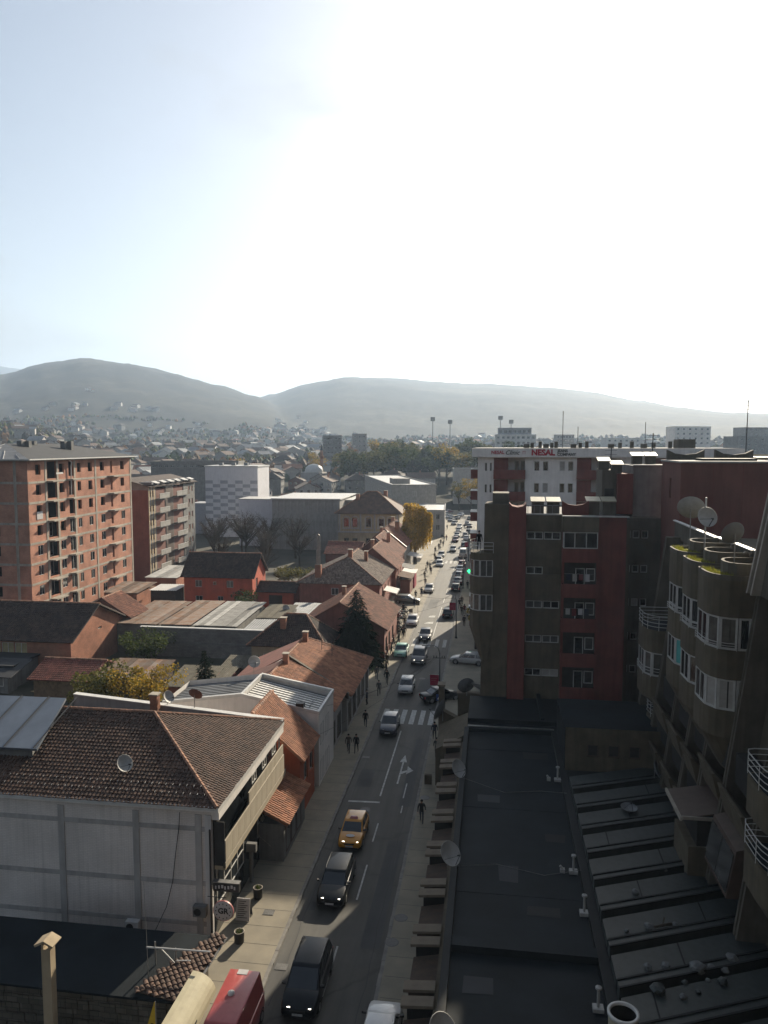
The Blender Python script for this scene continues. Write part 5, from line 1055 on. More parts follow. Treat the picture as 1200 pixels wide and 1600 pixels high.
# --- balcony building at the right edge ----------------------------------------------------------
def balconies():
    t = thing('balcony_building', 'dark brown battered apartment building with rows of rounded bay balconies', 'building', (14, 38, 0))
    def xb(z): return 10.35 + (z - 7.5) * .128        # battered wall line
    def slope(y0, y1, z0, z1, dx, th, nm, mt): 
        MB().hexa([(xb(z0) + dx, y0, z0), (xb(z0) + dx + th, y0, z0), (xb(z0) + dx + th, y1, z0), (xb(z0) + dx, y1, z0)], [(xb(z1) + dx, y0, z1), (xb(z1) + dx + th, y0, z1), (xb(z1) + dx + th, y1, z1), (xb(z1) + dx, y1, z1)]).build(nm, mt, t)
    slope(16, 57.0, 3.5, 21.4, 1.1, 6, 'wall', 'brown_render')
    def bayplan(y0, y1, x0=10.2): 
        w = y1 - y0; return [(12.6, y0), (11.4, y0), (10.98, y0 + .09), (10.62, y0 + .32), (10.38, y0 + .65), (10.25, y0 + 1.05), (x0, y0 + 1.5), (x0, y1 - .4), (10.3, y1 - .1), (10.55, y1), (12.6, y1)]
    def scl(P, k): cx, cy = 12.6, (P[0][1] + P[-1][1]) / 2; return [(cx + (x - cx) * k, cy + (y - cy) * (k if x < 12 else 1)) for x, y in P]
    def glaz(P, z0, z1, bars, gm=('curtain_glass', 'glass', 'curtain_glass', 'glass')):
        Q = [P[1], P[3], P[5], P[7]]; pan = [(P[0], P[1], 1), (P[1], P[3], 1), (P[3], P[5], 1), (P[5], P[7], 1)]
        for i, (a, c, n_) in enumerate(pan):
            if i == 0: a = (12.0, a[1])
            ln = math.hypot(c[0] - a[0], c[1] - a[1]); ang = math.degrees(math.atan2(a[1] - c[1], a[0] - c[0])); F = Face(c[0], c[1], ang)
            window(t, F, .03, ln - .03, z0, z1, 1 if ln < 1.1 else 2, .34 if bars else 0, gm=gm[i], d=.03, bar=.10, name='bay_window')
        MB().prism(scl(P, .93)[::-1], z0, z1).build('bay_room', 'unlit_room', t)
    def rail(P, z, hts=(.25, .5, .75, .98), r=.018, i0=0, i1=None):
        Q = P[i0:i1]; g = MB()
        b = MB().tube([(x, y, z + hts[-1]) for x, y in Q], r * 1.3, 6).build('rail', 'window_white', t)
        for h in hts[:-1]: MB().tube([(x, y, z + h) for x, y in Q], r, 5).build('rail_bar', 'window_white', b)
        for x, y in Q[::2]: MB().tube([(x, y, z), (x, y, z + hts[-1])], r, 5).build('rail_post', 'window_white', b)
    # three tall bays with planted tops
    for i, (y0, y1, zt) in enumerate(((36.9, 39.9, 21.75), (40.0, 43.0, 21.85), (43.1, 46.1, 21.95))):
        P = bayplan(y0, y1)
        ZB = ((zt - 1.75, zt - .02), (zt - 4.7, zt - 3.3), (zt - 7.5, zt - 6.2))
        for k, (a, b) in enumerate(ZB): MB().prism(P[::-1], a, b).build('bay_spandrel', 'brown_render', t)
        rail([(x - .05, y - .04) for x, y in P[1:8]], ZB[1][1] - .02, (.12, .24, .36), .014)
        glaz(P, ZB[1][1], ZB[0][0], i > 0, ('glass', 'curtain_glass', 'curtain_glass', 'glass') if i == 0 else ('glass',) * 4)
        glaz(P, ZB[2][1], ZB[1][0], False, ('blind', 'blind', 'blind', 'curtain_glass') if i == 0 else ('glass', 'glass', 'teal_blind', 'glass') if i == 2 else ('glass', 'curtain_glass', 'glass', 'glass'))
        # rounded foot
        ft = MB(); lo = scl(P, .55)
        for a, b, c, d in zip(P, P[1:], lo[1:], lo): ft.poly([(a[0], a[1], ZB[2][0]), (b[0], b[1], ZB[2][0]), (c[0], c[1], ZB[2][0] - 1.9), (d[0], d[1], ZB[2][0] - 1.9)])
        ft.build('bay_foot', 'brown_render', t)
        # planted tops: outer trough rim and inner drum
        rim = MB(); In = scl(P, .955); n_ = len(P)
        for a, b, c, d in zip(P, P[1:], In[1:], In): rim.hexa([(a[0], a[1], zt - .02), (b[0], b[1], zt - .02), (c[0], c[1], zt - .02), (d[0], d[1], zt - .02)][::-1], [(a[0], a[1], zt + .22), (b[0], b[1], zt + .22), (c[0], c[1], zt + .22), (d[0], d[1], zt + .22)][::-1])
        rim.build('planter_rim', 'dark_concrete', t)
        MB().prism(In[::-1], zt - .02, zt + .08).build('planter_soil', 'moss', t)
        D = [(12.8, y0 + .3), (11.75, y0 + .3), (11.35, y0 + .42), (11.05, y0 + .75), (10.95, y0 + 1.2), (11.0, y0 + 1.75), (11.2, y0 + 2.2), (11.6, y0 + 2.5), (12.8, y0 + 2.5)]; Di = [(12.8 + (x - 12.8) * .93, (y0 + 1.4) + (y - y0 - 1.4) * (.92 if x < 12.5 else 1)) for x, y in D]
        dr = MB()
        for a, b, c, d in zip(D, D[1:], Di[1:], Di): dr.hexa([(a[0], a[1], zt + .05), (b[0], b[1], zt + .05), (c[0], c[1], zt + .05), (d[0], d[1], zt + .05)][::-1], [(a[0], a[1], zt + .75), (b[0], b[1], zt + .75), (c[0], c[1], zt + .75), (d[0], d[1], zt + .75)][::-1])
        dr.build('terrace_drum', 'dark_concrete', t); MB().prism(Di[::-1], zt + .05, zt + .16).build('terrace_floor', 'membrane', t)
        g = MB(); rr = random.Random(i + 3)
        for k in range(420):
            a = rr.uniform(0, 1); seg = rr.randrange(2, 8); p, q = P[seg], P[seg + 1]; f_ = rr.uniform(.06, .32); x = p[0] + (q[0] - p[0]) * a; y = p[1] + (q[1] - p[1]) * a; x += (12.6 - x) * f_ * .8; y += ((y0 + y1) / 2 - y) * f_
            h = rr.uniform(.08, .3); dx, dy = rr.uniform(-.1, .1), rr.uniform(-.1, .1); g.poly([(x - .02, y, zt + .07), (x + .02, y, zt + .07), (x + dx, y + dy, zt + .07 + h)])
        stuff(g.build('planter_grass', 'grass_blade', t))
    # lower bay farther back, with open railed top
    P = bayplan(51.5, 54.6); zt = 15.8
    MB().prism(P[::-1], zt - 1.5, zt).build('bay_spandrel', 'brown_render', t); rail(P, zt, i0=0); MB().prism(scl(P, .95)[::-1], zt + .002, zt + .02).build('terrace_floor', 'membrane', t)
    glaz(P, zt - 3.1, zt - 1.5, False, ('glass', 'curtain_glass', 'curtain_glass', 'curtain_glass')); rail([(x - .04, y - .03) for x, y in P[1:8]], zt - 3.15, (.2, .4, .6))
    MB().prism(P[::-1], zt - 4.6, zt - 3.1).build('bay_spandrel', 'brown_render', t); lo = scl(P, .5); ft = MB()
    for a, b, c, d in zip(P, P[1:], lo[1:], lo): ft.poly([(a[0], a[1], zt - 4.6), (b[0], b[1], zt - 4.6), (c[0], c[1], zt - 5.6), (d[0], d[1], zt - 5.6)])
    ft.build('bay_foot', 'brown_render', t)
    P2 = [(12.1, 51.5), (11.2, 51.6), (10.75, 52.2), (10.65, 53.0), (10.9, 53.9), (12.1, 54.2)]; MB().prism(P2[::-1], zt - 7.4, zt - 6.0).build('bay_spandrel', 'brown_render', t); rail(P2, zt - 6.0)
    # nearest bay stack, railed
    for z in (14.9, 12.0):
        P = bayplan(28.4, 31.6); MB().prism(P[::-1], z - 1.4, z).build('bay_spandrel', 'brown_render', t); rail(P, z)
        MB().prism(scl(P, .95)[::-1], z + .002, z + .02).build('terrace_floor', 'membrane', t)
    lo = scl(P, .5); ft = MB()
    for a, b, c, d in zip(P, P[1:], lo[1:], lo): ft.poly([(a[0], a[1], 10.6), (b[0], b[1], 10.6), (c[0], c[1], 8.8), (d[0], d[1], 8.8)])
    ft.build('bay_foot', 'brown_render', t)
    # battered twin fins
    for y in (27.6, 32.0, 36.2, 39.7, 42.9, 46.4, 50.8, 55.2):
        zt = 21.6 if y > 30 else 21.3
        for k in (0, .34): slope(y + k, y + k + .17, 3.5, zt, -.05 + .0 * k, 1.3, 'fin', 'dark_concrete')
        slope(y + .17, y + .34, 3.5, zt, .1, 1.2, 'fin_web', 'brown_render')
    # lower balconies: slanting parapets in the bays below
    for y0, y1 in ((32.6, 36.0), (36.9, 39.5), (40.4, 42.7), (43.6, 46.2), (47.2, 50.4)):
        for z in ((11.9, 9.4) if y0 not in (36.9, 32.6) else (12.6,)):
            x = xb(z); b = MB().hexa([(x - .15, y0, z - 1.5), (x + .9, y0, z - 1.5), (x + .9, y1, z - 1.5), (x - .15, y1, z - 1.5)], [(x - .55, y0, z - .1), (x - .4, y0, z - .1), (x - .4, y1, z - .1), (x - .55, y1, z - .1)]).build('balcony_parapet', 'brown_render', t)
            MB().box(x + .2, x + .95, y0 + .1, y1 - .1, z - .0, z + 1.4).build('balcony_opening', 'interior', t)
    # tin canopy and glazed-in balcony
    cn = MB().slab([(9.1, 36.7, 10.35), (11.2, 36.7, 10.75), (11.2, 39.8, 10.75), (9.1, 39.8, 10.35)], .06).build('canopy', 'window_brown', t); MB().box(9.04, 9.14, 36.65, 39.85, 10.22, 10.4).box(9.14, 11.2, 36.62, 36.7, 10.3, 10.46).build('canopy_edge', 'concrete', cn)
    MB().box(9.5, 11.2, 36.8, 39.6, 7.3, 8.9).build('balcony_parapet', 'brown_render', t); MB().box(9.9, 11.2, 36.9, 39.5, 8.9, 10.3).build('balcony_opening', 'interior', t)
    en = MB().hexa([(10.0, 32.6, 8.9), (11.4, 32.6, 8.9), (11.4, 35.9, 8.9), (10.0, 35.9, 8.9)], [(10.35, 32.6, 11.0), (11.7, 32.6, 11.4), (11.7, 35.9, 11.4), (10.35, 35.9, 11.0)]).build('glazed_balcony', 'window_brown', t)
    for y0, y1 in ((32.7, 34.2), (34.3, 35.8)): MB().hexa([(9.98, y0, 9.1), (10.02, y0, 9.1), (10.02, y1, 9.1), (9.98, y1, 9.1)], [(10.26, y0, 10.8), (10.30, y0, 10.8), (10.30, y1, 10.8), (10.26, y1, 10.8)]).build('glazing', 'curtain_glass', en)
    # terrace back walls, sloped glazing frames and parapet tops
    for i, (y0, y1) in enumerate(((36.9, 39.8), (40.2, 43.0), (43.4, 46.2), (46.6, 57.0))):
        z = 22.85 - .06 * i
        MB().box(13.0, 13.4, y0, y1, 21.4, z - .1).build('terrace_wall', 'dark_concrete', t); MB().slab([(12.86, y0, z - .02), (13.06, y0, z), (13.06, y1, z), (12.86, y1, z - .02)], .07).build('terrace_coping', 'white_metal', t)
        for y in (y0 + .25, y0 + .8): MB().hexa([(11.9, y, 21.5), (12.05, y, 21.5), (12.05, y + .14, 21.5), (11.9, y + .14, 21.5)], [(12.85, y, z - .2), (13.0, y, z - .2), (13.0, y + .14, z - .2), (12.85, y + .14, z - .2)]).build('terrace_fin', 'concrete', t)
    MB().box(13.4, 20, 36.3, 57, 20.5, 21.35).build('roof', 'membrane', t)
    # upper storey
    MB().hexa([(11.9, 18, 21.3), (20, 18, 21.3), (20, 36.2, 21.3), (11.9, 36.2, 21.3)], [(12.6, 18, 26.6), (20, 18, 26.6), (20, 36.2, 26.6), (12.6, 36.2, 26.6)]).build('upper_storey', 'dark_concrete', t)
    for y in (35.7, 36.25, 31.6, 32.1): MB().hexa([(11.5, y, 21.3), (12.2, y, 21.3), (12.2, y + .17, 21.3), (11.5, y + .17, 21.3)], [(12.4, y, 26.75), (12.9, y, 26.75), (12.9, y + .17, 26.75), (12.4, y + .17, 26.75)]).build('fin', 'concrete', t)
balconies()
dish('large oval satellite dish seen edge-on in front of the red tower', (11.0, 44.6, 22.6), 1.45, 165, 30, 1.8, 'dish_white')
dish('round pale satellite dish on tripod legs above the planted bays', (11.1, 42.0, 22.4), 1.06, 15, 20, 1.8, 'dish_white')
dish('grey satellite dish seen from behind on the terrace parapet', (11.6, 38.6, 22.0), 1.15, 195, 20, 1.7, 'dish_grey')
tag(MB().tube([(11.35, 42.9, 22.0), (11.35, 42.9, 25.2)], .045, 8).build('aerial_mast', 'white_metal', org=(11.35, 42.9, 22)), 'white pole between the two pale satellite dishes', 'pole')
# --- white block with the clothing-company sign --------------------------------------------------
def sign_block():
    t = thing('sign_block', 'white apartment block with red balconies and a lettered roof fascia', 'building', (14, 117, 0))
    X0, X1, Y0, Y1, Z = -1.9, 31.5, 105.0, 129.0, 26.35
    F = Face(X0, Y0, 0); hs = []; rec = [(2.15, 6.3), (13.1, 17.6), (22.6, 27.0)]; lv = [Z - 2.92 * k for k in range(9)]
    for zt in lv:
        if zt < 4: continue
        for a, b in rec: hs.append((a, b, zt - 2.75, zt - .12))
        for u, w_ in ((.95, .32), (1.6, .3)): hs.append((u, u + w_, zt - 1.9, zt - .75))
        for u in (7.5, 8.65, 10.85, 11.95, 18.6, 20.4): hs.append((u, u + .72, zt - 1.85, zt - .55))
    mb = MB(); wall_holes(mb, F, 0, X1 - X0, 0, Z, hs, .25, 0); mb.box(X0, X1, Y0 + 1.7, Y1, 0, Z); mb.box(X0, X0 + .3, Y0 + .004, Y0 + 1.69, 0, Z - .01); mb.build('wall', 'white_render', t)
    for a, b in rec: MB().box(X0 + a - .02, X0 + a + 1.9, Y0 + .26, Y0 + 1.66, 0, Z - .05).build('red_recess', 'red_render', t)
    for zt in lv:
        if zt < 4: continue
        for a, b in rec:
            bl = MB().box(X0 + a - .05, X0 + b + .05, Y0 - .42, Y0 - .3, zt - 2.95, zt - 1.7).box(X0 + a, X0 + b, Y0 - .3, Y0 + 1.6, zt - 2.98, zt - 2.8).build('balcony', 'red_render', t)
            G = Face(X0 + a + 2.6, Y0 + 1.7, 0)
            for u in (.2, 1.0): window(t, G, u, u + .62, zt - 2.4, zt - .5, 1, d=-.08, gm='curtain_glass')
        for u, w_ in ((.95, .32), (1.6, .3)): window(t, F, u, u + w_, zt - 1.9, zt - .75, 1, d=.1)
        for i, u in enumerate((7.5, 8.65, 10.85, 11.95, 18.6, 20.4)): window(t, F, u, u + .72, zt - 1.85, zt - .55, 1, d=.1, gm='blind' if (i + int(zt)) % 4 == 0 else 'glass', bar=.09)
        # end balconies over the street
        MB().box(X0 - .95, X0 - .02, Y0 + .6, Y0 + 4.6, zt - 2.95, zt - 1.72).build('end_balcony', 'red_render', t); MB().box(X0 - 1.0, X0 + .0, Y0 + .55, Y0 + 4.65, zt - 1.718, zt - 1.66).build('balcony_rail', 'white_metal', t)
        MB().box(X0 - .06, X0 - .01, Y0 + 1, Y0 + 4.2, zt - 1.6, zt - .2).build('end_window', 'glass', t)
    MB().box(X0 - .8, X1 + .6, Y0 - .75, Y1 + .6, Z + .003, Z + 1.12).build('fascia', 'white_render', t)
    rf = MB().box(X0 - .6, X1 + .4, Y0 - .55, Y1 + .4, Z + 1.123, Z + 1.2).build('roof', 'pale_render', t)
    for txt, sz, x, z, m_, bo, sh in (('NESAL', .60, .75, .62, 'letter_red', .018, 0), ('Clinic', .82, 2.65, .60, 'letter_black', .008, .35), ('NESAL', 1.06, 6.7, .60, 'letter_red', .045, 0), ('JEANS', .50, 9.25, .84, 'letter_black', .016, 0), ('COMPANY', .50, 9.75, .36, 'letter_black', .016, 0)):
        ob = place('lettering', text_mesh(txt, sz, .02, m_, bo, sh), t, (x, Y0 - .78, Z + z), (R(90), 0, 0))
    MB().box(4.0, 4.42, Y0 - .79, Y0 - .752, Z + .78, Z + .84).box(4.05, 4.1, Y0 - .79, Y0 - .752, Z + .42, Z + .78).box(4.32, 4.37, Y0 - .79, Y0 - .752, Z + .42, Z + .78).build('tooth_mark', 'letter_red', t)
    for i, x in enumerate((4.8, 5.6, 6.7, 7.5, 8.3, 8.9, 11.3, 12.2, 13.1, 16.4, 17.6, 19.2, 20.8, 22.1, 24.3, 25.8)):
        w_ = .22 if i % 3 else .38; h = .55 + .35 * (i * 7 % 3) / 2; c = MB().box(x - w_, x + w_, 110.5, 111.1, Z + 1.2, Z + 1.2 + h).build('chimney', 'dark_concrete', rf); MB().box(x - w_ - .08, x + w_ + .08, 110.4, 111.2, Z + 1.22 + h, Z + 1.3 + h).build('chimney_cap', 'white_metal', c)
    MB().box(25.0, 27.2, 109, 112, Z + 1.2, Z + 2.4).build('roof_hut', 'dark_concrete', rf)
    for x, h in ((9.9, 5.2), (21.2, 3.6), (12.0, 3.0)): MB().tube([(x, 112, Z + 1.2), (x, 112, Z + 1.2 + h)], .05, 5).build('aerial', 'dark_steel', rf)
sign_block()
for x, y, z, h, lb in ((25.9, 84, 22, 10.6, 'tall thin aerial mast with cross bars above the red tower'), (10.9, 74, 25, 2.7, 'short aerial with bars on the stair core roof'), (15.0, 76, 24.5, 4.6, 'leaning aerial mast between hooded chimneys and red tower')):
    a = MB().tube([(x, y, z), (x + .1, y, z + h)], .05, 5); t = a.build('aerial_mast', 'dark_steel', org=(x, y, z)); tag(t, lb, 'aerial')
    for k in range(3): MB().tube([(x - .5, y, z + h - .4 * k - .2), (x + .6, y, z + h - .4 * k - .2)], .018, 4).build('cross_bar', 'dark_steel', t)
rot_block('rear_slab', 'long pale flat-roofed slab adjoining the lettered block', 32.5, 101, 0, 60, 30, 0, 26.2, 'cream_render', 14, 3, 1.2, 1.4, 3, None, 'white_metal', par=.3)
# --- low shops beyond, right pavement ------------------------------------------------------------
for i, (y0, y1, z, wm, lb) in enumerate(((139, 150, 8.2, 'pale_render', 'pale shop house next to the pharmacy cross'), (152, 166, 7.2, 'cream_render', 'cream shop house with red awning'), (170, 188, 9.0, 'grey_render', 'grey shop house beyond the red awning'), (192, 214, 7.5, 'pale_render', 'long pale shop house near the far crosswalk'), (219, 244, 8.5, 'maroon_render', 'maroon shop house at the far end of the street'))):
    rot_block('shop_house', lb, -1.9, y1, 270, y1 - y0, 10, 0, z, wm, int((y1 - y0) / 3.2), 2, 1.2, 1.5, 3.2, None, 'bitumen_roof', cat='house', par=.3)
def awning(x, y, w, d, z, mt, lb, group='shop awnings'):
    t = thing('shop_awning', lb, 'awning', (x, y, z), group); sg = 1 if d > 0 else -1
    a = MB().slab([(x, y, z), (x + d, y, z - .5), (x + d, y + w, z - .5), (x, y + w, z)], .05).build('canopy', mt, t); MB().box(min(x + d, x + d + .04 * sg), max(x + d, x + d + .04 * sg), y, y + w, z - .78, z - .5).build('valance', mt, t)
    for yy in (y + .1, y + w - .1): MB().tube([(x, yy, z - .6), (x + d, yy, z - .52)], .02, 4).build('arm', 'steel', t)
for a in ((-1.95, 144, 6, -1.6, 3.0, 'awning_red', 'red awning on the shaded pavement by the pharmacy cross'), (-1.95, 156, 7, -1.7, 3.1, 'awning_red', 'second red awning in front of cream shop house'), (-1.95, 172, 6, -1.5, 3.0, 'awning_white', 'white awning before the grey shop house'),
          (-18.0, 127.5, 4.5, 2.2, 3.4, 'awning_white', 'tilted white awning beside the pink house'), (-17.2, 141, 6, 2.6, 3.6, 'rust_sheet', 'long striped awning over the market stalls'), (-17.2, 148, 4, 2.4, 3.4, 'awning_white', 'short white awning by the market stalls'), (-18.2, 153, 5, 2.6, 3.5, 'grey_sheet', 'dark framed awning in front of the terrace'), (-18.4, 168, 6, 3.0, 3.6, 'awning_white', 'cream awning under the golden willow'), (-18.4, 188, 7, 3.6, 4.0, 'awning_white', 'wide white awning past the golden willow')): awning(*a)
# concrete forecourt walls in front of the brown and red block
def forecourt():
    t = thing('forecourt_wall', 'stepped brown concrete forecourt wall by the crosswalk', 'wall', (-3, 70, 0))
    MB().hexa([(-4.3, 60.9, .1), (-1.8, 60.9, .1), (-1.8, 66.0, .1), (-4.3, 66.0, .1)], [(-4.3, 60.9, 3.2), (-1.8, 60.9, 4.6), (-1.8, 66.0, 4.6), (-4.3, 66.0, 3.4)]).build('ramp_wall', 'brown_render', t)
    MB().hexa([(-4.35, 66.5, .1), (-1.2, 66.5, .1), (-1.2, 67.3, .1), (-4.35, 67.3, .1)], [(-4.35, 66.5, 4.6), (-1.2, 66.5, 3.0), (-1.2, 67.3, 3.0), (-4.35, 67.3, 4.6)]).build('gable_wall', 'brown_render', t)
    MB().box(-4.5, -4.0, 67.4, 68.2, .1, 6.4).build('pillar', 'brown_render', t); MB().box(-4.6, -3.9, 67.3, 68.3, 6.4, 6.55).build('pillar_cap', 'pale_slab', t)
    MB().box(-3.1, -.4, 75.0, 75.5, .1, 3.3).build('low_wall', 'brown_render', t); MB().box(-3.2, -.3, 74.9, 75.6, 3.3, 3.42).build('coping', 'pale_slab', t)
    MB().box(-5.2, -4.6, 61, 61.3, .1, .9).build('stub_wall', 'brown_render', t)
forecourt()
dish('large grey satellite dish seen from behind at the crosswalk corner', (-4.05, 66.3, 3.6), 1.9, 250, 18, .9, 'dish_grey')
dish('grey satellite dish on the forecourt beside the upturned pale dish', (-2.2, 74.7, 3.2), 1.7, 200, 20, .9, 'dish_grey')
dish('upturned pale satellite dish on the forecourt wall', (-.9, 74.7, 3.4), 2.0, 150, 60, .5, 'dish_white')

# unseen block at the viewpoint, added to block sky and warm the shade
rot_block('added_viewpoint_block', 'unseen tall brown block behind the camera, added for the light in the shade', 34, -1.6, 180, 40, 16, -.2, 46, 'brown_render', 5, 12, 3.2, 1.5, 3.0, None, 'membrane')
# ------------------------------------------------------------------ vehicles
def car_proto(kind, lamps=True):
    """local: forward = +Y, wheels on z = 0. kinds: hatch, sedan, wagon, mpv, van"""
    P = dict(hatch=(4.0, 1.70, 1.46, .92, 1.05, .78, .55, .30, .05), sedan=(4.5, 1.75, 1.44, .92, 1.15, .80, .75, .75, .62), wagon=(4.6, 1.78, 1.48, .93, 1.15, .80, .40, .30, .04), mpv=(4.6, 1.86, 1.74, 1.02, .95, .95, .40, .28, .04), van=(5.2, 1.95, 2.25, 1.15, .65, .75, .16, .12, .03))[kind]
    Ln, W, Hh, belt, hood, run, rrun, tail, deck = P; hw = W / 2; f, b = Ln / 2, -Ln / 2
    t = thing(kind + '_car' if kind != 'van' else 'van', 'x', 'car')
    ws = f - hood; zh = belt - .04
    st = [(f, .78, .30, .52), (f - .06, .88, .24, .66), (f - .22, .95, .22, .74), (f - hood * .55, .985, .20, zh - .04), (ws, 1, .20, belt), (0, 1, .20, belt), (b + deck + .35, 1, .20, belt + .01), (b + .16, .96, .22, belt - .02 if deck < .3 else belt - .03), (b + .05, .92, .26, belt - .10), (b, .84, .34, belt - .28)]
    mb = MB(); n = 11
    for y, k, zb, zt in st:
        w = hw * k; h = zt - zb
        ring = [(-w * .80, zb), (-w * .97, zb + .10), (-w, zb + h * .45), (-w * .985, zb + h * .74), (-w * .93, zt - .035), (-w * .84, zt), (0, zt + .018 * (1 if k > .9 else .3)), (w * .84, zt), (w * .93, zt - .035), (w * .985, zb + h * .74), (w, zb + h * .45), (w * .97, zb + .10), (w * .80, zb)]
        mb.v += [(x, y, z) for x, z in ring]
    N = 13
    for i in range(len(st) - 1):
        for j in range(N):
            mb.f.append((i * N + j, i * N + (j + 1) % N, (i + 1) * N + (j + 1) % N, (i + 1) * N + j)); mb.m.append(0)
    mb.f += [tuple(range(N - 1, -1, -1)), tuple((len(st) - 1) * N + j for j in range(N))]; mb.m += [0, 0]
    # cabin
    yf0, yf1 = ws + .02, ws - run; yr0, yr1 = b + deck + .10, b + deck + .10 + rrun; w0, w1 = hw * .90, hw * .76; zt = Hh
    def ring(z, k): return [(-(w0 + (w1 - w0) * k), yr0 + (yr1 - yr0) * k), ((w0 + (w1 - w0) * k), yr0 + (yr1 - yr0) * k), ((w0 + (w1 - w0) * k), yf0 + (yf1 - yf0) * k), (-(w0 + (w1 - w0) * k), yf0 + (yf1 - yf0) * k)]
    o = len(mb.v); lv = [(belt - .03, 0), (zt - .10, .90), (zt - .03, .985)]
    for z, k in lv: mb.v += [(x, y, z) for x, y in ring(z, k)]
    k = len(lv)
    for i in range(k - 1): mb.f += [(o + 4 * i + j, o + 4 * i + (j + 1) % 4, o + 4 * i + 4 + (j + 1) % 4, o + 4 * i + 4 + j) for j in range(4)]; mb.m += [0] * 4
    e = 4 * (k - 1); R_ = [(x * .90, y + (.10 if y < 0 else -.10), zt) for x, y in ring(zt, .985)]; q = len(mb.v); mb.v += R_
    mb.f += [(o + e + j, o + e + (j + 1) % 4, q + (j + 1) % 4, q + j) for j in range(4)] + [(q, q + 1, q + 2, q + 3)]; mb.m += [0] * 5
    body = mb.build('body', 'paint_silver', t, True)
    for p in body.data.polygons: p.use_smooth = True
    md = body.modifiers.new('edges', 'EDGE_SPLIT'); md.split_angle = R(38)
    # glazing
    def pt(face, u, v):     # face 0 rear,1 right,2 front,3 left ; u along, v up (0 belt .. 1 roof)
        a, c = ring(0, v * .9), None; i, j = face, (face + 1) % 4; x = a[i][0] + (a[j][0] - a[i][0]) * u; y = a[i][1] + (a[j][1] - a[i][1]) * u
        z = belt - .03 + (zt - .07 - belt) * v; nx, ny = ((0, -1), (1, 0), (0, 1), (-1, 0))[face]; return (x + nx * .012, y + ny * .012, z + .006)
    def pane(nm, face, u0, u1, v0=.14, v1=.93): MB().poly([pt(face, u0, v0), pt(face, u1, v0), pt(face, u1, v1), pt(face, u0, v1)]).build(nm, 'car_glass', t)
    pane('windscreen', 2, .05, .95, .06, .96); pane('rear_window', 0, .08, .92, .18, .94)
    if kind == 'van': pane('side_window', 1, .74, .95, .12, .62); pane('side_window', 3, .05, .26, .12, .62)
    else:
        L_ = ((.05, .32), (.36, .62), (.66, .93)) if kind in ('wagon', 'mpv') else ((.10, .48), (.53, .92))
        for u0, u1 in L_: pane('side_window', 1, u0, u1); pane('side_window', 3, 1 - u1, 1 - u0)
    # wheels
    tw = MB().lathe([(0.0, -.10), (.24, -.10), (.31, -.07), (.325, 0), (.31, .07), (.24, .10), (0, .10)], 18, mtx=Matrix.Rotation(R(90), 4, 'Y')).mesh('wheel', 'rubber', True); rm = MB().lathe([(0, .108), (.06, .112), (.20, .104), (.21, .09)], 14, mtx=Matrix.Rotation(R(90), 4, 'Y')).lathe([(0, -.108), (.06, -.112), (.20, -.104), (.21, -.09)], 14, mtx=Matrix.Rotation(R(90), 4, 'Y')).mesh('rim', 'rim_alloy')
    for sx in (-1, 1):
        for y in (f - .82, b + .80):
            w_ = place('wheel', tw, t, (sx * (hw - .09), y, .325)); r_ = bpy.data.objects.new('rim', rm); COL.objects.link(r_); r_.parent = w_
    am = MB()
    for sx in (-1, 1):
        for y in (f - .82, b + .80): am.lathe([(.33, 0), (.40, 0)], 16, (sx * (hw + .004), y, .325), mtx=Matrix.Rotation(R(90), 4, 'Y'))
    am.build('wheel_arch', 'black_trim', t)
    for sx in (-1, 1):
        MB().hexa([(sx * hw * .56 - .13, f - .10, .56), (sx * hw * .56 + .13, f - .10, .56), (sx * hw * .60 + .13, f - .42, .60), (sx * hw * .60 - .13, f - .42, .60)], [(sx * hw * .56 - .13, f - .09, .69), (sx * hw * .56 + .13, f - .13, .69), (sx * hw * .62 + .13, f - .42, .775), (sx * hw * .62 - .13, f - .42, .775)]).build('headlight', 'lamp_lit' if lamps else 'lamp_clear', t)
        MB().box(sx * hw * .78 - .11, sx * hw * .78 + .11, b - .012, b + .12, belt - .36, belt - .14).build('tail_light', 'tail_red', t)
        MB().hexa([(sx * (hw * .92), ws - .34, belt + .02), (sx * (hw + .17), ws - .34, belt + .04), (sx * (hw + .15), ws - .22, belt + .04), (sx * (hw * .92), ws - .20, belt + .02)], [(sx * (hw * .92), ws - .34, belt + .10), (sx * (hw + .17), ws - .34, belt + .16), (sx * (hw + .15), ws - .22, belt + .15), (sx * (hw * .92), ws - .20, belt + .08)]).build('mirror', 'black_trim', t)
        if kind in ('wagon', 'mpv'): MB().tube([(sx * w1 * .94, yf1 - .15, zt - .02), (sx * w1 * .97, yf1 - .35, zt + .045), (sx * w1 * .97, yr1 + .3, zt + .045), (sx * w1 * .94, yr1 + .1, zt - .02)], .022, 5).build('roof_rail', 'steel', t)
    MB().box(-.26, .26, f + .004, f + .02, .36, .47).build('number_plate', 'plate_white', t); MB().box(-.26, .26, b - .02, b - .004, .50, .61).build('number_plate', 'plate_white', t)
    MB().box(-hw * .42, hw * .42, f - .012, f + .008, .52, .62).build('grille', 'black_trim', t); MB().box(-hw * .70, hw * .70, f - .01, f + .006, .24, .33).build('bumper_vent', 'black_trim', t)
    return t
PROTO = {}
def paint(t, mt):
    for c in t.children:
        if c.name.startswith('body'): c.material_slots[0].link = 'OBJECT'; c.material_slots[0].material = M[mt]
    return t
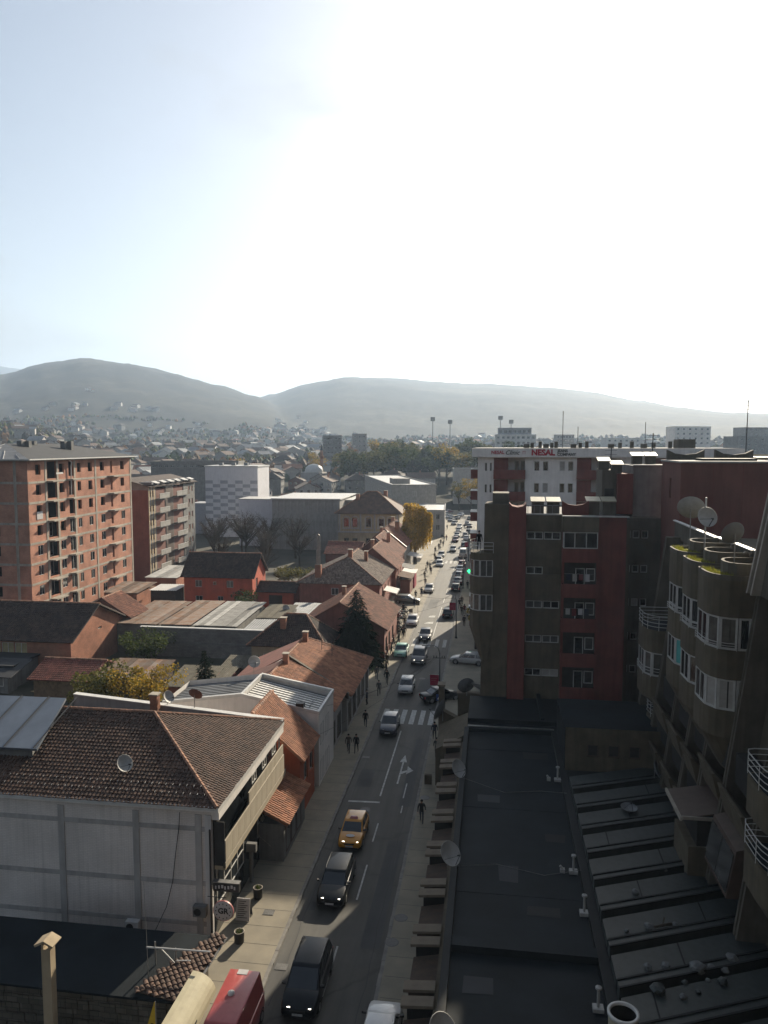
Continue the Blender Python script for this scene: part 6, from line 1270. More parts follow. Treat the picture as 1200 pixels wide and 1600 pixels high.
def car(kind, mt, x, y, z, head, label, group=None, lamps=True, cat='car'):
    """head: 0 = driving away up the street (+Y), 180 = towards the camera"""
    k = (kind, lamps)
    if k not in PROTO: t = PROTO[k] = car_proto(kind, lamps); t.location = (x, y, z); t.rotation_euler = (0, 0, R(head))
    else: t = copy_tree(PROTO[k], (x, y, z), R(head))
    t['label'] = label; t['category'] = cat
    if 'group' in t.keys(): del t['group']
    if group: t['group'] = group
    return paint(t, mt)
G1, G2 = 'cars driving down the street', 'cars parked along the street'
car('mpv', 'paint_black', -9.05, 36.4, 0, 180, 'black people carrier with roof rails and lit headlights beside the red van', G1)
car('wagon', 'paint_black', -9.4, 45.5, 0, 180, 'black estate car with lit headlights driving just ahead of the taxi', G1)
tx = car('hatch', 'paint_taxi', -9.45, 51.9, 0, 180, 'yellow taxi with roof sign and white bonnet sticker', G1, cat='taxi')
def taxi_bits():
    o = (0, 0, 0); s = MB().hexa([(-.30, -.10, 1.46), (.30, -.10, 1.46), (.30, .12, 1.46), (-.30, .12, 1.46)], [(-.2, -.05, 1.62), (.2, -.05, 1.62), (.2, .06, 1.62), (-.2, .06, 1.62)]).build('roof_sign', 'paint_red', tx, org=o)
    MB().lathe([(0, .008), (.30, .008), (.305, 0)], 18, (0, 1.42, .90), mtx=Matrix.Rotation(R(-6), 4, 'X') @ Matrix.Scale(.55, 4, (0, 1, 0))).build('bonnet_sticker', 'sign_white', tx, org=o)
taxi_bits()
car('hatch', 'paint_darkblue', -9.65, 73.0, 0, 180, 'dark hatchback crossing the near zebra crossing', G1, lamps=False)
car('hatch', 'paint_silver', -9.35, 85.3, 0, 180, 'silver hatchback approaching the near zebra crossing', G1, lamps=False)
car('mpv', 'paint_grey', -9.05, 97.6, 0, 180, 'grey tall car with lit headlights entering the shade line', G1)
car('sedan', 'paint_darkblue', -9.25, 109.4, 0, 180, 'dark saloon with lit headlights on the second zebra crossing', G1)
car('sedan', 'paint_mint', -11.7, 100.2, .03, 180, 'pale mint green saloon parked half on the kerb by a crowd', G2, lamps=False)
car('hatch', 'paint_white', -12.0, 117.6, .06, 180, 'white hatchback parked at the kerb near motorbikes', G2, lamps=False)
car('hatch', 'paint_silver', -11.6, 144.8, .02, 180, 'silver hatchback moving past the market awnings', G1, lamps=False)
car('wagon', 'paint_olive', -14.6, 133.4, .12, 270, 'olive grey estate parked across the pavement beside the awnings', G2, lamps=False)
car('hatch', 'paint_white', -11.7, 176.2, 0, 180, 'white hatchback leading the parked pair near the far crossing', G2, lamps=False)
car('sedan', 'paint_white', -12.4, 182.3, .03, 180, 'white saloon behind the leading white hatchback at the far crossing', G2, lamps=False)
car('hatch', 'paint_silver', -12.3, 190.6, .03, 180, 'silver hatchback parked behind two white cars', G2, lamps=False)
car('hatch', 'paint_black', -6.85, 124.2, 0, 0, 'black hatchback driving away under the red banner', G1, lamps=False)
for i, (x, y, mt, k, lb) in enumerate(((-6.6, 147, 'paint_black', 'hatch', 'black hatchback parked first in the shaded row past the red banner'), (-6.5, 154, 'paint_darkblue', 'sedan', 'dark blue saloon parked second in the shaded row past the red banner'), (-6.6, 161.5, 'paint_grey', 'hatch', 'grey hatchback parked third in the shaded row past the red banner'), (-6.7, 169.5, 'paint_white', 'sedan', 'white saloon parked fourth in the shaded row past the red banner'), (-6.6, 177, 'paint_maroon', 'hatch', 'maroon hatchback parked fifth in the shaded row past the red banner'))): car(k, mt, x, y, 0, 0, lb, G2, False)
car('van', 'paint_white', -6.9, 192, 0, 0, 'white box van parked beyond the shaded row of cars', G2, False, 'van')
car('hatch', 'paint_silver', -9.9, 201.5, 0, 180, 'silver hatchback driving between parked rows past the far crossing', G1, False)
car('sedan', 'paint_black', -5.3, 82.6, 0, 300, 'black saloon with white bonnet glare turning in beside the pedestrian sign', None, False)
car('hatch', 'paint_white', -2.9, 125.5, .12, 180, 'small white car on the shaded pavement among pedestrians', G2, False)
car('wagon', 'paint_silver', -2.7, 96.8, .12, 80, 'silver estate parked crossways on the forecourt', G2, False)
car('hatch', 'paint_silver', .9, 99.0, .12, 75, 'silver hatchback half hidden behind the brown block', G2, False)
car('hatch', 'paint_white', -4.8, 33.2, .12, 0, 'white hatchback parked on the pavement below the stepped canopy', G2, False)
car('sedan', 'paint_white', -61, 75.5, 0, 250, 'white saloon in the yard below the grey annexe', None, False)
car('hatch', 'paint_silver', -33.5, 118.5, 0, 200, 'silver car between tin roofs and the pink house', None, False)
car('hatch', 'paint_darkblue', -31.5, 117.0, 0, 190, 'dark car in the yard beside the pink house', None, False)
rv = car('van', 'paint_red', -11.7, 32.0, .08, 180, 'faded red van with roof vent parked on the kerb beside the barrel awning', G2, False, 'van')
MB().box(-.2, .3, -2.3, -1.95, 2.25, 2.268).build('roof_sticker', 'sign_white', rv, org=(0, 0, 0)); MB().lathe([(.16, 0), (.16, .1), (.06, .17), (0, .18)], 14, (.12, -.6, 2.25)).build('roof_vent', 'plastic_white', rv, True, org=(0, 0, 0))
far = random.Random(5); fc = ('paint_silver', 'paint_white', 'paint_grey', 'paint_black', 'paint_silver', 'paint_white', 'paint_darkblue', 'paint_maroon')
cl = dict(paint_silver='silver', paint_white='white', paint_grey='grey', paint_black='black', paint_darkblue='dark blue', paint_maroon='maroon')
for i, (x, y, h) in enumerate(((-10.4, 247, 180), (-10.6, 259, 180), (-12.8, 269.5, 170), (-12.9, 288, 160), (-16, 294, 150), (-19, 305, 140), (-20, 320, 140), (-17.4, 316, 145), (-8.1, 289, 0), (-8.4, 270, 0), (-7.3, 261, 0), (-7.1, 244, 0), (-7.8, 235, 0), (-7.2, 226, 0), (-7.3, 211, 0), (-10.2, 222, 180), (-10.3, 234, 180), (-22, 330, 130), (-25, 318, 130), (-5.2, 300, 10), (-3.5, 312, 20), (-12, 303, 160), (-14.5, 281, 165))):
    m_ = fc[i % 8]; car(('hatch', 'sedan', 'wagon')[i % 3], m_, x, y, 0, h, cl[m_] + ' car in the distant traffic jam before the plaza', 'cars in the distant traffic jam', False)
# ------------------------------------------------------------------ people
def person_mesh(name, legs, arms, lean=0.0, sit=False):
    """one continuous skinned body; legs/arms = forward swing of left and right in metres"""
    V = []; E = []; RR = []
    def v(x, y, z, r, p=None):
        V.append((x, y, z)); RR.append(r); i = len(V) - 1
        if p is not None: E.append((p, i))
        return i
    pel = v(0, 0, .94, .135); ab = v(0, lean * .3, 1.12, .13, pel); ch = v(0, lean * .6, 1.32, .145, ab); nk = v(0, lean * .85, 1.47, .062, ch); h0 = v(0, lean + .015, 1.55, .082, nk); v(0, lean + .02, 1.66, .088, h0)
    for s, k in ((-1, 0), (1, 1)):
        hp = v(s * .10, 0, .90, .10, pel); kn = v(s * .105, legs[k] * .55 + .02, .50, .065, hp); an = v(s * .105, legs[k] - (.06 if legs[k] < 0 else 0), .10, .045, kn); v(s * .115, legs[k] + .13, .045, .04, an)
        sh = v(s * .19, lean * .6, 1.39, .075, ch); el = v(s * .255, lean * .5 + arms[k] * .45 - .02, 1.13, .055, sh); wr = v(s * .26, lean * .5 + arms[k] + .03, .90, .035, el); v(s * .255, lean * .5 + arms[k] + .05, .83, .036, wr)
    me = bpy.data.meshes.new(name); me.from_pydata(V, E, []); ob = bpy.data.objects.new(name, me); COL.objects.link(ob)
    sk = ob.modifiers.new('skin', 'SKIN'); ob.modifiers.new('sub', 'SUBSURF').levels = 1
    if not me.skin_vertices: pass
    for i, r in enumerate(RR): me.skin_vertices[0].data[i].radius = (r, r * (.78 if i in (pel, ab, ch) else 1)); me.skin_vertices[0].data[i].use_root = (i == pel)
    dg = bpy.context.evaluated_depsgraph_get(); out = bpy.data.meshes.new_from_object(ob.evaluated_get(dg)); bpy.data.objects.remove(ob); out.name = name
    # five fingers on each hand, rooted in the palm
    mb = MB(); mb.v = [tuple(q.co) for q in out.vertices]; mb.f = [tuple(p.vertices) for p in out.polygons]; mb.m = [0] * len(mb.f)
    for s, k in ((-1, 0), (1, 1)):
        hx, hy, hz = s * .255, lean * .5 + arms[k] + .05, .83
        for j, (dy, ln) in enumerate(((.030, .075), (.010, .085), (-.010, .080), (-.028, .062))): mb.tube([(hx, hy + dy, hz + .01), (hx, hy + dy, hz - .03), (hx - s * .012, hy + dy + .006, hz - ln)], [.010, .009, .007], 5)
        mb.tube([(hx, hy + .03, hz + .03), (hx - s * .01, hy + .055, hz), (hx - s * .02, hy + .06, hz - .03)], [.011, .010, .008], 5)
    mb.tube([(0, lean + .10, 1.635), (0, lean + .125, 1.605)], [.010, .014], 5)     # nose
    for s in (-1, 1): mb.tube([(s * .085, lean + .01, 1.63), (s * .098, lean, 1.60)], [.018, .012], 5)
    mb.m = []
    for f in mb.f:
        c = [sum(mb.v[i][a] for i in f) / len(f) for a in range(3)]; armz = abs(c[0]) > .20 and c[2] < 1.3
        mb.m.append(3 if c[2] < .085 else 2 if (c[2] > 1.475) or (armz and c[2] < .885) else 1 if (c[2] < .88 and not armz) else 0)
    return mb.mesh(name, ['cloth_black', 'cloth_jeans', 'skin', 'black_trim'], True), lean
def hair_mesh(lean, long=False):
    mb = MB(); prof = []
    for k in range(6): a = R(90 - 22 * k); prof.append((.101 * math.cos(a), .112 * math.sin(a)))
    mb.lathe(prof, 12, (0, lean - .002, 1.655))
    if long: mb.hexa([(-.085, lean - .10, 1.42), (.085, lean - .10, 1.42), (.075, lean - .05, 1.42), (-.075, lean - .05, 1.42)], [(-.095, lean - .10, 1.66), (.095, lean - .10, 1.66), (.09, lean - .02, 1.66), (-.09, lean - .02, 1.66)])
    return mb.mesh('hair', 'hair_dark', True)
POSES = [person_mesh('body', (.28, -.26), (-.18, .20)), person_mesh('body', (-.24, .26), (.18, -.16), .03), person_mesh('body', (.02, -.02), (.02, .04)), person_mesh('body', (.16, -.12), (.05, -.08), .04)]
HAIR = [hair_mesh(l) for _, l in POSES]; HAIRL = [hair_mesh(l, True) for _, l in POSES]
def person(x, y, z, head, pose, coat, leg, label, group, s=1.0, long=False):
    t = thing('person', label, 'person', (x, y, z), group, R(head)); t.scale = (s, s, s)
    b = bpy.data.objects.new('body', POSES[pose][0]); COL.objects.link(b); b.parent = t
    for i, m_ in ((0, coat), (1, leg)): b.material_slots[i].link = 'OBJECT'; b.material_slots[i].material = M[m_]
    h = bpy.data.objects.new('hair', (HAIRL if long else HAIR)[pose]); COL.objects.link(h); h.parent = t
    return t
BK = 'cloth_black'
for a in ((-4.85, 54.6, .12, 180, 0, BK, 'cloth_navy', 'person in black jacket walking alone on the shaded pavement beside the canopy', None), (-4.6, 66.8, .12, 5, 1, BK, BK, 'person in black walking with companion by the lane arrow', None), (-4.05, 66.4, .12, 0, 2, BK, 'cloth_grey', 'companion in dark coat standing close to the canopy edge', None),
          (-5.1, 70.8, .12, 190, 3, 'cloth_navy', BK, 'person in dark clothes waiting at the near zebra crossing', None), (-4.75, 79.0, .12, 180, 2, BK, BK, 'person standing behind the pedestrian sign pole', None), (-11.9, 66.7, .12, 180, 1, BK, BK, 'person in black by the lean-to shop, kerb side of a walking pair', None), (-12.6, 66.6, .12, 180, 0, 'cloth_brown', BK, 'person in brown coat, wall side of a walking pair', None),
          (-12.1, 73.0, .12, 0, 3, BK, 'cloth_navy', 'person in black walking past shops beside the near crossing', None), (-11.85, 86.9, .12, 180, 0, BK, BK, 'person in black walking out of the sun beside the silver hatchback', None), (-12.2, 82.8, .12, 185, 1, 'cloth_grey', BK, 'person in grey jacket walking past the orange tile houses', None), (-13.0, 79.4, .12, 90, 2, 'cloth_navy', BK, 'person in navy jacket at the shop doors of the orange tile house', None)): person(*a)
grp = 'people crowding the sunny pavement'
pc = random.Random(11); coats = (BK, BK, 'cloth_navy', 'cloth_brown', 'cloth_maroon', 'cloth_grey', 'cloth_olive')
nm = {BK: 'black', 'cloth_navy': 'navy', 'cloth_brown': 'brown', 'cloth_maroon': 'maroon', 'cloth_grey': 'grey', 'cloth_olive': 'olive'}
for i, (x, y) in enumerate(((-13.4, 98.7), (-12.95, 99.4), (-12.85, 94.2), (-13.3, 88.4), (-12.4, 90.5), (-13.2, 103.6), (-12.7, 105.0), (-13.7, 112.6), (-13.0, 115.2), (-12.9, 129.5), (-13.4, 136.8), (-12.8, 150.2), (-13.6, 157.8), (-12.9, 180.4), (-13.6, 186), (-13.0, 209.5), (-13.9, 213), (-12.9, 107.2), (-12.5, 108.5), (-13.1, 108.8), (-12.3, 109.1), (-12.6, 111.5), (-13.4, 110.4), (-14.2, 124.5), (-14.4, 118.4), (-12.6, 139.6), (-12.75, 163.6), (-14.0, 165.6), (-13.5, 170.2), (-14.2, 172), (-14.2, 196.2), (-13.4, 202.8), (-13.8, 203.6), (-13.5, 221), (-12.9, 223), (-14.3, 225), (-14.8, 240), (-15.6, 249.8), (-14.4, 252.5), (-15.1, 246), (-10.85, 216.5))):
    c = coats[pc.randrange(7)]; person(x, y, .12 if x < -11.4 else 0, pc.choice((0, 180, 170, 10, 90)), pc.randrange(4), c, pc.choice((BK, 'cloth_jeans', BK)), 'pedestrian in ' + nm[c] + ' on the sunlit pavement along the terrace', grp, pc.uniform(.94, 1.04), pc.random() < .35)
for i, (x, y) in enumerate(((-3.95, 116.9), (-4.6, 124.6), (-4.2, 125.3), (-4.9, 132.7), (-5.2, 129.8), (-3.3, 131.5), (-3.6, 140.5), (-4.4, 148), (-4.1, 158), (-8.9, 256))):
    c = coats[pc.randrange(7)]; person(x, y, .12 if x > -5.5 else 0, pc.choice((0, 180)), pc.randrange(4), c, BK, 'pedestrian in ' + nm[c] + ' on the shaded pavement past the second crossing', 'people on the shaded pavement', pc.uniform(.94, 1.04), pc.random() < .35)
person(-1.0, 65.2, 19.02, 200, 2, BK, BK, 'person in black standing on the railed corner balcony', None)
# ------------------------------------------------------------------ street furniture
def lamp(label, x, y, h, arm, banner=None, sign=False, wires=True):
    t = thing('street_lamp', label, 'street lamp', (x, y, .1), 'street lamp poles'); MB().tube([(x, y, .1), (x, y, 1.6), (x, y, h - .8)], [.11, .09, .06], 10).build('pole', 'dark_steel', t, True); MB().lathe([(.2, .1), (.2, .22), (.12, .35)], 12, (x, y, 0)).build('base', 'dark_steel', t)
    ap = [(x, y, h - .8), (x + arm * .12, y, h - .25), (x + arm * .45, y, h), (x + arm, y, h - .02)]; a = MB().tube(ap, .04, 7).build('arm', 'steel', t, True); MB().hexa([(x + arm - .35, y - .1, h - .12), (x + arm + .3, y - .1, h - .12), (x + arm + .3, y + .1, h - .12), (x + arm - .35, y + .1, h - .12)], [(x + arm - .3, y - .07, h + .03), (x + arm + .25, y - .07, h + .03), (x + arm + .25, y + .07, h + .03), (x + arm - .3, y + .07, h + .03)]).build('lamp_head', 'steel', t)
    if banner:
        sg = -1 if arm < 0 else 1; x0, x1 = sorted((x + sg * .1, x + sg * .98)); MB().box(x0, x1, y - .012, y + .012, banner, banner + 1.1).build('banner', 'sign_red', t); MB().box(x0 - .05, x1 + .05, y - .02, y + .02, banner + 1.103, banner + 1.14).build('banner_bar', 'steel', t)
        MB().box(x0 + .1, x1 - .15, y - .017, y - .013, banner + .7, banner + .75).box(x0 + .1, x1 - .3, y - .017, y - .013, banner + .5, banner + .54).build('banner_lines', 'sign_pink', t)
    if sign:
        s = MB().box(x - .33, x + .33, y - .16, y - .13, 1.85, 2.5).build('crossing_sign', 'sign_blue', t); MB().poly([(x - .22, y - .165, 1.98), (x + .22, y - .165, 1.98), (x, y - .165, 2.42)]).build('sign_triangle', 'plastic_white', s)
        f = MB(); f.box(x - .03, x + .03, y - .172, y - .168, 2.12, 2.26).box(x - .02, x + .02, y - .172, y - .168, 2.28, 2.33).poly([(x - .09, y - .17, 2.0), (x - .05, y - .17, 2.0), (x + .02, y - .17, 2.14), (x - .02, y - .17, 2.14)]).poly([(x + .05, y - .17, 2.0), (x + .09, y - .17, 2.0), (x + .02, y - .17, 2.14), (x - .02, y - .17, 2.14)]).build('walking_figure', 'letter_black', s)
    if wires:
        c = MB().box(x - .7, x + .6, y - .04, y + .04, h - 1.35, h - 1.27).build('cross_arm', 'dark_steel', t)
        for dx in (-.6, -.35, .25, .5): MB().lathe([(.05, 0), (.05, .16), (.02, .2)], 7, (x + dx, y, h - 1.27)).build('insulator', 'sign_dark', c)
    return t
lamp('street lamp pole with red banner, blue pedestrian sign and wires at near crossing', -5.05, 77.0, 7.6, -1.5, 3.4, True)
lamp('street lamp pole with red banner beside the second crossing', -4.85, 109.6, 6.6, -1.2, 4.2, False, False)
lamp('street lamp pole by the shaded parked row', -6.2 + .9, 148.6, 7.0, -2.2, None, False, False)
lamp('slim street lamp pole near the far white van', -5.3, 184, 7.0, -1.6, 3.6, False, False)
def wire(label, a, b, sag=.6, r=.012):
    P = [Vector(a).lerp(Vector(b), k / 14) - Vector((0, 0, sag * 4 * (k / 14) * (1 - k / 14))) for k in range(15)]
    tag(MB().tube(P, r, 4, cap=False).build('overhead_wire', 'black_trim', org=tuple(P[0])), label, 'wire', 'overhead wires')
wire('overhead wire from near lamp pole to the white parapet building', (-5.6, 77, 6.25), (-13.6, 62, 6.0)); wire('overhead wire from near lamp pole to the orange house', (-5.4, 77, 6.25), (-13.9, 57.5, 4.9)); wire('overhead wire from near lamp pole to the second lamp pole', (-5.3, 77, 6.25), (-4.9, 109.6, 6.0), .8); wire('overhead wire from near lamp pole to the orange tile house', (-5.7, 77, 6.2), (-13.4, 84, 4.2), .5)
wire('overhead wire between the red banner poles', (-4.9, 109.6, 6.0), (-5.3, 148.6, 6.4), .9); wire('overhead wire from second lamp pole to the pink house', (-4.9, 109.6, 6.0), (-18, 124, 5.4), .9); wire('overhead wire from second lamp pole to the gabled house', (-4.9, 109.6, 5.9), (-13.6, 104, 4.4), .5); wire('overhead wire across to the red terrace roof', (-5.3, 148.6, 6.4), (-17.4, 146, 5.6), .9)
wire('overhead wire slung low over the near zebra crossing', (-5.6, 77, 6.2), (-14, 70, 3.8), .7)
def post_sign(x, y, lb, h=2.4):
    t = thing('sign_post', lb, 'sign', (x, y, .12)); MB().tube([(x, y, .12), (x, y, h)], .03, 7).build('post', 'steel', t); MB().box(x - .28, x + .28, y + .032, y + .05, h - .62, h - .02).build('plate', 'brown_render', t)
post_sign(-11.75, 123.6, 'square sign plate on a post near the olive estate'); post_sign(-12.4, 118.9, 'square sign plate on a post by the white parked hatchback', 2.2)
def cross_sign():
    x, y = -4.2, 150; t = thing('pharmacy_cross', 'glowing green pharmacy cross on the shaded side of the street', 'sign', (x, y, 3)); MB().box(x - .35, x + .35, y, y + .12, 3.15, 3.4).box(x - .13, x + .13, y + .003, y + .117, 2.9, 3.65).build('cross', 'green_cross', t); MB().tube([(x + .3, y + .06, 3.3), (-1.9, y + .06, 3.3)], .03, 5).build('bracket', 'steel', t)
cross_sign()
def motorbike(x, y, h, lb):
    t = thing('motorbike', lb, 'motorbike', (x, y, .12), 'parked motorbikes', R(h)); o = (0, 0, 0)
    for yy in (.62, -.62):
        w = MB(); pts = [(0, yy + .27 * math.cos(2 * math.pi * k / 14), .30 + .27 * math.sin(2 * math.pi * k / 14)) for k in range(15)]; w.tube(pts, .05, 6, cap=False).build('wheel', 'rubber', t, True, o)
    MB().tube([(0, .62, .3), (0, .42, .85), (0, .35, .98)], .03, 6).tube([(-.3, .33, .98), (.3, .33, .98)], .018, 5).build('fork', 'steel', t, org=o); MB().tube([(0, .42, .75), (0, .2, .78), (0, -.05, .70)], [.06, .15, .10], 8).build('tank', 'paint_maroon', t, True, o); MB().tube([(0, -.05, .74), (0, -.4, .74), (0, -.72, .82)], [.10, .12, .06], 8).build('seat', 'black_trim', t, True, o); MB().box(-.13, .13, -.2, .25, .25, .6).tube([(0, -.1, .35), (0, -.62, .3)], .035, 5).build('engine', 'dark_steel', t, org=o)
for i, (x, y, h) in enumerate(((-14.3, 121.5, 75), (-14.2, 123.0, 80), (-14.4, 126.0, 70), (-13.9, 119.6, 85), (-14.0, 114.6, 80), (-14.1, 113.4, 75))): motorbike(x, y, h, 'dark motorbike parked in the row on the sunny pavement by the olive estate')
def planter(x, y, lb):
    t = thing('planter', lb, 'planter', (x, y, .12), 'round planters on the pavement'); MB().lathe([(.22, .12), (.27, .16), (.29, .72), (.29, .76)], 18, (x, y, 0)).build('pot', 'sign_dark', t, True); MB().lathe([(.285, .74), (.30, .78), (.25, .79), (.24, .66), (0, .64)], 18, (x, y, 0)).build('rim', 'concrete', t, True)
    g = MB(); rr = random.Random(int(x * 10))
    for k in range(26): a = rr.uniform(0, 6.28); q = rr.uniform(0, .18); px, py = x + q * math.cos(a), y + q * math.sin(a); g.poly([(px - .03, py, .65), (px + .03, py, .65), (px + rr.uniform(-.1, .1), py + rr.uniform(-.1, .1), rr.uniform(.78, .95))])
    stuff(g.build('plant', 'leaf_green', t))
planter(-13.75, 39.4, 'round dark planter beside the standing menu board'); planter(-14.0, 43.7, 'round dark planter further along, by the flue pipe')
def menu_board():
    x, y = -14.2, 41.6; t = thing('menu_board', 'standing A-frame menu board on the sunlit pavement', 'sign board', (x, y, .12))
    MB().hexa([(x - .42, y - .32, .14), (x + .42, y - .32, .14), (x + .42, y - .27, .14), (x - .42, y - .27, .14)], [(x - .40, y - .04, 1.35), (x + .40, y - .04, 1.35), (x + .40, y + .01, 1.35), (x - .40, y + .01, 1.35)]).build('board', 'sign_white', t)
    MB().hexa([(x - .42, y + .32, .14), (x + .42, y + .32, .14), (x + .42, y + .36, .14), (x - .42, y + .36, .14)], [(x - .40, y + .02, 1.35), (x + .40, y + .02, 1.35), (x + .40, y + .06, 1.35), (x - .40, y + .06, 1.35)]).build('rear_board', 'sign_dark', t)
    l = MB()
    for k in range(9): z = .3 + .11 * k; yy = y - .32 + .28 * (z - .14) / 1.21 - .012; w = .3 - .1 * ((k * 5) % 3) / 2; l.poly([(x - .32, yy, z), (x - .32 + 2 * w, yy, z), (x - .32 + 2 * w, yy + .008, z + .035), (x - .32, yy + .008, z + .035)])
    stuff(l.build('print_lines', 'letter_black', t))
menu_board()
def round_sign():
    x, y, z = -14.4, 38.75, 2.35; t = thing('round_sign', 'round white sign with letters GR and a ring of dots', 'sign', (x, y, z)); mtx = Matrix.Rotation(R(90), 4, 'X')
    d = MB(); d.lathe([(0, .07), (.54, .07), (.56, .05), (.56, -.05), (.54, -.07), (0, -.07)], 28, (x, y, z), mtx=mtx); d.build('disc', 'sign_white', t); MB().lathe([(.565, -.062), (.585, -.055), (.585, .055), (.565, .062)], 28, (x, y, z), mtx=mtx).build('rim', 'sign_pink', t)
    dm = MB().lathe([(0, .006), (.035, .006), (.036, 0)], 8, mtx=mtx).mesh('dot', 'letter_black')
    for k in range(12): a = 2 * math.pi * k / 12; place('dot', dm, t, (x + .42 * math.cos(a), y - .074, z + .42 * math.sin(a)))
    place('lettering', text_mesh('GR', .44, .008, 'letter_black', .014), t, (x, y - .08, z), (R(90), 0, 0))
    MB().tube([(-15.3, y, z + .75), (x + .2, y, z + .75)], .022, 6).tube([(x, y, z + .75), (x, y, z + .57)], .018, 5).build('bracket', 'dark_steel', t)
round_sign()
def box_sign(x, y, z, w, h, txt, lb, lit):
    t = thing('box_sign', lb, 'sign', (x, y, z)); MB().box(x - w / 2, x + w / 2, y - .14, y + .14, z, z + h).build('case', 'sign_dark', t); MB().box(x - w / 2 - .03, x + w / 2 + .03, y - .17, y + .17, z + h, z + h + .04).build('top_sheet', 'steel', t)
    for i in range(lit): q = (i * 37 % 11) / 11; MB().box(x - w * .42 + w * .84 * i / lit, x - w * .42 + w * .84 * (i + .45 + .3 * q) / lit, y - .147, y - .141, z + h * (.25 + .2 * q), z + h * (.62 + .2 * q)).build('print_mark', 'sign_white', t)
    MB().tube([(-15.3, y, z + h * .6), (x - w / 2, y, z + h * .6)], .025, 5).build('bracket', 'dark_steel', t)
box_sign(-14.35, 39.2, 3.25, 1.5, .5, (), 'dark box sign with pale marks on the corner above the round sign', 7)
box_sign(-13.9, 49.2, 1.9, .95, .55, (), 'small dark box sign with pale print near the lean-to shop', 9)
# foreground shed roof, stone yard wall, chimney, awning, aerial
def yard():
    t = thing('tiled_shed', 'low dark shed with tiled street verge in front of the grey flank wall', 'shed', (-19, 33.5, -1.5))
    MB().box(-26, -14.1, 31.7, 35.6, -2.2, 2.6).build('core_wall', 'dark_concrete', t)
    rf = MB().slab([(-26.4, 31.4, 2.66), (-13.6, 31.3, 2.66), (-13.4, 35.7, 2.98), (-26.4, 35.7, 2.98)], .12).build('roof', 'membrane', t)
    tl = MB(); P_ = [(-16.1, 31.55, 2.84), (-13.6, 31.2, 2.74), (-13.2, 35.75, 2.96), (-13.75, 35.75, 3.02)]; tiles(tl, P_, 0, .23, .32, seed=5); stuff(tl.build('verge_tile', 'tile_brown', rf)); MB().slab(P_, .06).build('verge_board', 'dark_wood', rf)
    MB().tube([(-13.55, 31.2, 2.66), (-13.15, 35.75, 2.88)], .06, 6).build('gutter', 'steel', rf)
    rr = random.Random(2)
    for r in range(6):
        x = -26 + rr.uniform(0, .3); z = -.3 + .47 * r
        while x < -14.9:
            w = rr.uniform(.4, .8); MB().box(x + .015, x + w - .015, 31.62 - rr.uniform(0, .06), 31.698, z + .015, z + .45 - rr.uniform(.01, .04)).build('stone', 'rough_stone', t); x += w
yard()
def tall_chimney():
    x, y = -19.65, 30.5; t = thing('yard_chimney', 'tall plastered yard chimney with tent-shaped concrete cap', 'chimney', (x, y, -3)); MB().box(x - .22, x + .22, y - .2, y + .2, -3.2, 5.35).build('stack', 'cream_render', t)
    MB().slab([(x - .46, y - .36, 5.62), (x, y - .36, 5.85), (x, y + .36, 5.85), (x - .46, y + .36, 5.62)], .1).slab([(x, y - .36, 5.85), (x + .46, y - .36, 5.62), (x + .46, y + .36, 5.62), (x, y + .36, 5.85)], .1).build('cap', 'cream_render', t); MB().box(x - .22, x - .12, y - .18, y + .18, 5.35, 5.56).box(x + .12, x + .22, y - .18, y + .18, 5.35, 5.56).build('cap_foot', 'cream_render', t)
tall_chimney()
def barrel_awning():
    t = thing('barrel_awning', 'cream barrel awning over the shop beside the red van', 'awning', (-13, 31, 0)); n = 7; pr = [(-13.85 + 1.12 * math.sin(R(90 * k / n)), 2.15 + .95 * math.cos(R(90 * k / n))) for k in range(n + 1)]
    for i in range(n): (x0, z0), (x1, z1) = pr[i], pr[i + 1]; MB().slab([(x0, 28.6, z0), (x1, 28.6, z1), (x1 + .06, 32.9, z1), (x0 + .06, 32.9, z0)], .03).build('awning_panel', 'awning_cream', t)
    MB().poly([(-13.85, 28.59, 2.1)] + [(x, 28.59, z - .02) for x, z in pr[::-1]]).build('end_panel', 'sign_dark', t); MB().box(-15.2, -13.87, 28.0, 31.1, -1, 1.4).build('shop_wall', 'dark_concrete', t)
    m_ = MB().box(-12.75, -12.73, 30.2, 30.7, 2.2, 2.45).build('awning_mark', 'letter_black', t)
barrel_awning()
def roof_aerial():
    t = thing('roof_aerial', 'steel tube aerial frame with crossbar on the tiled shed verge', 'aerial', (-15, 33.5, 2.8)); MB().tube([(-15.9, 33.4, 2.6), (-15.9, 33.4, 4.0)], .04, 6).build('post', 'steel', t); MB().tube([(-16.3, 33.3, 3.75), (-13.2, 33.6, 3.6)], .045, 7).build('crossbar', 'white_metal', t); MB().tube([(-14.9, 33.5, 2.8), (-14.9, 33.5, 3.7)], .035, 6).build('post', 'steel', t); MB().tube([(-15.6, 33.45, 3.6), (-14.9, 33.5, 2.85)], .03, 6).build('brace', 'white_metal', t); MB().tube([(-14.9, 33.5, 3.05), (-14.2, 33.6, 3.05)], .03, 6).build('brace', 'white_metal', t)
    MB().tube([(-14.9 - .9, 32.4, 2.9), (-16.0, 32.6, 7.5)], .012, 4).build('whip', 'steel', t)
roof_aerial()
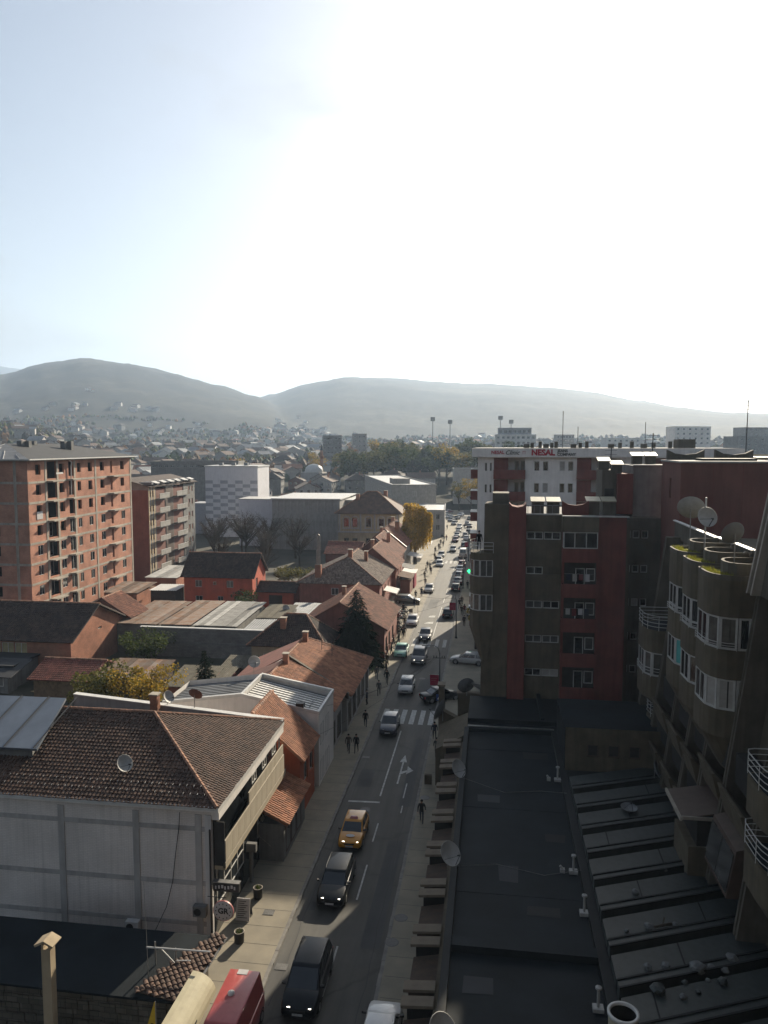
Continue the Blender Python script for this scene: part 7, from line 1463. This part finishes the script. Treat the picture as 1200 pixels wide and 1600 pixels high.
def pennant():
    x, y = -13.86, 28.98; t = thing('advert_flag', 'yellow pointed advertising flag behind the cream barrel awning', 'flag', (x, y, 0)); MB().tube([(x, y, 0), (x, y, 4.5)], .02, 6).build('pole', 'steel', t)
    MB().hexa([(x - .62, y - .01, 2.6), (x - .02, y - .01, 2.6), (x - .02, y + .01, 2.6), (x - .62, y + .01, 2.6)], [(x - .05, y - .01, 4.45), (x - .02, y - .01, 4.45), (x - .02, y + .01, 4.45), (x - .05, y + .01, 4.45)]).build('cloth', 'sign_yellow', t)
    MB().box(x - .22, x - .1, y - .02, y - .012, 2.7, 3.5).build('print', 'letter_black', t)
pennant()
# ------------------------------------------------------------------ tin roofs and sheds in the yards
def sheets(t, q, n, mt, th=.06, gap=.02, wave=.03, name='roof_sheet'):
    """row of corrugated sheets over a quad (p0,p1 eave, p2,p3 ridge)"""
    p0, p1, p2, p3 = [Vector(a) for a in q]
    for i in range(n):
        a, b = p0.lerp(p1, i / n), p0.lerp(p1, (i + 1) / n); c, d = p3.lerp(p2, (i + 1) / n), p3.lerp(p2, i / n); m = MB(); k = 8; vs = []
        up = (b - a).cross(d - a).normalized(); up = -up if up.z < 0 else up; lf = .02 * ((i * 7) % 3)
        for j in range(k + 1): w = math.sin(j * math.pi) ; f = j / k; o = up * (wave * (1 if j % 2 else -1) + lf); vs += [a.lerp(b, f) + o, d.lerp(c, f) + o]
        m.add(vs, [(2 * j, 2 * j + 2, 2 * j + 3, 2 * j + 1) for j in range(k)]); m.build(name, mt, t)
def tin_shed(lb, x0, x1, y0, y1, z0, z1, n, mt, wm='block_wall', nm='tin_shed'):
    t = thing(nm, lb, 'shed', ((x0 + x1) / 2, (y0 + y1) / 2, -.1)); MB().box(x0 + .3, x1 - .3, y0 + .25, y1 - .25, -.2, min(z0, z1) - .12).build('wall', wm, t); sheets(t, [(x0, y0, z0), (x1, y0, z0), (x1, y1, z1), (x0, y1, z1)], n, mt); return t
tin_shed('long shed with rusty corrugated roof behind the brick gable house', -50.5, -44.4, 96.3, 109.0, 3.95, 4.5, 7, 'rust_sheet')
tin_shed('shed with patched rust and grey corrugated roof in the yard', -44.2, -39.6, 96.3, 110.0, 4.0, 4.5, 6, 'rust_sheet')
tin_shed('shed with grey corrugated metal roof behind the block wall', -39.4, -33.2, 96.3, 110.0, 4.0, 4.5, 8, 'grey_sheet')
tin_shed('shed with pale fibre cement roof beside the metal-roofed sheds', -33.0, -28.5, 103.5, 111.0, 3.6, 4.0, 6, 'fibre_sheet')
tin_shed('low lean-to with smooth grey sheet roof near small satellite dish', -33.0, -27.5, 97.0, 103.2, 3.2, 3.5, 4, 'metal_roof')
tin_shed('flat sheet-metal roof with grey panels before the pink house', -30.5, -24.6, 104.0, 116.5, 2.9, 3.2, 5, 'metal_roof')
dish('small white satellite dish on the flat sheet-metal roof', (-29.8, 108.4, 3.1), 1.0, 20, 25, .9)
def block_wall():
    t = thing('block_wall', 'long grey concrete block wall closing the sunken yard', 'wall', (-37.5, 95.6, -.1)); MB().box(-46.2, -28.8, 95.4, 95.75, -.2, 3.75).build('wall', 'block_wall', t); MB().box(-46.3, -28.7, 95.3, 95.85, 3.753, 3.86).build('coping', 'white_metal', t); MB().box(-46.25, -28.75, 95.34, 95.39, 1.7, 1.95).build('ring_beam', 'grey_render', t)
block_wall()
gable_house('wood_shed', 'plank shed with red tiled roof in front of the brick gable house', -50.2, -43.6, 77.2, 83.6, 2.3, 3.5, 'x', 'wood', 'tile_maroon', .5, seed=141)
tin_shed('open shed with brown corrugated roof beside the plank shed', -43.2, -36.2, 78.0, 83.5, 2.4, 3.0, 9, 'rust_sheet', 'dark_wood')
tin_shed('small shed with mossy fibre cement roof by the young conifer', -34.8, -28.2, 76.0, 82.5, 2.3, 2.8, 8, 'fibre_sheet', 'pink_render')
tin_shed('scrap board roof with yellow panel behind the mossy shed', -31.2, -27.6, 84.0, 88.0, 2.2, 2.6, 4, 'fibre_sheet', 'dark_wood')
tin_shed('white-roofed carport between coral house and flats', -58.5, -53.5, 124.0, 129.0, 3.0, 3.2, 3, 'white_metal', 'dark_wood')
tin_shed('grey garage roof at the foot of the maroon flats', -64.5, -58.0, 135.0, 146.0, 3.2, 3.8, 6, 'grey_sheet', 'brick_old')
tin_shed('red tile-sheet garage beside the unfinished block', -66.0, -59.5, 122.0, 130.0, 2.8, 3.3, 6, 'rust_sheet', 'brick_old')
tin_shed('market stall roof with rusty panel on the sunny pavement', -17.0, -14.6, 140.5, 146.5, 3.0, 3.2, 4, 'rust_sheet', 'maroon_render', 'market_stall')
tin_shed('pale market stall roof next to the rusty panel stall', -17.0, -14.4, 147.2, 151.6, 3.1, 3.2, 3, 'awning_white', 'sign_red', 'market_stall')
# ------------------------------------------------------------------ trees
def leaf_cloud(mb, rr, c, rx, rz, n, s, droop=0.0, m=0):
    for _ in range(n):
        while True:
            p = Vector((rr.uniform(-1, 1), rr.uniform(-1, 1), rr.uniform(-1, 1)))
            if .25 < p.length < 1: break
        p = Vector((c[0] + p.x * rx, c[1] + p.y * rx, c[2] + p.z * rz)); a = Vector((rr.gauss(0, 1), rr.gauss(0, 1), rr.gauss(0, .6))).normalized(); b = a.cross(Vector((rr.gauss(0, 1), rr.gauss(0, 1), rr.gauss(0, 1)))).normalized(); q = s * rr.uniform(.6, 1.3)
        if droop: b = Vector((rr.uniform(-.2, .2), rr.uniform(-.2, .2), -1)).normalized(); mb.poly([p - a * q * .3, p + a * q * .3, p + b * q * droop], m)
        else: mb.poly([p - a * q * .5, p + b * q * .45, p + a * q * .5, p - b * q * .45], m)
def tree_mesh(kind, h, r, seed, n=1500, s=.34, lm='leaf_green'):
    rr = random.Random(seed); tr = MB(); cr = MB()
    if kind == 'fir':
        tr.tube([(0, 0, 0), (0, 0, h * .5), (0, 0, h)], [h * .028, h * .016, .02], 8); z = h * .06; lev = 0
        while z < h * .985:
            k = 1 - z / h; rad = r * (k ** .7) * (1 + .22 * math.sin(lev * 2.1)) * rr.uniform(.86, 1.12); nb = max(5, int(10 * k + 5)); 
            for j in range(nb):
                a = 2 * math.pi * (j + rr.uniform(-.3, .3)) / nb + lev; L_ = rad * rr.uniform(.78, 1.1); d = Vector((math.cos(a), math.sin(a), 0)); e = d * L_ + Vector((0, 0, z - L_ * .28)); st = Vector((0, 0, z))
                if lev % 2 == 0: tr.tube([st, e], [.035 * (k + .2), .008], 4, cap=False)
                for q in range(int(7 + 22 * k * n / 1500)):
                    f = rr.uniform(.15, 1.0); p = st.lerp(e, f) + Vector((rr.uniform(-.12, .12), rr.uniform(-.12, .12), rr.uniform(-.1, .05))) * (1 + k); sd = d.cross(Vector((0, 0, 1))) * rr.choice((-1, 1)); t_ = (d * rr.uniform(.3, 1) + sd * rr.uniform(.2, 1) + Vector((0, 0, rr.uniform(-.7, .05)))).normalized(); w = t_.cross(Vector((rr.uniform(-.5, .5), rr.uniform(-.5, .5), 1))).normalized(); q_ = s * rr.uniform(.7, 1.5) * (.5 + .7 * k)
                    cr.poly([p - w * q_ * .16, p + w * q_ * .16, p + t_ * q_])
            z += h * .028; lev += 1
        return tr, cr
    th = h * (.30 if kind != 'bush' else .12); tr.tube([(0, 0, -.2), (rr.uniform(-.1, .1), 0, th * .6), (rr.uniform(-.2, .2), rr.uniform(-.2, .2), th), (rr.uniform(-.3, .3), rr.uniform(-.3, .3), h * .62)], [h * .030, h * .022, h * .018, h * .008], 8)
    nl = 9 if kind != 'bare' else 26; tips = []
    for i in range(nl):
        a = 2.4 * i + rr.uniform(-.4, .4); z0 = th * rr.uniform(.75, 1.6); el = rr.uniform(.35, 1.15); L_ = r * rr.uniform(.65, 1.05); st = Vector((0, 0, z0)); e = Vector((math.cos(a) * L_ * math.cos(el) * 1.25, math.sin(a) * L_ * math.cos(el) * 1.25, min(h * .96, z0 + (h - z0) * (.35 + .6 * math.sin(el)) * rr.uniform(.75, 1.05)))); md = st.lerp(e, .5) + Vector((rr.uniform(-.3, .3), rr.uniform(-.3, .3), rr.uniform(0, .5)))
        tr.tube([st, md, e], [h * .012, h * .007, .02], 5, cap=False); tips += [md, e]
        if kind == 'bare':
            for j in range(int(26 * n / 1500)):
                f = rr.uniform(.25, 1); p = st.lerp(e, f); d = Vector((rr.gauss(0, 1), rr.gauss(0, 1), rr.gauss(.8, .7))).normalized(); q = rr.uniform(.5, 1.5) * r * .22; w = d.cross(Vector((rr.gauss(0, 1), rr.gauss(0, 1), rr.gauss(0, 1)))).normalized() * .02 * max(1, r / 3); cr.poly([p - w, p + w, p + d * q]); p2 = p + d * q * .5
                for _ in range(3): d2 = (d + Vector((rr.gauss(0, .7), rr.gauss(0, .7), rr.gauss(0, .7)))).normalized(); cr.poly([p2 - w * .6, p2 + w * .6, p2 + d2 * q * .6])
    if kind == 'bare': return tr, cr
    cl = 17 if kind != 'willow' else 22
    for i in range(cl):
        if i < len(tips): c = tips[i]
        else: a = rr.uniform(0, 6.28); q = rr.uniform(.1, .8) * r; c = Vector((q * math.cos(a), q * math.sin(a), h * rr.uniform(.45, .9)))
        k = rr.uniform(.20, .50) * r
        if kind == 'willow':
            leaf_cloud(cr, rr, c, k, k * .7, n // cl, s, 0, 0)
            for j in range(int(n / cl * .24)):
                a = rr.uniform(0, 6.28); q = k * rr.uniform(.3, 1.2); p = c + Vector((q * math.cos(a), q * math.sin(a), rr.uniform(-.2, .4) * k)); ln = rr.uniform(.2, .55) * h * min(1, p.z / h + .1)
                for u in range(int(ln / .22)): z = p.z - u * .22; o = Vector((rr.uniform(-.12, .12), rr.uniform(-.12, .12), 0)); w = Vector((rr.uniform(-1, 1), rr.uniform(-1, 1), 0)).normalized() * s * .3; b = Vector((p.x, p.y, z)) + o; cr.poly([b - w, b + w, b + Vector((rr.uniform(-.1, .1), rr.uniform(-.1, .1), -s))])
        else: leaf_cloud(cr, rr, c, k, k * .8, n // cl, s)
    return tr, cr
_tm = {}
def tree(kind, lm, h, r, seed, n, s, x, y, z, lb, group=None, nm='tree', rz=0.0, sc=1.0):
    key = (kind, lm, h, r, seed, n, s)
    if key not in _tm: a, b = tree_mesh(kind, h, r, seed, n, s); _tm[key] = (a.mesh('trunk', 'bark'), b.mesh('crown', lm))
    t = thing(nm, lb, 'tree', (x, y, z), group, rz); t.scale = (sc, sc, sc)
    for q, me in zip(('trunk', 'crown'), _tm[key]): o = bpy.data.objects.new(q, me); COL.objects.link(o); o.parent = t
    return t
tree('fir', 'needle_dark', 9.9, 3.7, 3, 3600, .75, -16.8, 94.6, -.1, 'dark green fir tree between tiled street houses', nm='fir_tree')
tree('fir', 'needle_dark', 7.4, 2.3, 4, 1400, .48, -28.6, 73.0, -.1, 'young dark conifer behind the white parapet building', nm='conifer')
tree('leafy', 'leaf_olive', 6.0, 3.2, 5, 3200, .27, -38.4, 69.8, -.1, 'olive green autumn tree behind the grey-flanked building')
tree('leafy', 'leaf_gold', 6.3, 3.0, 6, 2800, .27, -34.2, 70.6, -.1, 'golden yellow autumn tree beside the olive green one')
tree('bush', 'leaf_green', 4.8, 3.6, 7, 2400, .26, -43.5, 91.0, -.1, 'dark leafy bush in front of the brick gable', nm='bush')
tree('willow', 'leaf_willow', 15.4, 3.4, 8, 4600, .40, -17.6, 178.0, -.1, 'golden weeping willow hanging over the terrace end', nm='willow_tree')
tree('leafy', 'leaf_olive', 4.6, 3.4, 9, 1800, .30, -34.5, 141, -.1, 'olive hedge tree beside the pink house')
tree('leafy', 'leaf_olive', 4.4, 3.0, 10, 1500, .30, -39.5, 143, -.1, 'low olive tree behind the small red garage')
tree('bush', 'leaf_green', 3.8, 2.6, 12, 1200, .28, -41.0, 122.5, -.1, 'green bush at the corner of the coral house', nm='bush')
tree('leafy', 'leaf_gold', 6.0, 1.5, 13, 900, .24, -1.9, 104, .1, 'slim yellow tree against the brown block flank')
for i, (x, y, h, r) in enumerate(((-66, 176, 11, 4.5), (-60, 182, 12, 5), (-54, 178, 10, 4.5), (-63, 188, 12, 5), (-48, 184, 11, 4.8), (-57, 192, 11, 4.5), (-44, 172, 9, 4), (-70, 190, 11, 4.5), (-51, 168, 9, 4), (-61, 168, 8, 4))):
    tree('bare', 'twig_brown', 11, 4.6, 20 + i % 4, 1700, .3, x, y, -.1, 'bare brown winter tree in the grove before the grey hall', 'bare trees before the grey hall', 'bare_tree', i * 1.3, h / 11)
tree('bare', 'twig_brown', 8, 3.2, 31, 900, .3, -46, 150, -.1, 'thin bare tree beside the olive trees', None, 'bare_tree')
tree('leafy', 'leaf_gold', 15, 5.0, 14, 3400, .42, -8.4, 318, -.1, 'yellow tree at the far end of the street beside red balconies')
tree('leafy', 'leaf_olive', 13, 3.4, 15, 1600, .42, -13.6, 326, -.1, 'thin pale tree beside the far yellow tree')
# park
pk = random.Random(4)
for i in range(40):
    x = -76 + i * 2.45 + pk.uniform(-3, 3); y = pk.uniform(405, 500); k = i % 4; sc = pk.uniform(.95, 1.28)
    lm, w = (('leaf_olive', 'olive green'), ('leaf_green', 'deep green'), ('leaf_gold' if i % 20 == 2 else 'leaf_green', 'yellow' if i % 20 == 2 else 'deep green'), ('leaf_olive', 'olive green'))[k]
    tree('leafy', lm, 18, 8.0, 40 + k, 2600, .85, x, y, ground_at(x, y) - .2, w + ' park tree in the wood beyond the flat-roofed block', 'park trees', 'park_tree', i * .9, sc)
for i, (x, y) in enumerate(((-44, 428), (-38, 431), (12, 440), (19, 446), (27, 443), (-52, 452))): tree('fir', 'needle_dark', 20, 6.4, 50, 900, 1.1, x, y, ground_at(x, y) - .2, 'dark park pine standing among the olive park trees', 'park pines', 'park_pine', i, pk.uniform(1.0, 1.2))
for i, (x, y, lm, w) in enumerate(((-128, 372, 'leaf_gold', 'golden'), (-134, 378, 'leaf_rust', 'rusty'), (-100, 428, 'leaf_gold', 'golden'), (-92, 500, 'leaf_rust', 'rusty'), (-62, 560, 'leaf_gold', 'golden'), (38, 420, 'leaf_rust', 'rusty'), (30, 400, 'leaf_olive', 'olive'))): tree('leafy', lm, 17, 6, 60 + i % 2, 1400, .7, x, y, ground_at(x, y) - .2, w + ' autumn tree among the distant roofs', 'autumn trees among the roofs', 'park_tree', i)
# ------------------------------------------------------------------ the town beyond
tw = random.Random(21)
HP = {}
def far_house(w, d, h, wm, tm, hip, chim):
    """wall with roof and windows as parts, shared meshes"""
    key = (w, d, h, wm, tm, hip)
    if key not in HP:
        wl = MB(); F = [(-w / 2, -d / 2), (w / 2, -d / 2), (w / 2, d / 2), (-w / 2, d / 2)]; wl.prism(F, -3, h); rz = h + w * .26; e = .6; ez = h - .2
        if not hip: wl.poly([(-w / 2, -d / 2, h), (w / 2, -d / 2, h), (0, -d / 2, rz - .15)]); wl.poly([(w / 2, d / 2, h), (-w / 2, d / 2, h), (0, d / 2, rz - .15)])
        r = MB(); a = (0, -d / 2 - e + (w * .5 if hip else 0), rz); b = (0, d / 2 + e - (w * .5 if hip else 0), rz); A, B, C, D = (-w / 2 - e, -d / 2 - e, ez), (w / 2 + e, -d / 2 - e, ez), (w / 2 + e, d / 2 + e, ez), (-w / 2 - e, d / 2 + e, ez)
        r.slab([B, C, b, a], .15).slab([D, A, a, b], .15)
        if hip: r.slab([A, B, a], .15).slab([C, D, b], .15)
        ch = MB().box(w * .12, w * .12 + .7, 0, .7, h, rz + .8)
        wn_ = []
        for fl in range(max(1, int(h // 2.8))):
            z = h - 2.0 - fl * 2.8
            if z < .3: continue
            for k in range(3): x = -w / 2 + w * (k + .5) / 3; wn_.append(((x, -d / 2 - .02, z), 0)); wn_.append(((w / 2 + .02, -d / 2 + d * (k + .5) / 3, z), 90))
        HP[key] = (wl.mesh('wall', wm), r.mesh('roof', tm), ch.mesh('chimney', 'brick_old'), wn_, MB().box(-.55, .55, -.03, .03, 0, 1.2).mesh('window', 'glass'))
    return HP[key]
def put_house(x, y, rz, near, lb, group, key):
    wl, rf, ch, wins, wm = far_house(*key); z = ground_at(x, y) - .1; t = thing('town_house', lb, 'house', (x, y, z), group, rz)
    for n_, me in (('wall', wl), ('roof', rf)): o = bpy.data.objects.new(n_, me); COL.objects.link(o); o.parent = t
    if near:
        o = bpy.data.objects.new('chimney', ch); COL.objects.link(o); o.parent = t
        for p, a in wins: o = bpy.data.objects.new('window', wm); COL.objects.link(o); o.parent = t; o.location = p; o.rotation_euler = (0, 0, R(a))
    return t
KEYS = [(9, 11, 5.6, 'pale_render', 'tile_red', False, 1), (10, 10, 6.0, 'white_render', 'tile_brown', True, 1), (8, 12, 5.2, 'cream_render', 'tile_dark', False, 1), (11, 13, 7.6, 'grey_render', 'tile_dark', True, 1), (9, 9, 5.0, 'white_render', 'tile_maroon', True, 1), (10, 14, 6.4, 'pale_render', 'tile_brown', False, 1), (8, 9, 4.6, 'maroon_render', 'tile_dark', False, 1), (10, 11, 5.4, 'white_render', 'metal_roof', False, 1)]
KW = ['pale house with red gable roof', 'white house with brown hip roof', 'cream house with dark gable roof', 'tall grey house with dark hip roof', 'small white house with maroon hip roof', 'long pale house with brown gable roof', 'small maroon house with dark roof', 'white house with shiny metal roof']
taken = [(-34, 262, 24), (-45, 345, 30), (-26, 240, 18), (-80, 232, 18), (-50, 208, 22), (-30, 197, 14), (-120, 305, 30), (-5, 350, 22), (-6, 300, 24), (-15, 320, 20), (-48, 460, 50), (0, 470, 40), (-22, 290, 14), (-50, 300, 16)]
def free(x, y, r):
    for a, b, c in taken:
        if (x - a) ** 2 + (y - b) ** 2 < (c + r) ** 2: return False
    return True
cnt = 0; tries = 0
while cnt < 135 and tries < 9000:        # near town, each house with its windows
    tries += 1; a = tw.uniform(-33, 1.5); r = 205 + 330 * tw.random() ** .8; x, y = r * math.sin(R(a)), r * math.cos(R(a))
    if x > -42 and y < 400: continue
    if r < 260 and a > -24 and a < -10: continue
    if not free(x, y, 5.5): continue
    taken.append((x, y, 6.5)); k = tw.randrange(8); put_house(x, y, R(tw.choice((0, 90)) + tw.uniform(-25, 25)), r < 430, KW[k] + ' in the old town', 'houses of the old town', KEYS[k]); cnt += 1
cnt = 0; tries = 0
while cnt < 120 and tries < 9000:        # suburb rising to the hills
    tries += 1; a = tw.uniform(-34, 33); r = 480 + 1000 * tw.random() ** .75; x, y = r * math.sin(R(a)), r * math.cos(R(a))
    if not free(x, y, 8): continue
    taken.append((x, y, 9)); k = tw.randrange(8); put_house(x, y, R(tw.uniform(0, 180)), False, KW[k] + ' in the hazy suburb', 'houses of the hazy suburb', KEYS[k]); cnt += 1
cnt = 0; tries = 0
while cnt < 14 and tries < 9000:        # scattered on the slopes
    tries += 1; a = tw.uniform(-30, -8); r = tw.uniform(1400, 2100); x, y = r * math.sin(R(a)), r * math.cos(R(a))
    if noise.noise(Vector((x / 260, y / 260, 3))) < .05 or not free(x, y, 10): continue
    taken.append((x, y, 10)); k = tw.choice((1, 4, 7, 7)); t = put_house(x, y, R(tw.uniform(0, 180)), False, KW[k] + ' on the far hillside', 'houses on the far hillside', KEYS[k]); t.scale = (.75, .75, .75); cnt += 1
# trees in the town gaps
for i in range(150):
    a = tw.uniform(-34, 33); r = 260 + 900 * tw.random() ** .9; x, y = r * math.sin(R(a)), r * math.cos(R(a))
    if not free(x, y, 2) or (x > -36 and y < 380): continue
    k = i % 5; lm, w, kd = (('leaf_green', 'green', 'leafy'), ('twig_brown', 'bare', 'bare'), ('leaf_olive', 'olive', 'leafy'), ('needle_dark', 'dark conifer', 'fir'), ('leaf_rust', 'rusty', 'leafy'))[k]
    tree(kd, lm, 10, 3.6, 70 + k, 420 if kd != 'fir' else 300, .7, x, y, ground_at(x, y) - .2, w + ' garden tree between the town houses', 'garden trees in the town', 'garden_tree', i, tw.uniform(.7, 1.2))
# woods and hedges on the slopes: one uncountable mass of small crowns
def far_woods():
    rr = random.Random(9); mb = MB(); vs = []; fs = []; ms = []; k = 0; n = 0
    while n < 12000:
        a = rr.uniform(-36, 35); r = 420 + 1150 * rr.random() ** .8; x, y = r * math.sin(R(a)), r * math.cos(R(a))
        d = noise.noise(Vector((x / 170, y / 170, 1))) + .5 * noise.noise(Vector((x / 50, y / 50, 5)))
        n += 1
        if d < (-.12 if r < 1300 else .05) or (x > -90 and x < 40 and r < 520): continue
        z = ground_at(x, y) - .6; s = rr.uniform(2.0, 4.4); h = s * rr.uniform(1.3, 2.2); o = len(vs); t = rr.uniform(0, 6.28)
        ring = [(x + s * math.cos(t + q * 1.257) * rr.uniform(.75, 1.2), y + s * math.sin(t + q * 1.257) * rr.uniform(.75, 1.2)) for q in range(5)]
        vs += [(px, py, z + h * .12) for px, py in ring] + [(x + (px - x) * .8, y + (py - y) * .8, z + h * rr.uniform(.5, .72)) for px, py in ring] + [(x + rr.uniform(-.5, .5), y, z + h)]
        fs += [(o + q, o + (q + 1) % 5, o + 5 + (q + 1) % 5, o + 5 + q) for q in range(5)] + [(o + 5 + q, o + 5 + (q + 1) % 5, o + 10) for q in range(5)]; ms += [rr.choice((0, 0, 1, 1, 2, 3))] * 10
    mb.v, mb.f, mb.m = vs, fs, ms
    o = stuff(mb.build('hillside_woods', ['leaf_green', 'twig_brown', 'leaf_olive', 'leaf_rust'], org=(0, 0, 0))); o['label'] = 'hazy brown and green woods and hedges covering the far slopes'; o['category'] = 'woods'
far_woods()
def far_roofs():
    rr = random.Random(31); mb = MB(); n = 0
    while n < 420:
        a = rr.uniform(-34, 33); r = 620 + 1100 * rr.random() ** 1.2; x, y = r * math.sin(R(a)), r * math.cos(R(a))
        if not free(x, y, 6) or noise.noise(Vector((x / 240, y / 240, 3))) < (-.25 if r < 1000 else .12) or (a > 0 and r > 1050): continue
        taken.append((x, y, 7)); n += 1; z = ground_at(x, y) - .5; w, d, h, t = rr.uniform(4, 6), rr.uniform(4.5, 7), rr.uniform(4.5, 7), rr.uniform(0, 3.14); c, s_ = math.cos(t), math.sin(t)
        P = lambda u, v, q: (x + u * c - v * s_, y + u * s_ + v * c, z + q); mw, mr_ = rr.choice((0, 0, 1)), rr.choice((2, 2, 3, 4))
        mb.add([P(-w, -d, -3), P(w, -d, -3), P(w, d, -3), P(-w, d, -3), P(-w, -d, h), P(w, -d, h), P(w, d, h), P(-w, d, h), P(0, -d, h + w * .5), P(0, d, h + w * .5)], [(0, 1, 5, 8, 4), (1, 2, 6, 5), (2, 3, 7, 9, 6), (3, 0, 4, 7)], mw)
        mb.add([P(-w - .5, -d - .5, h - .2), P(0, -d - .5, h + w * .5 + .1), P(0, d + .5, h + w * .5 + .1), P(-w - .5, d + .5, h - .2), P(w + .5, -d - .5, h - .2), P(w + .5, d + .5, h - .2)], [(0, 1, 2, 3), (1, 4, 5, 2)], mr_)
    o = stuff(mb.build('hazy_roofscape', ['pale_render', 'white_render', 'tile_brown', 'tile_dark', 'metal_roof'], org=(0, 0, 0))); o['label'] = 'carpet of tiny houses fading into the haze up the valley'; o['category'] = 'houses'
far_roofs()
# landmarks
rot_block('tower_block', 'distant grey apartment tower with stepped roof beside the minaret', -115.5, 520, 12, 13, 14, 8, 34.0, 'grey_render', 5, 6, 1.3, 1.3, 3.2, None, 'metal_roof'); rot_block('tower_block', 'distant pale apartment tower with white edge beside the stepped tower', -95, 522, 12, 9.6, 12, 8, 35.2, 'pale_render', 3, 7, 1.2, 1.2, 3.1, None, 'white_metal')
rot_block('office_block', 'white stepped office block above the park pines', 2, 452, 2, 23, 14, 8, 33.5, 'white_render', 8, 4, 1.6, 1.4, 3.2, None, 'metal_roof', top=.6); rot_block('office_block', 'upper floor of the white stepped office block', 3.5, 455, 2, 19, 10, 33.5, 37.6, 'checker_grey', 7, 1, 1.8, 1.8, 3.2, None, 'metal_roof', par=.3)
for i, (px, r, w, z1, lb) in enumerate(((52, 640, 14, 36, 'distant square pale block next to the stepped office block'), (80, 560, 24, 32.5, 'distant wide pale hall with light roof'), (126, 560, 26, 40.5, 'distant tall white apartment block on the skyline'), (190, 620, 24, 41, 'distant grey apartment block beyond the tall white skyline block'), (150, 500, 30, 33, 'distant low grey block behind the pale flat slab'))): rot_block('distant_block', lb, px, r, 6 + 4 * i, w, 14, 6, z1, ('pale_render', 'white_render', 'white_render', 'grey_render', 'grey_render')[i], 6, 4, 1.6, 1.3, 3.2, None, 'white_metal', par=.3)
def mosque():
    x, y = -98, 418; z = ground_at(x, y); t = thing('mosque', 'small mosque with white dome among the old town roofs', 'mosque', (x, y, z)); MB().box(x - 6, x + 6, y - 6, y + 6, z - 2, z + 7).build('prayer_hall', 'pale_render', t); MB().lathe([(5 * math.cos(R(9 * k)), 5 * math.sin(R(9 * k)) * .8) for k in range(11)], 20, (x, y, z + 7.6)).lathe([(5.2, -.6), (5.2, 0)], 20, (x, y, z + 7.6)).build('dome', 'white_metal', t, True)
    m = thing('minaret', 'slim dark minaret with balcony ring and pointed cap', 'minaret', (x + 3.5, y + 4, z)); MB().lathe([(1.1, -1), (1.0, 3), (.85, 15)], 12, (x + 3.5, y + 4, z)).build('shaft', 'brick_old', m); MB().lathe([(.9, 14.6), (1.45, 15.2), (1.45, 16.1), (.8, 16.1), (.75, 19)], 12, (x + 3.5, y + 4, z)).build('balcony', 'brick_old', m); MB().lathe([(.95, 19), (.05, 22.5)], 12, (x + 3.5, y + 4, z)).build('cap', 'bitumen_roof', m)
mosque()
for i, (x, y, h) in enumerate(((-53.6, 700, 53), (-38, 702, 50.5), (7, 690, 53.5), (16.7, 705, 50.5))):
    z = ground_at(x, y); t = thing('floodlight_mast', 'tall stadium floodlight mast on the skyline behind the park', 'mast', (x, y, z), 'stadium floodlight masts'); MB().tube([(x, y, z), (x, y, h - 2)], [.55, .35], 8).build('mast', 'steel', t)
    MB().box(x - 2.0, x + 2.0, y - .3, y + .3, h - 3.6, h).build('lamp_panel', 'grey_render', t)
wq = MB().box(12, 40, 333, 334, -.1, 4.0); tag(wq.build('boundary_wall', 'pale_render', org=(20, 333, 0)), 'low pale boundary wall beside the far plaza', 'wall')
